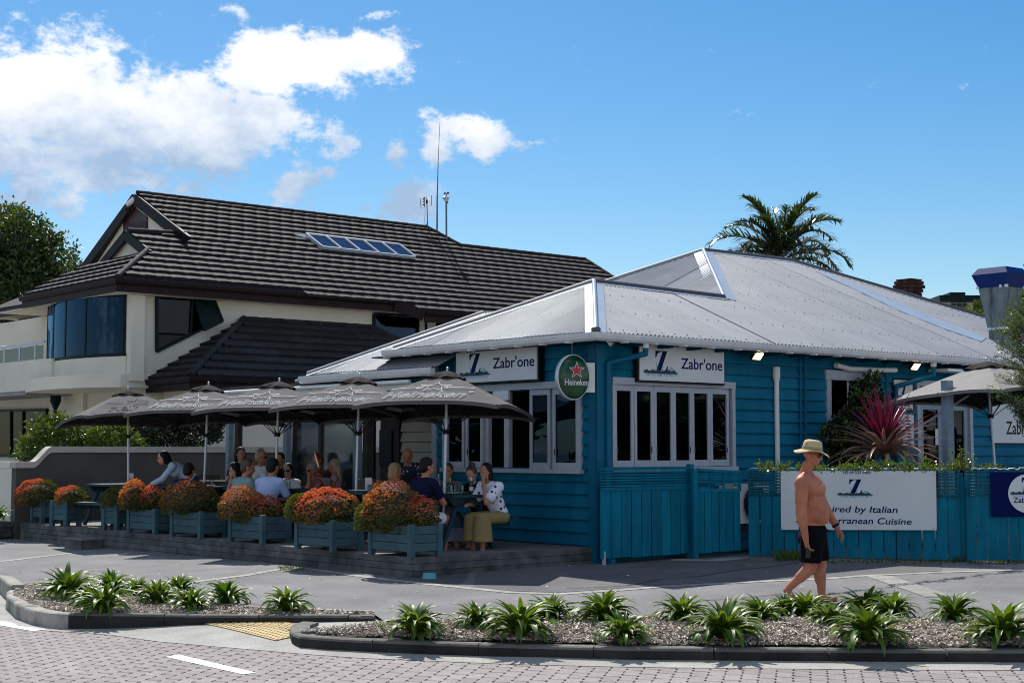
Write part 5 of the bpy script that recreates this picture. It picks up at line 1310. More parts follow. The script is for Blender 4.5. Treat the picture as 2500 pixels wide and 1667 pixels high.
q = MB(); q.obox(V((a.x, a.y, ztop - .02)) - dL * .03, (c - a) * 1.0 - dZ * (c.z - a.z), dL * .06, dZ * .025); q.build('top_rail', mFence, f1)
q = MB(); q.obox(V((a.x, a.y, .06)) + dR * .22 - dL * .01, dR * .075, dL * .08, dZ * (.3)); q.obox(V((a.x, a.y, zt - .03)) - dL * .026, (c - a) - dZ * (c.z - a.z), dL * -.01, dZ * .05); q.build('rail', mFence, f1)
q = MB(); q.tube(V((a.x, a.y, .05)) + dR * .08, V((a.x, a.y, .3)) + dR * .08, .03, .03, 10); q.build('drain_pipe', mGrey, f1)
# gate standing ajar
g0, g1 = atL(1700, 1347, .08), atL(1806, 1343, .02)
gt = thing('gate', 'blue timber gate standing ajar with a broken slatted top', 'gate', (g0.x, g0.y, .15))
gu = (g1 - g0); gu.z = 0; gn = V((gu.y, -gu.x, 0)).normalized(); gzt = aty(1750, 1200, g0.y).z; gtop = aty(1702, 1144, g0.y).z
fence_boards(gt, g0, g1, .21, gzt, 6, 'board', gn, gap=.013)
q = MB(); q.obox(V((g0.x, g0.y, .1)) - gu.normalized() * .085, gu.normalized() * .08, gn * .05, dZ * (gtop - .1)); q.build('post', mFence, gt)
ln = gu.length; ud = gu.normalized()
q = MB(); q.bar(V((g0.x, g0.y, gtop - .01)) + gn * .02, V((g1.x, g1.y, gtop - .055)) + gn * .02, .03, .04); q.bar(V((g0.x, g0.y, gzt + .02)) + gn * .02, V((g1.x, g1.y, gzt + .01)) + gn * .02, .03, .05); q.build('rail', mFence, gt)
for x in (0, 1):
    q = MB(); p = g0 if x == 0 else g1; q.bar(V((p.x, p.y, gzt)) + gn * .015, V((p.x, p.y, gtop - .03 - .03 * x)) + gn * .015, .04, .03, up=gn); q.build('stile', mFence, gt)
for i in range(4):
    z = gtop - .065 - i * .04; q = MB(); q.bar(V((g0.x, g0.y, z)) + gn * .02, V((g1.x, g1.y, z - .03)) + gn * .02, .02, .026); q.build('slat', mFence, gt)
for x0, x1, z in ((0.05, .3, .05), (.86, .98, .09), (.4, .62, .10)):
    q = MB(); q.bar(g0.lerp(g1, x0) * 1 + gn * .02 + dZ * (gzt + z - g0.lerp(g1, x0).z), g0.lerp(g1, x1) + gn * .02 + dZ * (gzt + z - g0.lerp(g1, x1).z), .02, .03); q.build('broken_slat', mFence, gt)
for x in (.28, .62):
    q = MB(); p = g0.lerp(g1, x); q.bar(V((p.x, p.y, gzt)) + gn * .02, V((p.x, p.y, gtop - .05)) + gn * .02, .03, .02, up=gn); q.build('stile', mFence, gt)
# heat pump outdoor unit behind the gate
hr0, hr1 = wr(1748, 1230)[0], wr(1832, 1230)[0]; hz0 = atL(1815, 1277, .1).z; hz1 = atL(1815, 1181, .1).z
hp0 = bl(hr0, .06, hz0); hp = thing('heat_pump', 'white heat pump unit with round black fan grille behind the gate', 'air conditioner', hp0)
q = MB(); q.obox(hp0, dR * (hr1 - hr0), dL * .33, dZ * (hz1 - hz0)); q.build('casing', mWhite, hp)
fc = bl(hr0 + (hr1 - hr0) * .55, .058, (hz0 + hz1) / 2); fr_ = (hz1 - hz0) * .42
q = MB(); q.tube(fc, fc - dL * .03, fr_, fr_ * 1.05, 32); q.build('fan_grille', mBlack, hp)
q = MB()
for k in range(1, 6):
    n = 24; r = fr_ * k / 6; pts = [fc - dL * .035 + dR * math.cos(2 * math.pi * i / n) * r + dZ * math.sin(2 * math.pi * i / n) * r for i in range(n + 1)]
    for a_, b_ in zip(pts[:-1], pts[1:]): q.tube(a_, b_, .004, .004, 4, caps=False)
q.build('grille_ring', mDark, hp)
q = MB(); q.obox(hp0 - dZ * .12 + dR * .05 + dL * .04, dR * .4, dL * .25, dZ * .115); q.build('plinth', mDark, hp)
# long fence carrying the banners
p0, p1 = ground(1828, 1357), ground(2348, 1372)
fz0 = lambda x, y: None
def fplane(px, py): u = (p1 - p0).normalized(); return atp(px, py, p0, V((-u.y, u.x, 0)).normalized())
fu = (p1 - p0); fu.z = 0; fu.normalize(); fn = V((fu.y, -fu.x, 0))           # towards the camera
zb = fplane(2100, 1361).z; zm = fplane(2100, 1210).z; zt = fplane(2100, 1146).z
ff = thing('picket_fence', 'long blue timber fence with wire mesh and white banner in front of the garden', 'fence', (p0.x, p0.y, .1))
fence_boards(ff, p0, p1, zb, zm, 17, 'board', fn, gap=.019)
slats(ff, p0, p1, [zm + .01 + i * .043 for i in range(8)], .027, fn)
q = MB(); q.obox(V((p0.x, p0.y, zt - .02)), fu * (p1 - p0).length, fn * .04, dZ * .03); q.build('top_rail', mFence, ff)
q = MB(); q.obox(V((p0.x, p0.y, zm - .06)) - fn * .03, fu * (p1 - p0).length, fn * .025, dZ * .08); q.obox(V((p0.x, p0.y, zb + .15)) - fn * .03, fu * (p1 - p0).length, fn * .025, dZ * .08); q.build('rail', mFence, ff)
for t in (.0, .36, .7, .985):
    q = MB(); p = p0.lerp(p1, t); q.obox(V((p.x, p.y, .02)) - fn * .09, fu * .08, fn * .055, dZ * (zt - .06)); q.build('post', mFence, ff)
def wire_mesh(o, a, c, z0, z1, out, step=.052, sag=.012, rng=RNG):
    q = MB(); u = c - a; u.z = 0; L0 = u.length; u.normalize(); n = int(L0 / step); mz = int((z1 - z0) / step)
    def P(i, j): return V((a.x, a.y, z0)) + u * (i * step) + dZ * (j * step) + out * (.045 + sag * math.sin(i * .7) * math.sin(j + i * .3))
    for i in range(n + 1):
        for j in range(mz): q.tube(P(i, j), P(i, j + 1), .0032, .0032, 4, caps=False)
    for j in range(mz + 1):
        for i in range(n): q.tube(P(i, j), P(i + 1, j), .0032, .0032, 4, caps=False)
    return kind(q.build('wire_mesh', mat('green_plastic_mesh', (.004, .028, .030), .5) if 'green_plastic_mesh' not in MATS else MATS['green_plastic_mesh'], o), 'stuff')
wire_mesh(ff, p0 + fu * .02, p0 + fu * .62, zm - .01, zt + .01, fn); a = fplane(2278, 1150); wire_mesh(ff, a, p1, zm - .01, zt + .01, fn)
q = MB(); r4 = random.Random(4); pts = [V((p0.x, p0.y, zt + .012)) + fu * (x * .035) + fn * (.02 + r4.uniform(-.012, .012)) + dZ * r4.uniform(-.014, .016) for x in range(int((p1 - p0).length / .035))]
for a, c in zip(pts[:-1], pts[1:]): q.tube(a, c, .010, .010, 5, caps=False)
kind(q.build('mesh_edge_wire', mWhite, ff), 'stuff')
def banner(name, label, pxs, m, pf, out, lift=.07):
    P = [pf(x, y) + out * lift for x, y in pxs]; o = thing(name, label, 'banner', (P[0].x, P[0].y, P[0].z)); q = MB(); q.slab(P, out * .006); q.build('banner_panel', m, o); return o, P
bo, P = banner('banner', 'white banner reading Inspired by Italian on the blue fence behind the walking man', [(1909, 1292), (2288, 1293), (2286, 1149), (1908, 1149)], mSignW, fplane, fn)
def bp(px, py): return fplane(px, py) + fn * .0765
def ltr(o, t, x0, x1, yb, yc, m=mNavy, pf=bp, shear=0.0, out=None):
    a, c, d = pf(x0, yb), pf(x1, yb + 0), pf(x0, yc); return lettering(o, t, a, fu if out is None else out[0], dZ, fn if out is None else out[1], (c - a).length, (d - a).length, m, shear=shear)
ltr(bo, 'Tel: 09 532 9980', 2058, 2127, 1156, 1149.6, shear=.1)
a = bp(2045, 1207); z_logo(bo, a, fu, dZ, fn, (bp(2134, 1207) - a).length, (bp(2045, 1169) - a).length)
ltr(bo, 'Inspired by Italian', 1986, 2193, 1248, 1233, shear=.18); ltr(bo, '& Mediterranean Cuisine', 1946, 2227, 1275, 1260, shear=.18)
q = MB()
for i in range(4):
    p = bp((1909, 1287, 1909, 1287)[i] + (3 if i % 2 == 0 else -3) + (0 if i % 2 == 0 else 1000 - 2), (1155, 1155, 1287, 1287)[i]); q.ball(p, (.012, .012, .012), 8, 6)
q.build('eyelet', mAlu, bo)
# second fence section and navy banner
s0_, s1_ = ground(2360, 1373), ground(2820, 1373)
su = (s1_ - s0_); su.z = 0; su.normalize(); sn = V((su.y, -su.x, 0))
def splane(px, py): return atp(px, py, s0_, sn)
fs_ = thing('picket_fence', 'narrow-boarded blue fence section with navy banner at the right edge', 'fence', (s0_.x, s0_.y, .1))
fence_boards(fs_, s0_, s1_, splane(2400, 1366).z, splane(2400, 1209).z, 18, 'board', sn, gap=.015)
slats(fs_, s0_, s1_, [splane(2400, 1209).z + .01 + i * .043 for i in range(8)], .03, sn)
q = MB(); q.obox(V((s0_.x, s0_.y, splane(2400, 1146).z - .02)), s1_ - s0_ - dZ * (s1_.z - s0_.z), sn * .04, dZ * .03); q.build('top_rail', mFence, fs_)
q = MB(); q.obox(V((s0_.x, s0_.y, .02)) - sn * .09, su * .08, sn * .055, dZ * 1.3); q.obox(V((s0_.x, s0_.y, .02)) - sn * .09 + su * 1.3, su * .08, sn * .055, dZ * 1.3); q.build('post', mFence, fs_)
wire_mesh(fs_, s0_, s0_ + su * 1.9, splane(2400, 1209).z, splane(2400, 1143).z, sn)
q = MB(); pts = [V((s0_.x, s0_.y, splane(2400, 1143).z)) + su * (x * .03) + sn * (.02 + r4.uniform(-.03, .05)) + dZ * r4.uniform(-.02, .016) for x in range(70)]
for a, c in zip(pts[:-1], pts[1:]): q.tube(a, c, .006, .006, 5, caps=False)
kind(q.build('mesh_edge_wire', mWhite, fs_), 'stuff')
bo2, P = banner('banner', 'navy banner with white disc and Z logo at the right edge', [(2415, 1261), (2740, 1258), (2740, 1152), (2413, 1152)], mNavyB, splane, sn)
cc = splane(2504, 1204) + sn * .0765; rr = (splane(2504, 1157) - splane(2504, 1204)).length
q = MB(); n = 48; q.prism([(math.cos(2 * math.pi * i / n) * rr, math.sin(2 * math.pi * i / n) * rr) for i in range(n)], cc + sn * .0004, su, dZ, sn * .001); q.build('disc', mSignW, bo2)
z_logo(bo2, cc - su * rr * .92 - dZ * rr * .02 + sn * .0015, su, dZ, sn, rr * 1.84, rr * .85)
lettering(bo2, "Zabr'one", cc - su * rr * .75 - dZ * rr * .46 + sn * .0015, su, dZ, sn, rr * 1.5, rr * .27, mNavy)

# ------------------------------------------------------------------ market umbrellas
def canopy_z(d): return 2.47 - .50 * d ** 1.06                      # above the deck
def make_umbrella(a, label, group, mtop, brand, pole_h=0.0, logo_m=None, loc=(0, 0, 0), yaw=0, low=0.0):
    t = thing('umbrella', label, 'umbrella', loc, group, yaw)
    q = MB(); S = 64; K = 7; ring = []
    for k in range(K + 1):
        d = .12 + .88 * k / K; row = []
        for i in range(S):
            an = 2 * math.pi * i / S; x, y = math.cos(an), math.sin(an); mx = max(abs(x), abs(y)); x, y = x / mx, y / mx
            f = (i % (S // 8)) / (S / 8); arc = math.sin(math.pi * f); sag = -.016 * arc * d + (.018 * arc * d ** 6)
            corner = (abs(x * y)) ** 3; row.append((x * a * d, y * a * d, canopy_z(d) - .07 * corner * d * d + sag))
        ring.append(row)
    vs = [v for r in ring for v in r]; fs = [(k * S + i, k * S + (i + 1) % S, (k + 1) * S + (i + 1) % S, (k + 1) * S + i) for k in range(K) for i in range(S)]
    fs = [f[::-1] for f in fs]
    q.add(vs, fs, 0, False)
    edge = [V(p) for p in ring[-1]]; hem = [V((p.x * .985, p.y * .985, p.z - .05)) for p in edge]
    q.add(edge + hem, [(i, (i + 1) % S, S + (i + 1) % S, S + i) for i in range(S)], 0)
    c = q.mesh('canopy', mtop); link('canopy', c, t); t.rotation_euler = (math.radians(-4), 0, yaw)
    ql = MB(); ql.add([V(p) - V((0, 0, .006)) for p in vs] + [], [f[::-1] for f in fs]); link('canopy_underside', ql.mesh('canopy_underside', mCanvasD), t)  # second, darker sheet just below the canopy
    q = MB(); vs = []; S2 = 48
    for d, dz in ((0.03, .03), (.11, .042), (.185, .034), (.24, .0)):
        for i in range(S2):
            an = 2 * math.pi * i / S2; x, y = math.cos(an), math.sin(an); mx = max(abs(x), abs(y)) ** .8; w = math.sin(an * 8) * .5 + math.sin(an * 5 + 1) * .5
            vs.append((x / mx * a * d * (1 + .05 * w), y / mx * a * d * (1 + .05 * w), canopy_z(d) + dz * .5 + .028 + w * .020 * (d / .25) ** 2))
    q.add(vs, [(k * S2 + (i + 1) % S2, k * S2 + i, (k + 1) * S2 + i, (k + 1) * S2 + (i + 1) % S2) for k in range(3) for i in range(S2)], 0, True)
    link('vent_cap', q.mesh('vent_cap', mCanvasD), t)
    q = MB(); q.tube((0, 0, 2.46), (0, 0, 2.545), .02, .012, 8); q.ball((0, 0, 2.545), (.02, .02, .02), 8, 6); link('finial', q.mesh('finial', mAlu), t)
    q = MB(); q.tube((0, 0, pole_h), (0, 0, 2.5), .021, .021, 12); link('pole', q.mesh('pole', mAlu), t)
    q = MB(); q.tube((0, 0, 1.60), (0, 0, 1.66), .05, .05, 12); q.tube((0, 0, 2.36), (0, 0, 2.44), .05, .05, 12); link('hub', q.mesh('hub', mBlack), t)
    for i in range(8):
        an = math.pi / 4 * i; x, y = math.cos(an), math.sin(an); mx = max(abs(x), abs(y)); x, y = x / mx, y / mx; q = MB()
        pts = [V((x * a * d, y * a * d, canopy_z(d) - .07 * (abs(x * y)) ** 3 * d * d - .026)) for d in (.05, .4, .7, .985)]
        for p, r in zip(pts[:-1], pts[1:]): q.tube(p, r, .008, .008, 6)
        q.ball(pts[-1] + V((0, 0, .02)), (.016, .016, .016), 8, 6); link('rib', q.mesh('rib', mBlack), t)
        q = MB(); q.tube((x * .04, y * .04, 1.64), (x * a * .52, y * a * .52, canopy_z(.52) - .03), .0065, .0065, 6); link('strut', q.mesh('strut', mBlack), t)
    q = MB(); q.tube((.10, .3, 1.75), (.11, .3, 2.1), .008, .008, 5); q.tube((.16, .3, 1.82), (.13, .3, 2.1), .008, .008, 5); link('tie_cord', q.mesh('tie_cord', mBlack), t)
    if brand:
        m = logo_m or mPrint
        def onp(x, h):                                          # x along the front edge, h up the front panel
            y = -a + h; d = -y / a; return (x, y, canopy_z(d) - .07 * (abs(x / max(abs(y), .05)) if abs(x) < abs(y) else 1) ** 3 * d * d + .016)
        q = MB(); vs, fs = text_data('Heineken', .019, .28); x0 = min(v[0] for v in vs); x1 = max(v[0] for v in vs)
        wd = 1.18; sx = wd / (x1 - x0)
        q.add([V(onp((v[0] - x0) * sx - wd * .54, .085 + v[1] * .30)) + V((0, 0, v[2] * .25)) for v in vs], fs)
        vs, fs = text_data('Heineken', .019, .28)
        for s in (1,):
            pts = []
            for i in range(11):
                an = math.pi * 2 * i / 10; r = .165 if i % 2 == 0 else .066; pts.append(V(onp(r * math.sin(an) * 1.45 + .02, .455 + r * math.cos(an))))
            for p, r in zip(pts[:-1], pts[1:]): q.tube(p, r, .0055, .0055, 4, caps=False)
            for x0_, x1_ in ((-.60, -.26), (.26, .60)):
                n = 6
                for i in range(n): q.tube(onp(x0_ + (x1_ - x0_) * i / n, .43), onp(x0_ + (x1_ - x0_) * (i + 1) / n, .43), .005, .005, 4, caps=False)
        for tx, xx in (('EST.', -.25), ('1873', .16)):
            vs, fs = text_data(tx, 0.0, .2); x0 = min(v[0] for v in vs); x1 = max(v[0] for v in vs)
            q.add([V(onp(xx + (v[0] - x0) / (x1 - x0) * .11, .405 + v[1] * .05)) + V((0, 0, .002 if v[2] > 0 else 0)) for v in vs], fs)
        cx, cy = wd * .50, .30
        pts = [V(onp(cx + .03 * math.cos(i * .7), cy + .03 * math.sin(i * .7))) for i in range(10)]
        for p, r in zip(pts[:-1], pts[1:]): q.tube(p, r, .004, .004, 4, caps=False)
        vs, fs = text_data('R'); x0 = min(v[0] for v in vs); q.add([V(onp(cx - .012 + (v[0] - x0) * .04, cy - .014 + v[1] * .04)) for v in vs], fs)
        link('canopy_print', q.mesh('canopy_print', m), t)
    return t
DK = V((0, 0, DECK_Z))
UG = 'dark canvas umbrellas over the deck tables'
def deck_at(px, Y): p = aty(px, 1250, Y); return V((p.x, p.y, DECK_Z))
us = [(1082, 21.35, -15, 'nearest charcoal umbrella with full beer lettering beside the left Z sign'), (866, 23.0, -14, 'second nearest charcoal umbrella in front of the white verandah roof gutter'), (668, 24.55, -14, 'middle charcoal umbrella of the five on the deck'), (494, 25.9, -13, 'fourth charcoal umbrella in the deck row overlapping the faded one'), (314, 27.7, 31, 'farthest charcoal umbrella on the deck with faded print')]
UMB = []
for px, Y, yaw, lab in us:
    UMB.append(make_umbrella(1.05, lab, UG, mCanvas, True, .25, mPrint if yaw < 0 else mPrintF, deck_at(px, Y), math.radians(yaw)))
u6 = aty(2436, 1140, 23.9); make_umbrella(1.2, 'pale grey umbrella with faded print behind the fence at right', None, mCanvasG, True, -.5, mat('pale_worn_print', (.42, .41, .40), .8), V((u6.x, u6.y, .62)), math.radians(33))
# grey square post behind the fence
gp = aty(2316, 1130, 23.4); t = thing('timber_post', 'thick square blue-grey post in front of the pale umbrella', 'post', (gp.x, gp.y, .1))
q = MB(); zt_ = aty(2316, 931, 23.4).z; q.box((gp.x, gp.y, (zt_ + .1) / 2), (.13, .13, zt_ - .1), .45); q.build('shaft', mPost, t)
q = MB(); q.box((gp.x, gp.y, zt_ + .008), (.14, .14, .012), .45); q.build('cap', mGrey, t)
q = MB(); q.bar(aty(2230, 1050, 23.9), aty(2365, 965, 23.9), .03, .03); q.build('brace', mGrey, t)

# ------------------------------------------------------------------ picnic tables
def make_table(label, loc, yaw):
    """long axis = local y"""
    t = thing('picnic_table', label, 'picnic table', loc, 'blue-grey picnic tables under the umbrellas', yaw)
    Lh = .88
    for i in range(5):
        q = MB(); q.obox((-.37 + i * .149, -Lh, .715), (.142, 0, 0), (0, 2 * Lh, 0), (0, 0, .04)); link('table_board', q.mesh('table_board', mTable), t)
    for s in (-1, 1):
        for k in range(2):
            q = MB(); q.obox((s * .68 - .125 + k * .128, -Lh, .40), (.12, 0, 0), (0, 2 * Lh, 0), (0, 0, .04)); link('bench_board', q.mesh('bench_board', mTable), t)
        yy = s * (Lh - .16)
        for sx in (-1, 1):
            q = MB(); q.bar((sx * .16, yy, .715), (sx * .46, yy, .0), .045, .095, up=(0, 1, 0)); link('leg', q.mesh('leg', mTable), t)
        q = MB(); q.obox((-.80, yy - s * .045 - .022, .30), (1.6, 0, 0), (0, .045, 0), (0, 0, .10)); link('bench_bearer', q.mesh('bench_bearer', mTable), t)
        q = MB(); q.prism([(-.36, .715), (.36, .715), (.28, .61), (-.28, .61)], (0, yy + s * .025, 0), (1, 0, 0), (0, 0, 1), (0, s * .04, 0)); link('top_bearer', q.mesh('top_bearer', mTable), t)
        q = MB(); q.bar((0, yy * .95, .36), (0, s * .15, .70), .04, .07, up=(1, 0, 0)); link('brace', q.mesh('brace', mTable), t)
    return t
TY = math.radians(40.3)
TBL = []
for (px, Y, lab) in ((1075, 21.5, 'picnic table with drinks and plates under the nearest umbrella'), (866, 23.1, 'picnic table under the second umbrella with its top showing above the orange shrub'), (668, 24.7, 'picnic table under the middle umbrella with diners on both benches'), (497, 26.0, 'picnic table under the fourth umbrella near the bending woman'), (313, 27.7, 'empty picnic table under the farthest umbrella by the taupe wall')):
    p = deck_at(px, Y); TBL.append(make_table(lab, p + dL * .12, TY))
q = MB(); o = TBL[0]; q.tube((.02, -.72 - .05, .345), (.02, -.72 - .054, .345), .028, .028, 20); link('round_badge', q.mesh('round_badge', mWhite), o)
q = MB(); q.obox((.005, -.776, .335), (.03, 0, 0), (0, -.002, 0), (0, 0, .012)); link('badge_print', q.mesh('badge_print', mBlack), o)
# things on the tables
def tw_at(t, x, y): return t.matrix_basis @ V((x, y, .756))
def lathe(prof, n=16):
    q = MB()
    for (r0, z0), (r1, z1) in zip(prof[:-1], prof[1:]):
        vs = [(math.cos(2 * math.pi * i / n) * r, math.sin(2 * math.pi * i / n) * r, z) for r, z in ((r0, z0), (r1, z1)) for i in range(n)]
        q.add(vs, [(i, (i + 1) % n, n + (i + 1) % n, n + i) for i in range(n)], 0, True)
    return q
mBottle = glassmat('green_bottle_glass', (.02, .35, .06), 1.0, 0, .05); mClear = glassmat('clear_glass', (.85, .9, .9), 1.0, 0, .06)
mPlate = mat('pale_green_plate', (.45, .52, .46), .3)
ME_B = lathe([(0, 0), (.031, .002), (.031, .13), (.013, .18), (.013, .235), (0, .236)]).mesh('glass_body', mBottle); ME_N = lathe([(.0135, .185), (.0145, .237), (0, .24)]).mesh('foil', mWhite); ME_L = lathe([(.0315, .045), (.0315, .10)]).mesh('label', mWhite)
ME_W = lathe([(0, 0), (.045, .002), (.048, .14), (.02, .21), (.018, .28), (.021, .285)]).mesh('glass_body', mClear)
ME_G = lathe([(0, .004), (.03, .002), (.036, .11), (.034, .11), (.028, .006)]).mesh('tumbler', mClear); ME_P = lathe([(0, .004), (.07, .004), (.125, .018), (.128, .022), (.07, .012), (0, .01)], 28).mesh('plate', mPlate)
t0 = TBL[0]
p = tw_at(t0, .22, -.55); b_ = thing('beer_bottle', 'green beer bottle with white label on the nearest table before the spotted blouse', 'bottle', p); [link(n_, m_, b_) for n_, m_ in (('glass_body', ME_B), ('foil', ME_N), ('label', ME_L))]
p = tw_at(t0, .02, -.05); b_ = thing('water_bottle', 'clear water bottle on the nearest table beside the umbrella pole', 'bottle', p); link('glass_body', ME_W, b_)
p = tw_at(t0, .10, -.22); b_ = thing('water_bottle', 'shorter clear carafe on the nearest table between pole and glasses', 'bottle', p); link('glass_body', ME_W, b_, scale=(1, 1, .8))
for (ti, x, y, lab) in ((0, -.16, -.6, 'pale plate at the near end of the nearest table'), (0, .0, -.42, 'large pale plate in the middle of the nearest table'), (0, .25, -.36, 'pale plate in front of the woman in the spotted blouse'), (2, -.1, -.3, 'plate on the middle table near the blue polo shirt'), (3, .15, .0, 'plate on the fourth table')):
    o = bpy.data.objects.new('plate', ME_P); COL.objects.link(o); o.location = tw_at(TBL[ti], x, y); tag(o, lab, 'plate')
GL_ = ['clear drinking glass beside the carafe on the nearest table', 'clear drinking glass next to the green beer bottle', 'clear drinking glass in front of the woman with the bun', 'clear drinking glass in front of the man in navy', 'clear drinking glass before the light blue polo on the middle table', 'clear drinking glass beside the middle umbrella pole', 'clear drinking glass in front of the woman with dark fringe', 'clear drinking glass before the man in the grey cap', 'clear drinking glass beside the fourth umbrella pole']
for i, (ti, x, y) in enumerate(((0, .06, -.3), (0, .16, -.42), (0, .2, -.2), (0, -.1, -.2), (2, .1, -.4), (2, -.05, 0), (2, .2, .2), (3, .1, -.2), (3, -.1, .1))):
    o = bpy.data.objects.new('tumbler', ME_G); COL.objects.link(o); o.location = tw_at(TBL[ti], x, y); tag(o, GL_[i], 'glass', 'clear drinking glasses on the tables')
for ti, x, y, lab in ((4, .12, -.05, 'menu stand and condiment holder beside the farthest umbrella pole'), (1, .15, -.35, 'small condiment holder on the second table by the verandah post')):
    p = tw_at(TBL[ti], x, y); o = thing('condiment_holder', lab, 'condiment holder', p); q = MB(); q.box((0, 0, .05), (.12, .09, .1)); link('caddy', q.mesh('caddy', mSteel), o)
    q = MB(); q.bar((-.05, 0, .02), (-.05, .02, .2), .1, .004, up=(0, 1, 0)); link('menu_card', q.mesh('menu_card', mWhite), o)
    q = MB(); q.tube((.02, 0, .1), (.02, 0, .16), .02, .012, 8); link('sauce_bottle', q.mesh('sauce_bottle', mRed), o)
# ------------------------------------------------------------------ planter boxes along the deck edge
def make_planter(label, loc, yaw, sx, sy, hh=.60):
    """local x = long side, front-left face"""
    t = thing('planter_box', label, 'planter', loc, 'blue-grey timber planter boxes along the deck edge', yaw); lw = .075
    for x in (0, sx - lw):
        for y in (0, sy - lw):
            q = MB(); q.obox((x, y, 0), (lw, 0, 0), (0, lw, 0), (0, 0, hh)); link('leg', q.mesh('leg', mPlanter), t)
    bh = .11
    for k in range(3):
        z = hh - .02 - (k + 1) * bh
        for (o, a, c) in (((lw + .001, .018, z), (sx - 2 * lw - .002, 0, 0), (0, .025, 0)), ((lw + .001, sy - .043, z), (sx - 2 * lw - .002, 0, 0), (0, .025, 0)), ((.018, lw + .001, z), (.025, 0, 0), (0, sy - 2 * lw - .002, 0)), ((sx - .043, lw + .001, z), (.025, 0, 0), (0, sy - 2 * lw - .002, 0))):
            q = MB(); q.obox(o, a, c, (0, 0, bh - .007)); link('side_board', q.mesh('side_board', mPlanter), t)
    q = MB(); q.obox((.045, .045, hh - .06), (sx - .09, 0, 0), (0, sy - .09, 0), (0, 0, .01)); link('soil', q.mesh('soil', mSoil), t)
    q = MB(); q.obox((.045, .045, hh - .36), (sx - .09, 0, 0), (0, sy - .09, 0), (0, 0, .015)); link('base_board', q.mesh('base_board', mDark), t)
    q = MB(); q.obox((sx * .42, sy * .3, 0), (.12, 0, 0), (0, .12, 0), (0, 0, max(.05, hh - .365))); link('support_block', q.mesh('support_block', mDark), t)
    return t
# near corner leg foot pixel (on the deck), long side runs away to the left
PL_ = [((100, 1277), .52, .46, 40.3, 'farthest planter box at the left end of the deck'), ((162, 1284), .40, .42, 66, 'small planter box second from the left end of the deck'), ((285, 1294), .36, .36, 62, 'half-hidden planter box with lime green shrub left of centre'), ((377, 1304), .90, .46, 44, 'planter box with two orange mounds in front of the man in the cap'), ((488, 1314), .92, .52, 43, 'planter box with the big bronze mound left of the diners'), ((639, 1328), .94, .52, 42, 'planter box with twin orange mounds before the light blue polo'), ((811, 1347), .94, .52, 41, 'planter box with wide red-topped shrub before the second umbrella'), ((1002, 1361), .95, .52, 40.3, 'nearest planter box at the deck corner beside the nearest table')]
PLANTERS = []
for (px, sx, sy, ang, lab) in PL_:
    p = atz(px[0], px[1], DECK_Z); a = math.radians(90 + ang)      # local x along the long side (left, away)
    PLANTERS.append((make_planter(lab, V((p.x, p.y, DECK_Z)), a, sx, sy, .42 if sx > .6 else .46), sx, sy))
    o = PLANTERS[-1][0]; R_ = Matrix.Rotation(a, 3, 'Z'); o.location = V((p.x, p.y, DECK_Z)) - R_ @ V((0, sy, 0))
# parked white car behind the garden wall
cy = aty(10, 1125, 35.5); car = thing('parked_car', 'white car parked behind the garden wall at the far left', 'car', (cy.x - 1.2, 35.5, 0)); cx = cy.x - 1.6
def carq(prof, w, y0): 
    q = MB(); q.prism(prof, (cx, y0, 0), (1, 0, 0), (0, 0, 1), (0, w, 0)); return q
carq([(-2.1, .35), (2.1, .35), (2.15, .8), (1.9, 1.0), (1.0, 1.08), (-2.0, 1.1), (-2.15, .8)], 1.8, 35.5).build('body', mWhite, car)
carq([(-1.95, 1.10), (1.15, 1.08), (.7, 1.50), (-1.75, 1.52)], 1.6, 35.6).build('windows', mGlassD, car)
carq([(-1.78, 1.52), (.72, 1.50), (.45, 1.60), (-1.5, 1.63)], 1.62, 35.59).build('roof', mWhite, car)
for y in (35.72, 37.0):
    q = MB(); q.bar((cx - 1.4, y, 1.67), (cx + .4, y, 1.655), .04, .03); q.build('roof_rail', mAlu, car)
for x in (-1.35, 1.35):
    for y in (35.45, 37.2): q = MB(); q.tube((cx + x, y, .32), (cx + x, y + .2, .32), .32, .32, 20); q.build('wheel', mBlack, car)
# dining furniture at the back of the verandah
def chair(label, loc, yaw, m=mBrown, g='verandah chairs'):
    t = thing('dining_chair', label, 'chair', loc, g, yaw); q = MB(); q.obox((-.22, -.22, .43), (.44, 0, 0), (0, .44, 0), (0, 0, .05)); link('seat', q.mesh('seat', m), t)
    q = MB(); q.obox((-.22, .2, .5), (.44, 0, 0), (0, .04, 0), (0, .06, .42)); link('backrest', q.mesh('backrest', m), t)
    for x in (-.2, .17):
        for y in (-.2, .18): q = MB(); q.obox((x, y, 0), (.03, 0, 0), (0, .03, 0), (0, 0, .43)); link('leg', q.mesh('leg', mBlack), t)
mWick = mat('pale_wicker', (.36, .31, .26), .8, (.26, .22, .18), 30, .3, 80)
chair('pale wicker chair holding the blonde woman in pink', deck_at(822, 25.3), 2.2, mWick); chair('pale wicker chair left of the bald man', deck_at(925, 23.9), 1.0, mWick)
chair('dark chair behind the fourth umbrella pole', deck_at(515, 29.0), .4)
dt = thing('bar_table', 'dark high table behind the fourth umbrella pole by the garden wall', 'table', deck_at(520, 28.6)); q = MB(); q.box((0, 0, .78), (1.3, .7, .05)); link('tabletop', q.mesh('tabletop', mBrown), dt)
for x in (-.5, .5): q = MB(); q.box((x, 0, .38), (.09, .09, .76)); link('leg', q.mesh('leg', mBlack), dt)
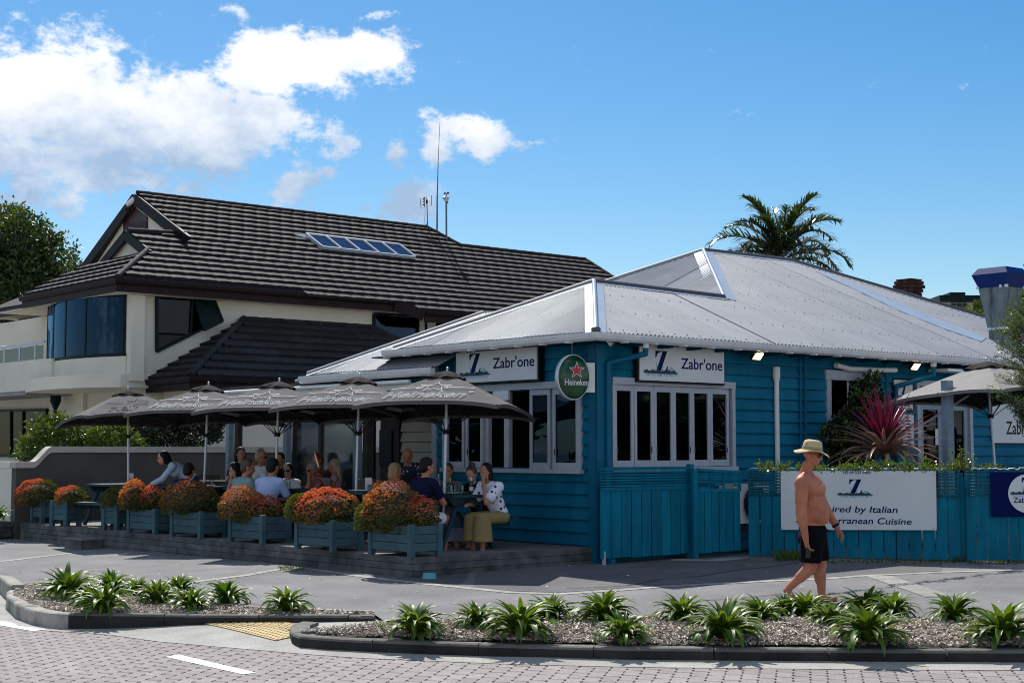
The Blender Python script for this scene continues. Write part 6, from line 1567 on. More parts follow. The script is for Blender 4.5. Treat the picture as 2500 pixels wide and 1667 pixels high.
# ------------------------------------------------------------------ plants
def strap_mesh(name, m, bend, wide, tip=.9, n=8, fold=.25):
    """arching blade of length 1: starts upward, curves over towards +x"""
    q = MB(); pts = []; x = z = 0.0; a = math.radians(82)
    for i in range(n + 1):
        t = i / n; w = wide * (min(1, .55 + 1.6 * t) if t < .35 else 1.0) * (1 - max(0, (t - .45) / .55) ** 1.8) + .001
        pts.append((x, z, w, a)); x += math.cos(a) / n; z += math.sin(a) / n; a -= bend / n * (.5 + t)
    vs = []
    for x, z, w, a in pts:
        up = V((-math.sin(a), 0, math.cos(a))); c = V((x, 0, z)); vs += [c + V((0, -w, 0)) + up * w * fold * 1.6, c, c + V((0, w, 0)) + up * w * fold * 1.6]
    fs = []
    for i in range(n): k = i * 3; fs += [(k, k + 3, k + 4, k + 1), (k + 1, k + 4, k + 5, k + 2)]
    q.add(vs, fs, 0, True); return q.mesh(name, m)
SM = [strap_mesh('leaf', mLeafS, b_, w_) for b_, w_ in ((1.2, .070), (1.8, .080), (2.4, .082), (2.9, .076))]
SD = [strap_mesh('dead_leaf', mLeafD, b_, .045) for b_ in (2.6, 3.2)]
def strap_plant(name, label, group, p, w, n=34, rng=RNG, dead=4):
    t = thing(name, label, 'plant', p, group); R_ = w * rng.uniform(.55, .63); lean = rng.uniform(0, 6.28)
    for i in range(n):
        f = (i + .5) / n; tilt = 8 + 54 * f + rng.uniform(-9, 9) + 8 * math.cos(i * 2.39996 - lean); az = i * 2.39996 + rng.uniform(-.35, .35); k = min(3, int(f * 3.2 + rng.uniform(0, .8)))
        l = R_ * (1.05 + .25 * math.sin(f * 3)) * rng.uniform(.82, 1.15)
        ox = .02 * rng.uniform(-1, 1); oy = .02 * rng.uniform(-1, 1)
        link('leaf', SM[k], t, (ox + .03 * f * math.cos(az), oy + .03 * f * math.sin(az), .01 + .03 * (1 - f)), Euler((0, math.radians(tilt * .75), az), 'XYZ'), (l, l * rng.uniform(.85, 1.2), l * .96))
    for i in range(dead):
        az = rng.uniform(0, 6.28); l = R_ * rng.uniform(.5, .8)
        link('dead_leaf', rng.choice(SD), t, (0, 0, .015), Euler((0, math.radians(62 + rng.uniform(-5, 8)), az), 'XYZ'), (l, l, l))
    return t
NTH = 'first second third fourth fifth sixth seventh eighth ninth tenth eleventh twelfth thirteenth fourteenth fifteenth sixteenth seventeenth'.split()
LBP = [(166, 1462, 135), (215, 1480, 95), (256, 1494, 122), (272, 1446, 90), (333, 1455, 75), (383, 1474, 95), (437, 1456, 92), (468, 1490, 100), (553, 1476, 104), (699, 1494, 104)]
for i, (x, y, w) in enumerate(LBP):
    p = atz(x, y, .025); strap_plant('strap_leaf_plant', 'green strap-leaved clump, %s from the left in the wedge-shaped left bed' % NTH[i], 'clumps in the left bed', p, w * p.y / 3680, 62, dead=7)
FBP = [(1015, 1543, 130), (1165, 1532, 115), (1269, 1549, 168), (1347, 1516, 105), (1476, 1521, 138), (1520, 1556, 112), (1664, 1520, 125), (1767, 1556, 155), (1856, 1518, 105), (1919, 1500, 100), (1969, 1504, 112), (2027, 1530, 92), (2118, 1494, 128), (2122, 1563, 155), (2180, 1508, 112), (2331, 1521, 118), (2452, 1561, 172)]
for i, (x, y, w) in enumerate(FBP):
    p = atz(x, y, .05); p.z = zb1(p.x, p.y) - .005; strap_plant('strap_leaf_plant', 'green strap-leaved clump, %s from the left in the long front bed' % NTH[i], 'clumps in the front bed', p, w * p.y / 3680, 70, dead=6)
p = aty(-4, 1268, 28.3); strap_plant('strap_leaf_plant', 'spiky green clump on the stone wall at the left edge', None, p, .5, 40, dead=0)

def leaf(q, c, d, side, l, w, mi=0, fold=.2):
    nrm = d.cross(side).normalized()
    q.add([c, c + d * l * .5 + side * w * .5 + nrm * w * fold, c + d * l, c + d * l * .5 - side * w * .5 + nrm * w * fold], [(0, 1, 2, 3)], mi)
def rdir(rng):
    z = rng.uniform(-1, 1); a = rng.uniform(0, 6.283); r = math.sqrt(1 - z * z); return V((r * math.cos(a), r * math.sin(a), z))
def leaf_cloud(q, blobs, n, l, w, rng, mis=(0,), shell=.55, droop=0.0, nclump=None, cl=.35):
    """blobs (centre, (rx,ry,rz)); leaves gathered in clumps"""
    vol = [b_[1][0] * b_[1][1] * b_[1][2] for b_ in blobs]; nclump = nclump or max(1, n // 14)
    for k in range(nclump):
        b_ = rng.choices(blobs, vol)[0]; d = rdir(rng); r = shell + (1 - shell) * rng.random() ** .6
        r *= 1 + .16 * noise.noise(V(b_[0]) * .7 + d * 2.2)
        c = V(b_[0]) + V((d.x * b_[1][0], d.y * b_[1][1], d.z * b_[1][2])) * r; mi = rng.choice(mis)
        for j in range(n // nclump):
            e = rdir(rng); e = (e + d * .5 + V((0, 0, .25 - droop))).normalized(); sd = e.cross(rdir(rng)).normalized(); s = rng.uniform(.7, 1.25)
            leaf(q, c + rdir(rng) * cl * rng.random(), e, sd, l * s, w * s, mi)
def shrub(label, Y, lobes, seed):
    rng = random.Random(seed); x0 = min(l[0] for l in lobes); x1 = max(l[1] for l in lobes); y1 = max(l[3] for l in lobes)
    base = aty((x0 + x1) / 2, y1 - 12, Y); t = thing('planter_shrub', label, 'shrub', base, 'orange-tipped shrubs in the planter boxes'); q = MB(); tip = MB(); core = MB(); core2 = MB(); k = Y / 3680
    for (a, c, u, d, kd) in lobes:
        C_ = aty((a + c) / 2, u + (d - u) * .66, Y + rng.uniform(-.05, .05)); rx = (c - a) / 2 * k * .95; rz = (d - u) * .63 * k; ry = min(rx, .36)
        core.ball(C_ + V((0, 0, rz * .12)), (rx * .78, ry * .78, rz * .62), 14, 10)
        n = int(1500 * (rx * rz / .1 + .35))
        for i in range(n):
            v = rdir(rng)
            if v.z < -.42: continue
            bump = 1 + .13 * noise.noise(v * 4 + C_ * 3) + rng.uniform(-.07, .05)
            c0 = C_ + V((v.x * rx, v.y * ry, v.z * rz)) * bump; t_ = v.z * .75 - v.x * .25 + .35 * noise.noise(v * 2.5 + C_ * 2) + rng.uniform(-.12, .12)
            if kd == 'lime': mi = 4 if t_ > -.1 else 0
            elif kd == 'bronze': mi = 2 if t_ > .62 else (1 if t_ > .05 else 0)
            elif kd == 'orange': mi = 2 if t_ > .38 else (1 if t_ > .0 else 0)
            elif kd == 'red': mi = 3 if t_ > .40 else (2 if t_ > .22 else (1 if t_ > -.1 else 0))
            else: mi = 3 if (t_ > .30 and v.x < .25) else ((4 if rng.random() < .4 else 0) if v.x > -.2 else 1)
            up = (v * .7 + V((0, 0, .6)) + rdir(rng) * .25).normalized(); e1 = up.cross(rdir(rng)).normalized(); e2 = up.cross(e1); L_ = rng.uniform(.020, .032)
            for j in range(5):
                an = j * 1.2566 + rng.random(); o = (e1 * math.cos(an) + e2 * math.sin(an)); dd = (up * .75 + o * .75).normalized(); (tip if mi in (2, 3) else q) and None
                leaf(tip if mi in (2, 3) else q, c0, dd, up.cross(o), L_, L_ * .42, mi, .3)
    M5 = [mShG, mShB, mShO, mShR, mShY]
    core.build('inner_twigs', mat('dark_twig', (.035, .032, .012), .9) if 'dark_twig' not in MATS else MATS['dark_twig'], t)
    if q.f: q.build('foliage', M5, t)
    if tip.f: tip.build('new_growth', M5, t)
    q2 = MB(); c = aty((x0 + x1) / 2, y1, Y); q2.tube(c - V((0, 0, .1)), c + V((0, 0, .25)), .02, .01, 6); q2.build('stem', mBark, t)
def pY(i): o, sx, sy = PLANTERS[i]; c = o.matrix_basis @ V((sx / 2, sy / 2, 0)); return c.y
shrub('round red-topped shrub in the farthest planter', pY(0), [(36, 146, 1168, 1240, 'mix')], 1)
shrub('small lime and red shrub in the second planter', pY(1), [(134, 214, 1186, 1240, 'mix')], 2)
shrub('small lime green shrub in the half-hidden planter', pY(2), [(250, 316, 1186, 1245, 'lime')], 3)
shrub('orange and red twin mound before the man in the grey cap', pY(3), [(291, 365, 1172, 1250, 'orange'), (336, 405, 1186, 1252, 'red')], 4)
shrub('big round bronze shrub with red crest left of the diners', pY(4), [(391, 538, 1173, 1262, 'bronze')], 5)
shrub('twin mound of orange and red in front of the light blue polo', pY(5), [(532, 650, 1188, 1278, 'orange'), (585, 694, 1207, 1285, 'red')], 6)
shrub('wide red-crested shrub with lime patch at its left end', pY(6), [(715, 884, 1191, 1285, 'red'), (696, 760, 1206, 1275, 'lime')], 7)
shrub('tall orange shrub with red right side at the deck corner', pY(7), [(880, 1030, 1172, 1305, 'orange'), (980, 1072, 1212, 1300, 'red'), (866, 935, 1220, 1300, 'lime')], 8)

def cloud_plant(name, label, cat, base, blobs, n, l, w, m, seed, trunk=None, group=None, shell=.55, cl=.35, mis=(0,), crown='crown', nclump=None):
    t = thing(name, label, cat, base, group); q = MB(); rng = random.Random(seed); leaf_cloud(q, blobs, n, l, w, rng, mis, shell, 0, nclump, cl)
    q.build(crown, m, t)
    if trunk:
        q = MB()
        for a, b_, r0, r1 in trunk: q.tube(a, b_, r0, r1, 8)
        q.build('trunk', mBark, t)
    return t
# tree at the left behind the house
Yt = 56; C_ = lambda x, y, d=0: aty(x, y, Yt + d); k = Yt / 3680
bs = [(C_(40, 590), (95 * k, 2.2, 80 * k)), (C_(110, 640, 1), (75 * k, 2, 70 * k)), (C_(-60, 640), (110 * k, 2, 110 * k)), (C_(60, 700), (100 * k, 2.2, 90 * k)), (C_(10, 540, .5), (50 * k, 1.5, 40 * k)), (C_(-20, 780), (100 * k, 2, 60 * k)), (C_(140, 690), (45 * k, 1.3, 45 * k))]
tb = C_(20, 1100); cloud_plant('broadleaf_tree', 'tall dark broadleaf tree at the left edge behind the cream house', 'tree', (tb.x, tb.y, 0), bs, 26000, .18, .10, [mTree, mTreeY], 11, [(V((tb.x, Yt, 0)), C_(25, 760), .3, .2), (C_(25, 760), C_(60, 640), .18, .06), (C_(25, 760), C_(-40, 660), .16, .05), (C_(30, 720), C_(120, 670), .1, .04)], mis=(0, 0, 0, 1), shell=.35, cl=.45)
# trees behind the roof at the right
Yt = 48; C2 = lambda x, y, d=0: aty(x, y, Yt + d); k = Yt / 3680
a = C2(2400, 760); cloud_plant('round_tree', 'small yellow-green tree left of the exhaust duct behind the roof', 'tree', (a.x, a.y, 0), [(C2(2372, 785), (34 * k, .7, 22 * k)), (C2(2402, 768), (20 * k, .6, 24 * k)), (C2(2345, 778), (16 * k, .5, 13 * k))], 2600, .16, .10, [mTreeY, mTree], 12, [(V((a.x, Yt, 0)), C2(2395, 780), .12, .06)], mis=(0, 0, 1), cl=.25)
a = C2(2520, 760, -6); cloud_plant('round_tree', 'yellow-green tree right of the exhaust duct at the edge of the picture', 'tree', (a.x, a.y, 0), [(C2(2515, 780, -6), (50 * k, 1.0, 70 * k)), (C2(2560, 730, -6), (60 * k, 1.0, 80 * k))], 4200, .16, .10, [mTreeY, mTree], 13, [(V((a.x, Yt - 6, 0)), C2(2525, 800, -6), .14, .07)], mis=(0, 0, 1), cl=.25)
# shrubs behind the garden wall
for (lab, bl_, n, m, seed, mis) in (('bright green bushy shrub behind the low end of the garden wall', [(130, 1065, 75, 55), (90, 1095, 45, 40), (190, 1075, 50, 45), (215, 1095, 50, 30), (70, 1110, 30, 20)], 5200, [mHedge, mTree], 21, (0, 0, 1)), ('pale green shrub behind the wall left of the farthest pole', [(275, 1062, 48, 32), (240, 1078, 35, 24), (300, 1085, 40, 25)], 2600, [mHedge, mTreeY], 22, (0, 0, 1)), ('dark glossy shrub behind the wall under the umbrellas', [(400, 1050, 80, 55), (470, 1040, 70, 60), (350, 1065, 40, 40), (520, 1030, 30, 45)], 6000, [mHedgeD, mTree], 23, (0, 0, 0, 1))):
    Yt = 31.5 if seed < 23 else 33.2; k = Yt / 3680; a = aty(bl_[0][0], 1200, Yt)
    cloud_plant('garden_shrub', lab, 'shrub', (a.x, a.y, 0), [(aty(x, y, Yt + .3 * i), (rx * k, .5, ry * k)) for i, (x, y, rx, ry) in enumerate(bl_)], n, .10, .055, m, seed, [(V((a.x, Yt, 0)), aty(bl_[0][0], bl_[0][1], Yt), .05, .02)], shell=.4, cl=.16, mis=mis)
# climber over the sash window
s_ = wr(2055, 1050)[0]; base = PR(s_, .15, .35)
bs = [(PR(wr(x, y)[0], wr(x, y)[1], .28), (rx, .16, rz)) for x, y, rx, rz in ((2045, 1085, .45, .35), (2060, 1010, .38, .35), (2085, 960, .22, .22), (2010, 1050, .2, .25), (2040, 1140, .5, .4), (2100, 920, .08, .12), (2098, 1005, .2, .25))]
cloud_plant('climbing_plant', 'dark leafy climber covering the sash window beside the red cordyline', 'climber', base, bs, 5200, .085, .06, [mHedgeD, mHedge], 31, [(base, PR(s_, 1.6, .2), .03, .015)], shell=.3, cl=.12, mis=(0, 0, 0, 1))
# olive-like tree at the right edge
Yt = 22.6; k = Yt / 3680; a = aty(2530, 1250, Yt); cc = lambda x, y, d=0: aty(x, y, Yt + d)
rng = random.Random(41); t = thing('olive_tree', 'grey-green small-leaved tree at the right edge in front of the pale umbrella', 'tree', (a.x, a.y, .1)); q = MB(); st = MB()
st.tube(V((a.x, a.y, .1)), cc(2525, 1000), .05, .04, 8); st.tube(cc(2525, 1000), cc(2510, 800), .04, .02, 8)
for i in range(230):
    y = rng.uniform(710, 1040); hw = 100 * math.sin(max(.12, min(1, (y - 690) / 150)) * 1.57) * (1 if y < 960 else max(.3, 1 - (y - 960) / 110)); x = 2520 + hw * rng.uniform(-1, 1.1) ; d = rng.uniform(-.45, .45)
    p0 = cc(2515 + (x - 2515) * .25, y + 30, d * .3); p1 = cc(x, y, d); st.tube(p0, p1, .007, .003, 5, caps=False)
    for j in range(70):
        tt = rng.uniform(.15, 1.08); c = p0.lerp(p1, tt) + rdir(rng) * .05; e = ((p1 - p0).normalized() * .6 + rdir(rng) + V((0, 0, .3))).normalized(); leaf(q, c, e, e.cross(rdir(rng)).normalized(), rng.uniform(.035, .062), rng.uniform(.013, .019), 0 if rng.random() < .7 else 1)
q.build('crown', [mOlive, mVine], t); st.build('trunk', mBark, t)
# leafy vine along the fence top
rng = random.Random(51); vp = p0v = ground(1835, 1357); t = thing('fence_vine', 'small-leaved vine trailing along the top of the long blue fence', 'vine', fplane(2100, 1140) - fn * .1); q = MB(); st = MB()
for i in range(210):
    x = rng.choice((rng.uniform(1850, 2000), rng.uniform(1985, 2345), rng.uniform(1985, 2345), rng.uniform(2080, 2345), rng.uniform(2315, 2440)))
    hmax = 12 + (40 if 2080 < x < 2340 else 8) * rng.random() ** 2 + (55 * rng.random() if 2325 < x < 2375 else 0) + (30 * rng.random() ** 3 if x < 1920 else 0)
    o = rng.uniform(-.28, .02); b0_ = fplane(x, 1148) + fn * o; b1_ = fplane(x + rng.uniform(-22, 22), 1146 - hmax * rng.random()) + fn * (o + rng.uniform(-.1, .1)); st.tube(b0_, b1_, .004, .002, 4, caps=False)
    for j in range(rng.randint(7, 15)):
        tt = rng.uniform(.2, 1.05); c = b0_.lerp(b1_, tt) + rdir(rng) * .025; e = (rdir(rng) + V((0, 0, .4)) + fn * .3).normalized(); leaf(q, c, e, e.cross(rdir(rng)).normalized(), rng.uniform(.03, .05), rng.uniform(.018, .028), 0 if rng.random() < .8 else 1)
q.build('foliage', [mVine, mHedge], t); kind(st.build('stem', mBark, t), 'stuff')
# crimson cordyline
cb_ = aty(2158, 1128, p0.y + .75 if hasattr(p0, 'y') else 23); t = thing('cordyline', 'crimson spiky cordyline with bronze outer leaves above the white banner', 'plant', (cb_.x, cb_.y, .15)); rng = random.Random(61)
def blade(m, bend):
    q = MB(); n = 8; x = z = 0; a = math.pi / 2; pts = []
    for i in range(n + 1):
        tt = i / n; pts.append((x, z, .038 * (1 - tt ** 2.2) * min(1, .6 + 2 * tt) + .001, a)); x += math.cos(a) / n; z += math.sin(a) / n; a -= bend / n * (.3 + 1.4 * tt)
    vs = []
    for x, z, w, a in pts: up = V((-math.sin(a), 0, math.cos(a))); vs += [V((x, -w, z)) + up * w * .5, V((x, 0, z)), V((x, w, z)) + up * w * .5]
    q.add(vs, [f for i in range(n) for f in ((3 * i, 3 * i + 3, 3 * i + 4, 3 * i + 1), (3 * i + 1, 3 * i + 4, 3 * i + 5, 3 * i + 2))], 0, True); return q.mesh('leaf', m)
BL_ = [blade(mCord, .15), blade(mCord, .5), blade(mCordT, .8), blade(mCordT, 1.2)]
for i in range(110):
    f = (i + .5) / 110; tilt = 4 + 84 * f ** .75 + rng.uniform(-6, 6); az = i * 2.39996 + rng.uniform(-.3, .3); l = rng.uniform(.85, 1.05) ; kk = 0 if f < .2 else (1 if f < .42 else (2 if f < .75 else 3))
    link('leaf', BL_[kk], t, (0, 0, cb_.z - .05 + .12 * (1 - f)), Euler((0, math.radians(tilt), az), 'XYZ'), (l, l * 1.05, l))
q = MB(); q.tube((cb_.x, cb_.y, .15), (cb_.x, cb_.y, cb_.z + .1), .05, .04, 10); q.build('trunk', mBark, t)
# palm behind the ridge
Yp = 62; pc = aty(1905, 640, Yp); t = thing('palm_tree', 'feathery palm tree rising behind the corrugated roof ridge', 'palm tree', (pc.x, pc.y, 0)); rng = random.Random(71)
q = MB(); q.tube((pc.x, pc.y, 0), (pc.x, pc.y, pc.z - .4), .22, .17, 12); q.tube((pc.x, pc.y, pc.z - .4), (pc.x, pc.y, pc.z + .3), .17, .12, 12); q.build('trunk', mBark, t)
def frond_mesh(e0, droop, seed):
    r = random.Random(seed); q = MB(); n = 22; x = z = 0; a = math.radians(e0); pts = []
    for i in range(n + 1):
        pts.append((V((x, 0, z)), a)); x += math.cos(a) / n; z += math.sin(a) / n; a -= droop / n * (.25 + 1.5 * (i / n))
    for (p, a), (p2, a2) in zip(pts[:-1], pts[1:]): q.tube(p, p2, .011, .010, 4, caps=False)
    for i in range(3, n):
        for h in (0, .5):
            p = pts[i][0].lerp(pts[i + 1][0], h); a = pts[i][1]; tt = i / n; L_ = .24 * math.sin(math.pi * min(1, .15 + tt * .85)) ** .6 + .03
            for s in (-1, 1):
                d = V((math.cos(a) * .55, s * .62, math.sin(a) * .55 + r.uniform(-.25, .5))).normalized(); dd = (d + V((0, 0, -.45))).normalized(); w = .013; sd = d.cross(V((0, 0, 1))).normalized()
                q.add([p - sd * w, p + sd * w, p + d * L_ * .55 + sd * w * .8, p + d * L_ * .55 + dd * L_ * .5, p + d * L_ * .55 - sd * w * .8], [(0, 1, 2, 4), (4, 2, 3)])
    return q.mesh('frond', mPalm)
FM = [frond_mesh(e, d, i) for i, (e, d) in enumerate(((78, 1.0), (62, 1.6), (45, 1.9), (25, 1.7), (5, 1.3)))]
for i in range(34):
    f = (i + .5) / 34; k = min(4, int(f * 5)); l = rng.uniform(2.9, 3.7) * (1 if f > .12 else .8)
    link('frond', FM[k], t, (0, 0, pc.z + .15 * (1 - f)), Euler((rng.uniform(-.15, .15), 0, i * 2.39996 + rng.uniform(-.2, .2)), 'XYZ'), (l, l, l))
# grass and weeds at the fence feet
rng = random.Random(81); q = MB()
for (x0, x1, y, n, h) in ((1470, 1660, 1352, 120, .07), (1612, 1668, 1352, 260, .14), (1815, 1850, 1345, 80, .1), (1895, 1960, 1366, 420, .17), (1960, 2340, 1372, 500, .06), (2330, 2360, 1368, 160, .16), (2360, 2500, 1374, 260, .06), (100, 180, 1320, 40, .05), (680, 740, 1388, 120, .05)):
    for i in range(n):
        p = ground(rng.uniform(x0, x1), y + rng.uniform(-4, 5)); d = (rdir(rng) * .7 + V((0, 0, 1))).normalized(); leaf(q, V((p.x, p.y, gz(p.y, p.x))), d, d.cross(rdir(rng)).normalized(), h * rng.uniform(.4, 1.2), .012, 0 if rng.random() < .75 else 1)
o = kind(q.build('weeds', [mHedge, mTree]), 'stuff'); tag(o, 'green weeds and grass tufts growing along the foot of the blue fences', 'weeds')
# unseen trees added outside the picture to darken what the windows reflect
rng = random.Random(91)
def far_trees(label, x0, y0, x1, y1, n, h):
    q = MB(); tr = MB()
    for i in range(n):
        t_ = (i + rng.uniform(.2, .8)) / n; x = x0 + (x1 - x0) * t_; y = y0 + (y1 - y0) * t_; hh = h * rng.uniform(.7, 1.2); r = rng.uniform(2.4, 3.6)
        bl_ = [((x + rng.uniform(-1.5, 1.5), y + rng.uniform(-1.5, 1.5), hh * f), (r * rng.uniform(.7, 1.1), r * rng.uniform(.7, 1.1), hh * .28)) for f in (.28, .55, .72)]
        for c, rr in bl_: q.ball(c, tuple(v * .8 for v in rr), 10, 7)
        leaf_cloud(q, bl_, 420, .6, .4, rng, (0,), .8, 0, None, .5); tr.tube((x, y, -.2), (x, y, hh * .4), .25, .2, 6)
    o = kind(q.build('added_tree_belt', [mTree]), 'stuff'); tag(o, label, 'trees'); tr.build('trunk', mBark, o)
far_trees('unseen belt of dark trees added at the right for window reflections', 34, -10, 40, 46, 10, 4.2)
far_trees('unseen belt of dark trees added at the left for window reflections', -62, -20, -68, 60, 14, 5)
# ------------------------------------------------------------------ people
JOBS = []
def soft(name, q, m, parent, voxel, smooth=4, cut=None):
    """closed volumes fused into one continuous surface"""
    o = q.build(name, m); o.parent = parent
    md = o.modifiers.new('r', 'REMESH'); md.mode = 'VOXEL'; md.voxel_size = voxel; md.use_smooth_shade = True
    if smooth: s = o.modifiers.new('s', 'SMOOTH'); s.factor = .5; s.iterations = smooth
    JOBS.append(o); return o
def finish_soft():
    bpy.context.view_layer.update(); dg = bpy.context.evaluated_depsgraph_get()
    for o in JOBS:
        me = bpy.data.meshes.new_from_object(o.evaluated_get(dg)); mats = [s for s in o.data.materials]; o.modifiers.clear(); o.data = me
        me.materials.clear()
        for m in mats: me.materials.append(m)
        me.polygons.foreach_set('material_index', [0] * len(me.polygons)); me.polygons.foreach_set('use_smooth', [True] * len(me.polygons)); me.update()
def cap(q, a, b, r0, r1):
    q.tube(a, b, r0, r1, 12); q.ball(a, (r0,) * 3, 12, 8); q.ball(b, (r1,) * 3, 12, 8)
def hand(q, w, d, up, side, s=1.0, curl=.5):
    """palm, four unequal bent fingers and a thumb; w wrist, d pointing direction"""
    d = d.normalized(); side = (side - d * side.dot(d)).normalized(); n = d.cross(side).normalized()
    R_ = Matrix((side, d, n)).transposed(); pc_ = w + d * .050 * s; q.ball(pc_, (.041 * s, .054 * s, .017 * s), 12, 8, rot=R_); cap(q, w - d * .02 * s, w + d * .02 * s, .026 * s, .028 * s)
    if n.dot(up) > 0: n = -n
    for i, (o, l) in enumerate(((-.030, .068), (-.010, .078), (.011, .072), (.030, .056))):
        b0_ = w + (d * .088 + side * o) * s; d1 = (d * math.cos(curl * .6) + n * math.sin(curl * .6)); b1_ = b0_ + d1 * l * .5 * s; d2 = (d * math.cos(curl * 1.5) + n * math.sin(curl * 1.5)); b2_ = b1_ + d2 * l * .5 * s
        cap(q, w + (d * .05 + side * o * .8) * s, b0_, .0105 * s, .0100 * s); cap(q, b0_, b1_, .0098 * s, .009 * s); cap(q, b1_, b2_, .009 * s, .0075 * s)
    t0_ = w + (d * .025 - side * .028) * s; t1_ = t0_ + (d * .032 - side * .026 + n * .012) * s; t2_ = t1_ + (d * .034 - side * .004 + n * .012) * s; cap(q, t0_, t1_, .013 * s, .011 * s); cap(q, t1_, t2_, .011 * s, .009 * s)
def head_prims(q, c, R_, s=1.0, ears=True):
    P = lambda x, y, z: c + R_ @ V((x * s, y * s, z * s))
    q.ball(P(0, -.008, .030), (.074 * s, .093 * s, .090 * s), 16, 12, rot=R_)          # skull
    q.ball(P(0, .018, -.035), (.060 * s, .068 * s, .072 * s), 14, 10, rot=R_)          # face
    q.ball(P(0, .052, -.082), (.030 * s, .024 * s, .022 * s), 10, 8, rot=R_)           # chin
    for x in (-.045, .045): q.ball(P(x, .008, -.062), (.018 * s, .038 * s, .026 * s), 10, 8, rot=R_)
    cap(q, P(0, .080, .008), P(0, .098, -.026), .011 * s, .0135 * s); q.ball(P(0, .094, -.030), (.018 * s, .012 * s, .010 * s), 8, 6, rot=R_)
    q.ball(P(0, .077, -.053), (.024 * s, .010 * s, .0075 * s), 8, 6, rot=R_); q.ball(P(0, .074, -.064), (.021 * s, .011 * s, .008 * s), 8, 6, rot=R_)
    for x in (-.03, .03): q.ball(P(x, .072, .020), (.024 * s, .012 * s, .009 * s), 8, 6, rot=R_)
    if ears:
        for x in (-.076, .076): q.ball(P(x, -.006, -.008), (.011 * s, .021 * s, .031 * s), 8, 8, rot=R_)
def eyes(parent, c, R_, s):
    for x in (-.030, .030):
        q = MB(); q.ball(c + R_ @ V((x * s, .075 * s, .006 * s)), (.012 * s, .010 * s, .007 * s), 8, 6, rot=R_); o = q.build('eye', MATS['dark_eye']); o.parent = parent
mat('dark_eye', (.02, .015, .012), .2)
def shades(parent, c, R_, s, z=.006):
    q = MB()
    for x in (-.034, .034): q.ball(c + R_ @ V((x * s, .086 * s, z * s)), (.031 * s, .012 * s, .024 * s), 12, 8, rot=R_)
    q.bar(c + R_ @ V((-.03 * s, .095 * s, (z + .008) * s)), c + R_ @ V((.03 * s, .095 * s, (z + .008) * s)), .006, .006)
    for x in (-.066, .066): q.bar(c + R_ @ V((x * s, .082 * s, (z + .008) * s)), c + R_ @ V((x * 1.14 * s, -.02 * s, (z + .008) * s)), .005, .009)
    o = q.build('sunglasses', mGlossBlack); o.parent = parent
mGlossBlack = mat('glossy_black_lens', (.008, .008, .009), .12)
def hairdo(parent, c, R_, style, m, s=1.0, vox=.011):
    if style == 'bald': return
    q = MB(); P = lambda x, y, z: c + R_ @ V((x * s, y * s, z * s))
    q.ball(P(0, -.022, .040), (.083 * s, .094 * s, .094 * s), 16, 12, rot=R_); q.ball(P(0, -.050, -.010), (.078 * s, .062 * s, .075 * s), 14, 10, rot=R_)
    if style in ('bob', 'long', 'pony'): 
        for x in (-.066, .066): cap(q, P(x, -.01, .03), P(x * 1.05, -.02, -.09), .026 * s, .026 * s)
        q.ball(P(0, -.06, -.06), (.085 * s, .055 * s, .085 * s), 14, 10, rot=R_)
    if style == 'long': cap(q, P(-.04, -.075, -.05), P(-.045, -.095, -.26), .05 * s, .035 * s); cap(q, P(.04, -.075, -.05), P(.045, -.095, -.26), .05 * s, .035 * s)
    if style == 'pony': cap(q, P(0, -.095, 0), P(0, -.13, -.17), .042 * s, .022 * s)
    if style == 'bun': q.ball(P(0, -.085, .105), (.055 * s, .055 * s, .048 * s), 12, 8, rot=R_); q.ball(P(.03, -.1, .13), (.03, .03, .03)); q.ball(P(-.035, -.06, .135), (.025, .025, .025))
    if style == 'curly':
        r = random.Random(3)
        for i in range(24): v = rdir(r); v.y = -abs(v.y) * .8; v.z = abs(v.z) * .9 - .1; q.ball(P(v.x * .085, v.y * .10 - .01, v.z * .10 + .05), (.028 * s,) * 3, 8, 6)
    return soft('hair', q, m, parent, vox, 2)
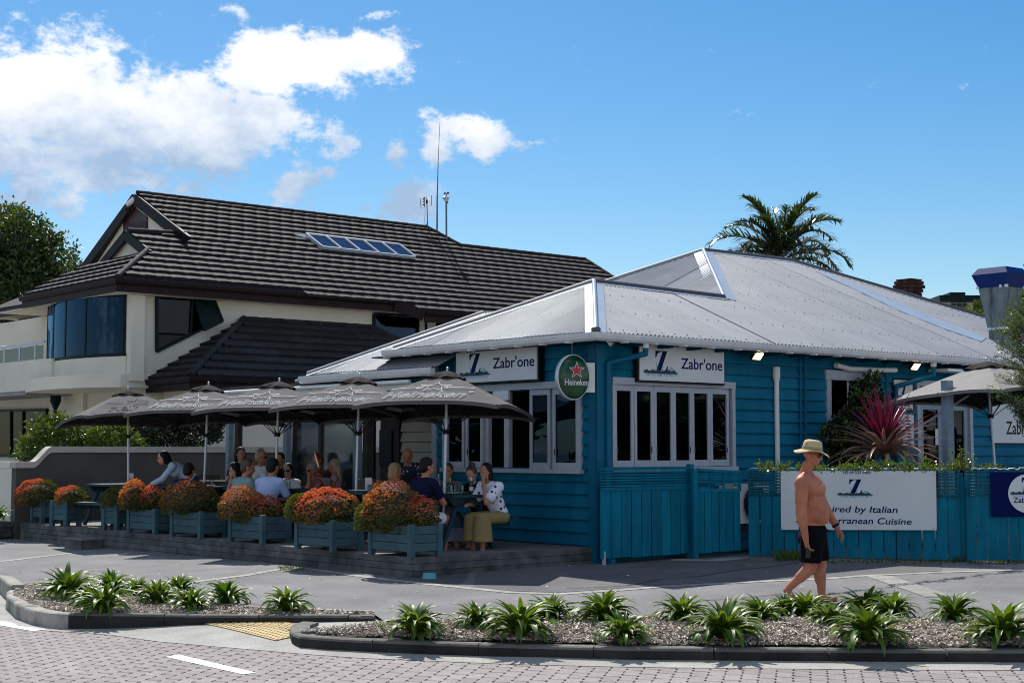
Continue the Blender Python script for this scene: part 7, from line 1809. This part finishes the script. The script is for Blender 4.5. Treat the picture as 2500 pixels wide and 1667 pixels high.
def person(label, head_px, Y, face, skin, hair, shirt, bottom, lean=10, sex='m', s=1.0, arms=('table', 'table'), nod=0, turn=0, sleeve='short', legs='seated', glasses=False, vox=.012, floor=DECK_Z, group=None, tuck=True, seat=None, bottom_kind='trousers'):
    """body facing the world direction `face` (degrees from +X); the head centre is met at head_px"""
    hz = .47 if legs == 'seated' else .88; R0 = Matrix.Rotation(-math.radians(lean), 3, 'X'); up = R0 @ V((0, 0, 1)); fw = R0 @ V((0, 1, 0)); X = V((1, 0, 0)); s_ = s
    hip = V((0, 0, hz + .07)); sh = .185 if sex == 'm' else .160; gir = 1.0 if sex == 'm' else .9
    chest = hip + up * .34 * s; neck = hip + up * .50 * s; Rh = Matrix.Rotation(math.radians(turn), 3, 'Z') @ Matrix.Rotation(-math.radians(nod), 3, 'X'); hc = neck + up * .10 * s + Rh @ V((0, .02, .055)) * s
    tgt = aty(head_px[0], head_px[1], Y); Rz = Matrix.Rotation(math.radians(face - 90), 3, 'Z'); off = Rz @ hc
    root = thing('person', label, 'person', (tgt.x - off.x, tgt.y - off.y, tgt.z - off.z), group, math.radians(face - 90))
    drop = root.location.z - floor                                    # bench or cushion height takes up the difference
    body = MB(); top = MB(); bot = MB()
    def torso(q, g):
        q.ball(hip + up * .04, ((.160 * gir + g) * s, (.115 * gir + g) * s, (.125 + g) * s), 16, 10, rot=R0); q.ball(hip + up * .18 * s, ((.145 * gir + g) * s, (.112 * gir + g) * s, (.15 + g) * s), 16, 10, rot=R0)
        q.ball(chest, ((.165 * gir + g) * s, (.112 * gir + g) * s, (.17 + g) * s), 16, 12, rot=R0)
        for sg in (-1, 1): cap(q, chest + up * .10 * s + X * sg * .05 * s, neck - up * .055 * s + X * sg * (sh - .02) * s, (.070 + g) * s, (.052 + g) * s)
        if sex == 'f':
            for sg in (-1, 1): q.ball(chest + X * sg * .065 * s + fw * .085 * s, ((.06 + g) * s, (.055 + g) * s, (.058 + g) * s), 10, 8)
    torso(body, 0); torso(top, .013)
    cap(body, neck - up * .06 * s, hc - V((0, 0, .03)) * s, .058 * s * gir, .052 * s * gir); head_prims(body, hc, Rh, s)
    for sg, pose in ((-1, arms[0]), (1, arms[1])):
        S = neck - up * .065 * s + X * sg * sh * s
        if pose == 'table': E_ = S + V((sg * .05, .13, -.25)) * s; Wp = V((sg * .07, S.y + .34 * s, max(S.z - .24 * s, .0)))
        elif pose == 'chin': E_ = S + V((sg * -.01, .20, -.22)) * s; Wp = hc + Rh @ V((sg * .03, .085, -.12)) * s
        elif pose == 'head': E_ = S + V((sg * .17, .14, .08)) * s; Wp = hc + Rh @ V((sg * .04, .07, .10)) * s
        elif pose == 'reach': E_ = S + V((sg * .03, .17, -.22)) * s; Wp = E_ + V((sg * -.02, .20, -.10)) * s
        elif pose == 'phone': E_ = S + V((sg * .06, .08, -.26)) * s; Wp = S + V((sg * -.06, .26, -.16)) * s
        elif pose == 'knee': E_ = S + V((sg * .06, .05, -.28)) * s; Wp = S + V((sg * .0, .24, -.40)) * s
        else: E_ = S + V((sg * .05, -.02, -.29)) * s; Wp = S + V((sg * .05, .07, -.54)) * s
        cap(body, S, E_, .050 * s * gir, .040 * s * gir); cap(body, E_, Wp, .040 * s * gir, .027 * s); hd = (Wp - E_).normalized()
        if pose == 'chin': hd = (hd * .4 + V((0, 0, 1))).normalized()
        hand(body, Wp, hd, V((0, 0, 1)), X * sg, .92 * s, .6)
        if sleeve == 'short': top.ball(S, (.066 * s * gir,) * 3, 12, 8); top.tube(S, S.lerp(E_, .72), .066 * s * gir, .060 * s * gir, 14)
        elif sleeve == 'long': top.ball(S, (.064 * s,) * 3, 12, 8); cap(top, S, E_, .062 * s * gir, .054 * s * gir); top.tube(E_, E_.lerp(Wp, .92), .054 * s * gir, .040 * s, 14)
        elif sleeve == 'puff': top.ball(S + X * sg * .01, (.085 * s,) * 3, 12, 8); cap(top, S, S.lerp(E_, .6), .078 * s, .082 * s); top.tube(S.lerp(E_, .6), S.lerp(E_, .82), .08 * s, .062 * s, 14)
        elif sleeve == 'none': top.ball(S, (.060 * s * gir,) * 3, 12, 8)
    for sg in (-1, 1):
        Hj = hip + X * sg * .085 * s - V((0, 0, .02))
        if legs == 'seated': Kn = V((sg * .11, .43 * s, hz + .04)); An = V((sg * .10, .40 * s, .09 - drop * .0))
        else: Kn = V((sg * .09, .03 if sg < 0 else -.02, .48)); An = V((sg * .09, .0 if sg < 0 else -.08, .09))
        cap(body, Hj, Kn, .080 * s * gir, .056 * s * gir); cap(body, Kn, An, .054 * s * gir, .036 * s); cap(body, An - V((0, .02, .035)), An + V((0, .14, -.055)), .034, .028)
        if bottom_kind == 'trousers': cap(bot, Hj, Kn, .096 * s * gir, .070 * s * gir); bot.tube(Kn, Kn.lerp(An, .9), .068 * s * gir, .055 * s, 14); bot.ball(Kn, (.069 * s * gir,) * 3, 12, 8)
        elif bottom_kind == 'shorts': bot.ball(Hj, (.10 * s * gir,) * 3, 12, 8); bot.tube(Hj, Hj.lerp(Kn, .84), .10 * s * gir, .082 * s * gir, 14)
        elif bottom_kind == 'skirt': cap(bot, Hj, Kn, .105 * s * gir, .09 * s * gir); bot.tube(Kn - V((0, .02, -.05)), Kn.lerp(An, .75), .11 * s, .15 * s, 16)
    bot.ball(hip + up * .02, ((.172 * gir) * s, (.130 * gir) * s, .125 * s), 16, 10, rot=R0)
    bo_ = soft('body', body, skin, root, vox, 3); bo_.location = (0, 0, 0)
    if shirt: soft('shirt' if sex == 'm' else 'top', top, shirt, root, vox + .002, 3)
    if bottom: soft({'trousers': 'trousers', 'shorts': 'shorts', 'skirt': 'skirt'}[bottom_kind], bot, bottom, root, vox + .002, 3)
    if hair: hairdo(root, hc, Rh, hair[0], hair[1], s, .011)
    if glasses: shades(root, hc, Rh, s)
    else: eyes(root, hc, Rh, s)
    root['_hc'] = tuple(hc); del root['_hc']
    return root, hc, Rh
def cloth(name, c, c2=None, **k): k.setdefault('spec', .1); return mat(name, c, .85, c2, **k)
def dotted(name, base, dot, scale, size):
    M = mat(name, base, .85); nt = M.node_tree; N = nt.nodes.new; L = nt.links.new; b_ = nt.nodes['Principled BSDF']; tc = N('ShaderNodeTexCoord'); vo = N('ShaderNodeTexVoronoi'); vo.inputs['Scale'].default_value = scale; vo.inputs['Randomness'].default_value = .6
    L(tc.outputs['Object'], vo.inputs['Vector']); lt = N('ShaderNodeMath'); lt.operation = 'LESS_THAN'; lt.inputs[1].default_value = size; L(vo.outputs['Distance'], lt.inputs[0]); mx = N('ShaderNodeMix'); mx.data_type = 'RGBA'; mx.inputs[6].default_value = tuple(base) + (1,); mx.inputs[7].default_value = tuple(dot) + (1,); L(lt.outputs[0], mx.inputs[0]); L(mx.outputs[2], b_.inputs['Base Color']); return M
hBlack = mat('black_hair', (.008, .007, .007), .6, (.018, .015, .013), 40, .3, 60, spec=.15); hBrown = mat('brown_hair', (.05, .028, .016), .5, (.09, .05, .03), 40, .3, 60); hRed = mat('strawberry_blonde_hair', (.30, .14, .06), .5, (.38, .21, .10), 40, .3, 60)
hBlond = mat('blonde_hair', (.42, .33, .20), .5, (.30, .22, .13), 40, .3, 60); hGrey = mat('grey_hair', (.20, .19, .18), .55, (.32, .31, .30), 40, .3, 60)
cNavy = cloth('navy_cotton', (.008, .010, .035)); cLBlue = cloth('light_blue_cotton', (.38, .47, .72)); cSage = cloth('sage_green_cotton', (.20, .31, .30)); cWhite = cloth('white_cotton', (.72, .72, .75)); cPink = cloth('pink_cotton', (.55, .30, .33)); cPale = cloth('pale_blue_jersey', (.45, .55, .68))
cRoyal = cloth('dark_blue_cotton', (.010, .014, .07)); cBlack = cloth('black_cotton', (.006, .006, .008), spec=.05); cGreyC = cloth('grey_knit', (.16, .15, .15)); cKhaki = cloth('khaki_cotton', (.30, .23, .10), (.25, .19, .08), nscale=6); cLilac = cloth('lilac_cotton', (.26, .24, .38)); cJean = cloth('dark_denim', (.02, .03, .07)); cOr = cloth('orange_strap_top', (.28, .09, .03)); cRose = cloth('dusty_rose_cotton', (.25, .10, .09))
cDots = dotted('spotted_cotton', (.72, .72, .80), (.02, .03, .14), 13, .27); cFlor = dotted('dark_floral_cotton', (.012, .012, .03), (.55, .52, .5), 17, .24); cPat = dotted('patterned_cotton', (.65, .66, .72), (.05, .12, .35), 15, .33); cStripe = dotted('striped_cotton', (.03, .03, .035), (.5, .5, .5), 22, .25)
sT, sF, sO, sS = mSkin
A_R, A_L = 40, 140                                                     # facing directions along the deck axes: +dR is 49.7 deg, dL 130.3 deg
fR = math.degrees(math.atan2(dR.y, dR.x)); fL = math.degrees(math.atan2(dL.y, dL.x))
ppl = []
# nearest table
person('man in navy t-shirt and white shorts seated at the nearest table', (1044, 1140), 20.75, fR + 8, sS, ('short', hBlack), cNavy, cWhite, 14, 'm', 1.06, ('table', 'table'), 5, -25, bottom_kind='shorts', vox=.011)
CLIPR, *CLIP = person('woman in white spotted blouse and khaki skirt leaning on the nearest table', (1185, 1152), 21.0, fR + 182, sO, ('pony', hBlack), cDots, cKhaki, 24, 'f', 1.0, ('chin', 'table'), 2, 8, 'puff', bottom_kind='skirt', vox=.011)
w_, hc_, Rh_ = person('woman with hair bun, black top and lilac skirt looking down at the nearest table', (1151, 1158), 21.55, fR + 190, sF, ('bun', hBrown), cBlack, cLilac, 18, 'f', .97, ('table', 'reach'), 28, 20, 'short', bottom_kind='skirt', vox=.011)
person('woman in grey cardigan and red top facing us behind the nearest umbrella pole', (1093, 1150), 22.3, fR + 215, sS, ('short', hBrown), cGreyC, cJean, 10, 'f', .97, ('chin', 'table'), 4, 0, 'long')
person('strawberry blonde woman in patterned top behind the tall orange shrub', (966, 1150), 21.9, fR + 12, sS, ('bob', hRed), cPat, cJean, 12, 'f', .98, ('table', 'table'), 5, -30, 'short')
person('bald man in dark floral shirt standing behind the second table', (995, 1112), 23.4, 262, sS, None, cFlor, cBlack, 24, 'm', 1.0, ('reach', 'reach'), 32, 0, 'short', 'standing')
# middle tables
person('man in sage green polo seated with his back to us, looking right', (606, 1142), 24.0, fR + 2, sS, ('short', hBrown), cSage, cJean, 20, 'm', 1.12, ('table', 'table'), 8, -35)
person('broad man in light blue polo shirt seated with his back to us', (668, 1140), 23.55, fR + 20, sO, ('short', hBlack), cLBlue, cJean, 16, 'm', 1.14, ('table', 'table'), 4, -10)
person('woman with curly blonde updo and sunglasses in white top', (638, 1116), 25.2, 285, sT, ('curly', hBlond), cWhite, cJean, 4, 'f', 1.0, ('table', 'table'), 8, 60, 'none', glasses=True)
person('dark-haired woman in pink eating beside the grey verandah post', (573, 1150), 25.0, 190, sF, ('bob', hBlack), cPink, cJean, 14, 'f', .98, ('chin', 'table'), 10, 10, 'short')
person('woman in white t-shirt with sunglasses and dark fringe facing us', (703, 1148), 25.3, 262, sF, ('bob', hBlack), cWhite, cJean, 8, 'f', .98, ('table', 'table'), 6, -10, 'short', glasses=True)
person('grey-haired woman in dusty rose top resting her chin on her hand', (760, 1148), 24.7, fR + 175, sS, ('short', hGrey), cRose, cBlack, 18, 'f', 1.0, ('chin', 'table'), 6, 10, 'none', glasses=True)
person('woman in orange strap top with her hand raised to her forehead', (776, 1124), 25.6, fR + 165, sT, ('short', hBrown), cOr, cJean, 8, 'f', 1.0, ('head', 'table'), 8, 20, 'none')
person('blonde woman in pale pink top sitting sideways in the wicker chair', (815, 1138), 25.3, fR + 140, sS, ('long', hBlond), cPink, cBlack, 0, 'f', 1.0, ('knee', 'knee'), 4, 0, 'none')
person('person with long dark hair in striped top standing behind the diners', (588, 1108), 27.0, 262, sF, ('long', hBlack), cStripe, cBlack, 6, 'f', 1.0, ('phone', 'phone'), 10, 30, 'short', 'standing')
person('dark-haired person half hidden behind the light blue polo', (683, 1122), 26.2, 255, sO, ('short', hBlack), cBlack, cJean, 4, 'm', 1.0, ('table', 'table'), 4, 0)
# far end
person('woman in pale blue long-sleeved top bending over the fourth table', (398, 1118), 26.4, 195, sF, ('pony', hBlack), cPale, cJean, 56, 'f', 1.0, ('reach', 'reach'), 10, 0, 'long', 'standing')
r_, hc_, Rh_ = person('man in grey cap and dark blue shirt seated with his back to us', (462, 1150), 25.2, fR + 30, sO, ('short', hBlack), cRoyal, cJean, 26, 'm', 1.08, ('table', 'table'), 10, 0)
q = MB(); q.ball(hc_ + Rh_ @ V((0, -.012, .055)), (.088, .104, .082), 14, 10, rot=Rh_); q.ball(hc_ + Rh_ @ V((0, .11, .055)), (.07, .075, .012), 12, 6, rot=Rh_); soft('cap', q, cGreyC, r_, .011, 2)
person('diner seen inside through the right pane of the left folding window', (1332, 1108), 23.2, 200, sO, ('short', hBlack), cPale, cJean, 12, 'm', 1.0, ('table', 'table'), 25, 0)
hc_, Rh_ = CLIP; q = MB(); a_ = hc_ + Rh_ @ V((.05, -.09, .03)); q.path([a_, a_ + V((0, 0, -.05)), a_ + Rh_ @ V((.015, -.02, -.03)), a_ + Rh_ @ V((.0, -.03, .0)), a_], .005, 6); o = q.build('hair_clip', mWhite); o.parent = CLIPR
# hair clip of the woman in the spotted blouse, and paper of the standing person
# ------------------------------------------------------------------ the walking man
Ym = 16.7; base = aty(1985, 1481, Ym); man = thing('walking_man', 'shirtless man in khaki bucket hat and black shorts walking past the white banner', 'person', (base.x, base.y, gz(base.y, base.x)))
man['category'] = 'person'
PX = Ym / 3680
def mp(px, py, d=0.0): return V(((px - 1985) * PX, d, (1481 - py) * PX))
body = MB(); Ry = Matrix.Rotation(math.radians(-22), 3, 'Z')             # chest turned a little to the camera; forward is +x
Rf = Ry @ Matrix.Rotation(math.radians(-90), 3, 'Z')                      # head frame: y forward
hc = mp(1988, 1126, -.01); Rh = Matrix.Rotation(math.radians(-26), 3, 'Z') @ Matrix.Rotation(math.radians(-90), 3, 'Z') @ Matrix.Rotation(math.radians(-8), 3, 'X')
head_prims(body, hc, Rh, 1.10)
cap(body, mp(1974, 1184), mp(1976, 1150, -.005), .072, .060); cap(body, mp(1964, 1182, .02), mp(1974, 1156, 0), .060, .050)
def el(x, y, d, r, tilt=0): body.ball(mp(x, y, d), r, 20, 14, rot=Ry @ Matrix.Rotation(math.radians(tilt), 3, 'Y'))
el(1983, 1208, 0, (.150, .190, .160), 6); el(1988, 1244, 0, (.155, .178, .15)); el(1994, 1274, -.01, (.150, .175, .11), 12)      # chest, belly
el(2002, 1264, -.03, (.112, .135, .125)); el(1985, 1300, 0, (.140, .168, .12)); el(1995, 1212, -.080, (.098, .095, .085), -15); el(2003, 1208, .06, (.09, .09, .085), -15)
el(1966, 1196, .0, (.09, .15, .12))
shn, shf = mp(1954, 1194, -.180), mp(1998, 1190, .185)
for S in (shn, shf): body.ball(S, (.082, .074, .084), 14, 10)
cap(body, mp(1972, 1180, -.03), shn + V((0, 0, .022)), .070, .066); cap(body, mp(1982, 1180, .03), shf + V((0, 0, .02)), .068, .062)
en, wn = mp(1949, 1262, -.235), mp(1960, 1324, -.22); cap(body, shn, en, .078, .060); cap(body, shn.lerp(en, .25), shn.lerp(en, .65), .078, .070); cap(body, en, wn, .059, .036); cap(body, en.lerp(wn, .12), en.lerp(wn, .42), .063, .056)
hand(body, wn, mp(1966, 1354, -.21) - wn, V((-1, 0, 0)), V((.3, -1, 0)), 1.18, .9)
ef, wf = mp(2026, 1252, .22), mp(2054, 1301, .20); cap(body, shf, ef, .072, .056); cap(body, ef, wf, .055, .035); cap(body, ef.lerp(wf, .1), ef.lerp(wf, .4), .058, .052)
hand(body, wf, mp(2069, 1326, .18) - wf, V((-.5, 0, 1)), V((0, -1, .25)), 1.15, .55)
hn, hf = mp(1980, 1322, -.09), mp(1998, 1322, .09)
kn, an = mp(1976, 1396, -.09), mp(1924, 1444, -.09); kf, af = mp(2008, 1394, .085), mp(2010, 1462, .085)
cap(body, hn, kn, .10, .070); cap(body, kn, an, .064, .042); cap(body, kn.lerp(an, .15), kn.lerp(an, .5), .070, .060); cap(body, an, an + V((-.03, 0, -.03)), .038, .035); cap(body, an + V((-.02, 0, -.03)), an + V((.07, 0, -.135)), .036, .030)
cap(body, hf, kf, .10, .072); cap(body, kf, af, .066, .044); cap(body, kf.lerp(af, .15) + V((-.012, 0, 0)), kf.lerp(af, .5) + V((-.012, 0, 0)), .071, .061); cap(body, af + V((-.03, 0, -.045)), af + V((.15, 0, -.055)), .036, .028)
soft('body', body, mSkin[0], man, .0075, 4)
sh_ = MB(); sh_.ball(mp(1987, 1304, 0), (.158, .184, .105), 18, 12, rot=Ry @ Matrix.Rotation(math.radians(14), 3, 'Y')); sh_.ball(mp(1984, 1328, 0), (.158, .178, .12), 16, 10)
for h, k_ in ((hn, kn), (hf, kf)): sh_.ball(h, (.122,) * 3, 14, 10); sh_.tube(h, h.lerp(k_, .84), .124, .112, 18); 
sh_.tube(mp(1986, 1335, -.03), mp(1990, 1380, .02), .12, .10, 16)
soft('shorts', sh_, cBlack, man, .009, 5)
# hat: crown and drooping brim
hat = MB(); hcn = hc + Rh @ V((0, -.008, .062)); n = 40; Rt = Rh
prof = [(0.0, .108, 1), (.05, .106, 1), (.084, .094, 1), (.096, .066, 1), (.101, .02, 1), (.105, -.005, 1), (.15, -.022, 2), (.186, -.034, 2), (.183, -.041, 2), (.106, -.013, 1)]
rings = []
for r, z, kd in prof:
    row = []
    for i in range(n):
        a = 2 * math.pi * i / n; zz_ = z + (.020 * math.sin(2 * a + .9) * ((r - .10) / .09) if kd == 2 else 0) + (.012 * math.sin(a * 3) * ((r - .1) / .09) if kd == 2 else 0); row.append(hcn + Rt @ V((math.cos(a) * r * .93, math.sin(a) * r * 1.08, zz_)))
    rings.append(row)
vs = [v for r in rings for v in r]; hat.add(vs, [(k_ * n + i, (k_ + 1) * n + i, (k_ + 1) * n + (i + 1) % n, k_ * n + (i + 1) % n) for k_ in range(len(prof) - 1) for i in range(n)], 0, True)
mHat = mat('khaki_canvas', (.62, .49, .29), .85, (.52, .40, .22), 10, .15, 60); o = hat.build('bucket_hat', mHat); o.parent = man
q = MB(); vs = [hcn + Rt @ V((math.cos(2 * math.pi * i / n) * r * .93, math.sin(2 * math.pi * i / n) * r * 1.08, z)) for r, z in ((.1045, .028), (.1085, .0)) for i in range(n)]
q.add(vs, [(i, n + i, n + (i + 1) % n, (i + 1) % n) for i in range(n)], 0, True); o2 = q.build('hat_band', mat('tan_band', (.33, .25, .14), .9)); o2.parent = o
for a in (-2.75, -2.45, -.5, 2.9):
    q = MB(); q.ball(hcn + Rt @ V((math.cos(a) * .100 * .93, math.sin(a) * .100 * 1.08, .058)), (.006, .006, .006), 8, 6); e_ = q.build('eyelet', mBlack); e_.parent = o
shades(man, hc, Rh, 1.10)
q = MB(); dW_ = (wf - ef).normalized(); q.tube(wf - dW_ * .03, wf - dW_ * .002, .046, .043, 16); wt = q.build('wristwatch', mBlack); wt.parent = man
q = MB(); p_ = mp(1962, 1360, -.25); q.obox(p_ + V((-.02, -.005, -.05)), V((.055, .02, 0)), V((-.003, .010, 0)), V((.01, 0, .11))); ph_ = q.build('phone', mGlossBlack); ph_.location = man.location; tag(ph_, 'dark phone held in the walking man\'s right hand', 'phone')
q = MB(); q.tube(mp(2012, 1303, -.155), mp(2020, 1312, -.17), .004, .003, 6); q.tube(mp(2012, 1303, -.155), mp(2022, 1306, -.165), .004, .003, 6); dc = q.build('drawcord', mBlack); dc.parent = man
finish_soft()
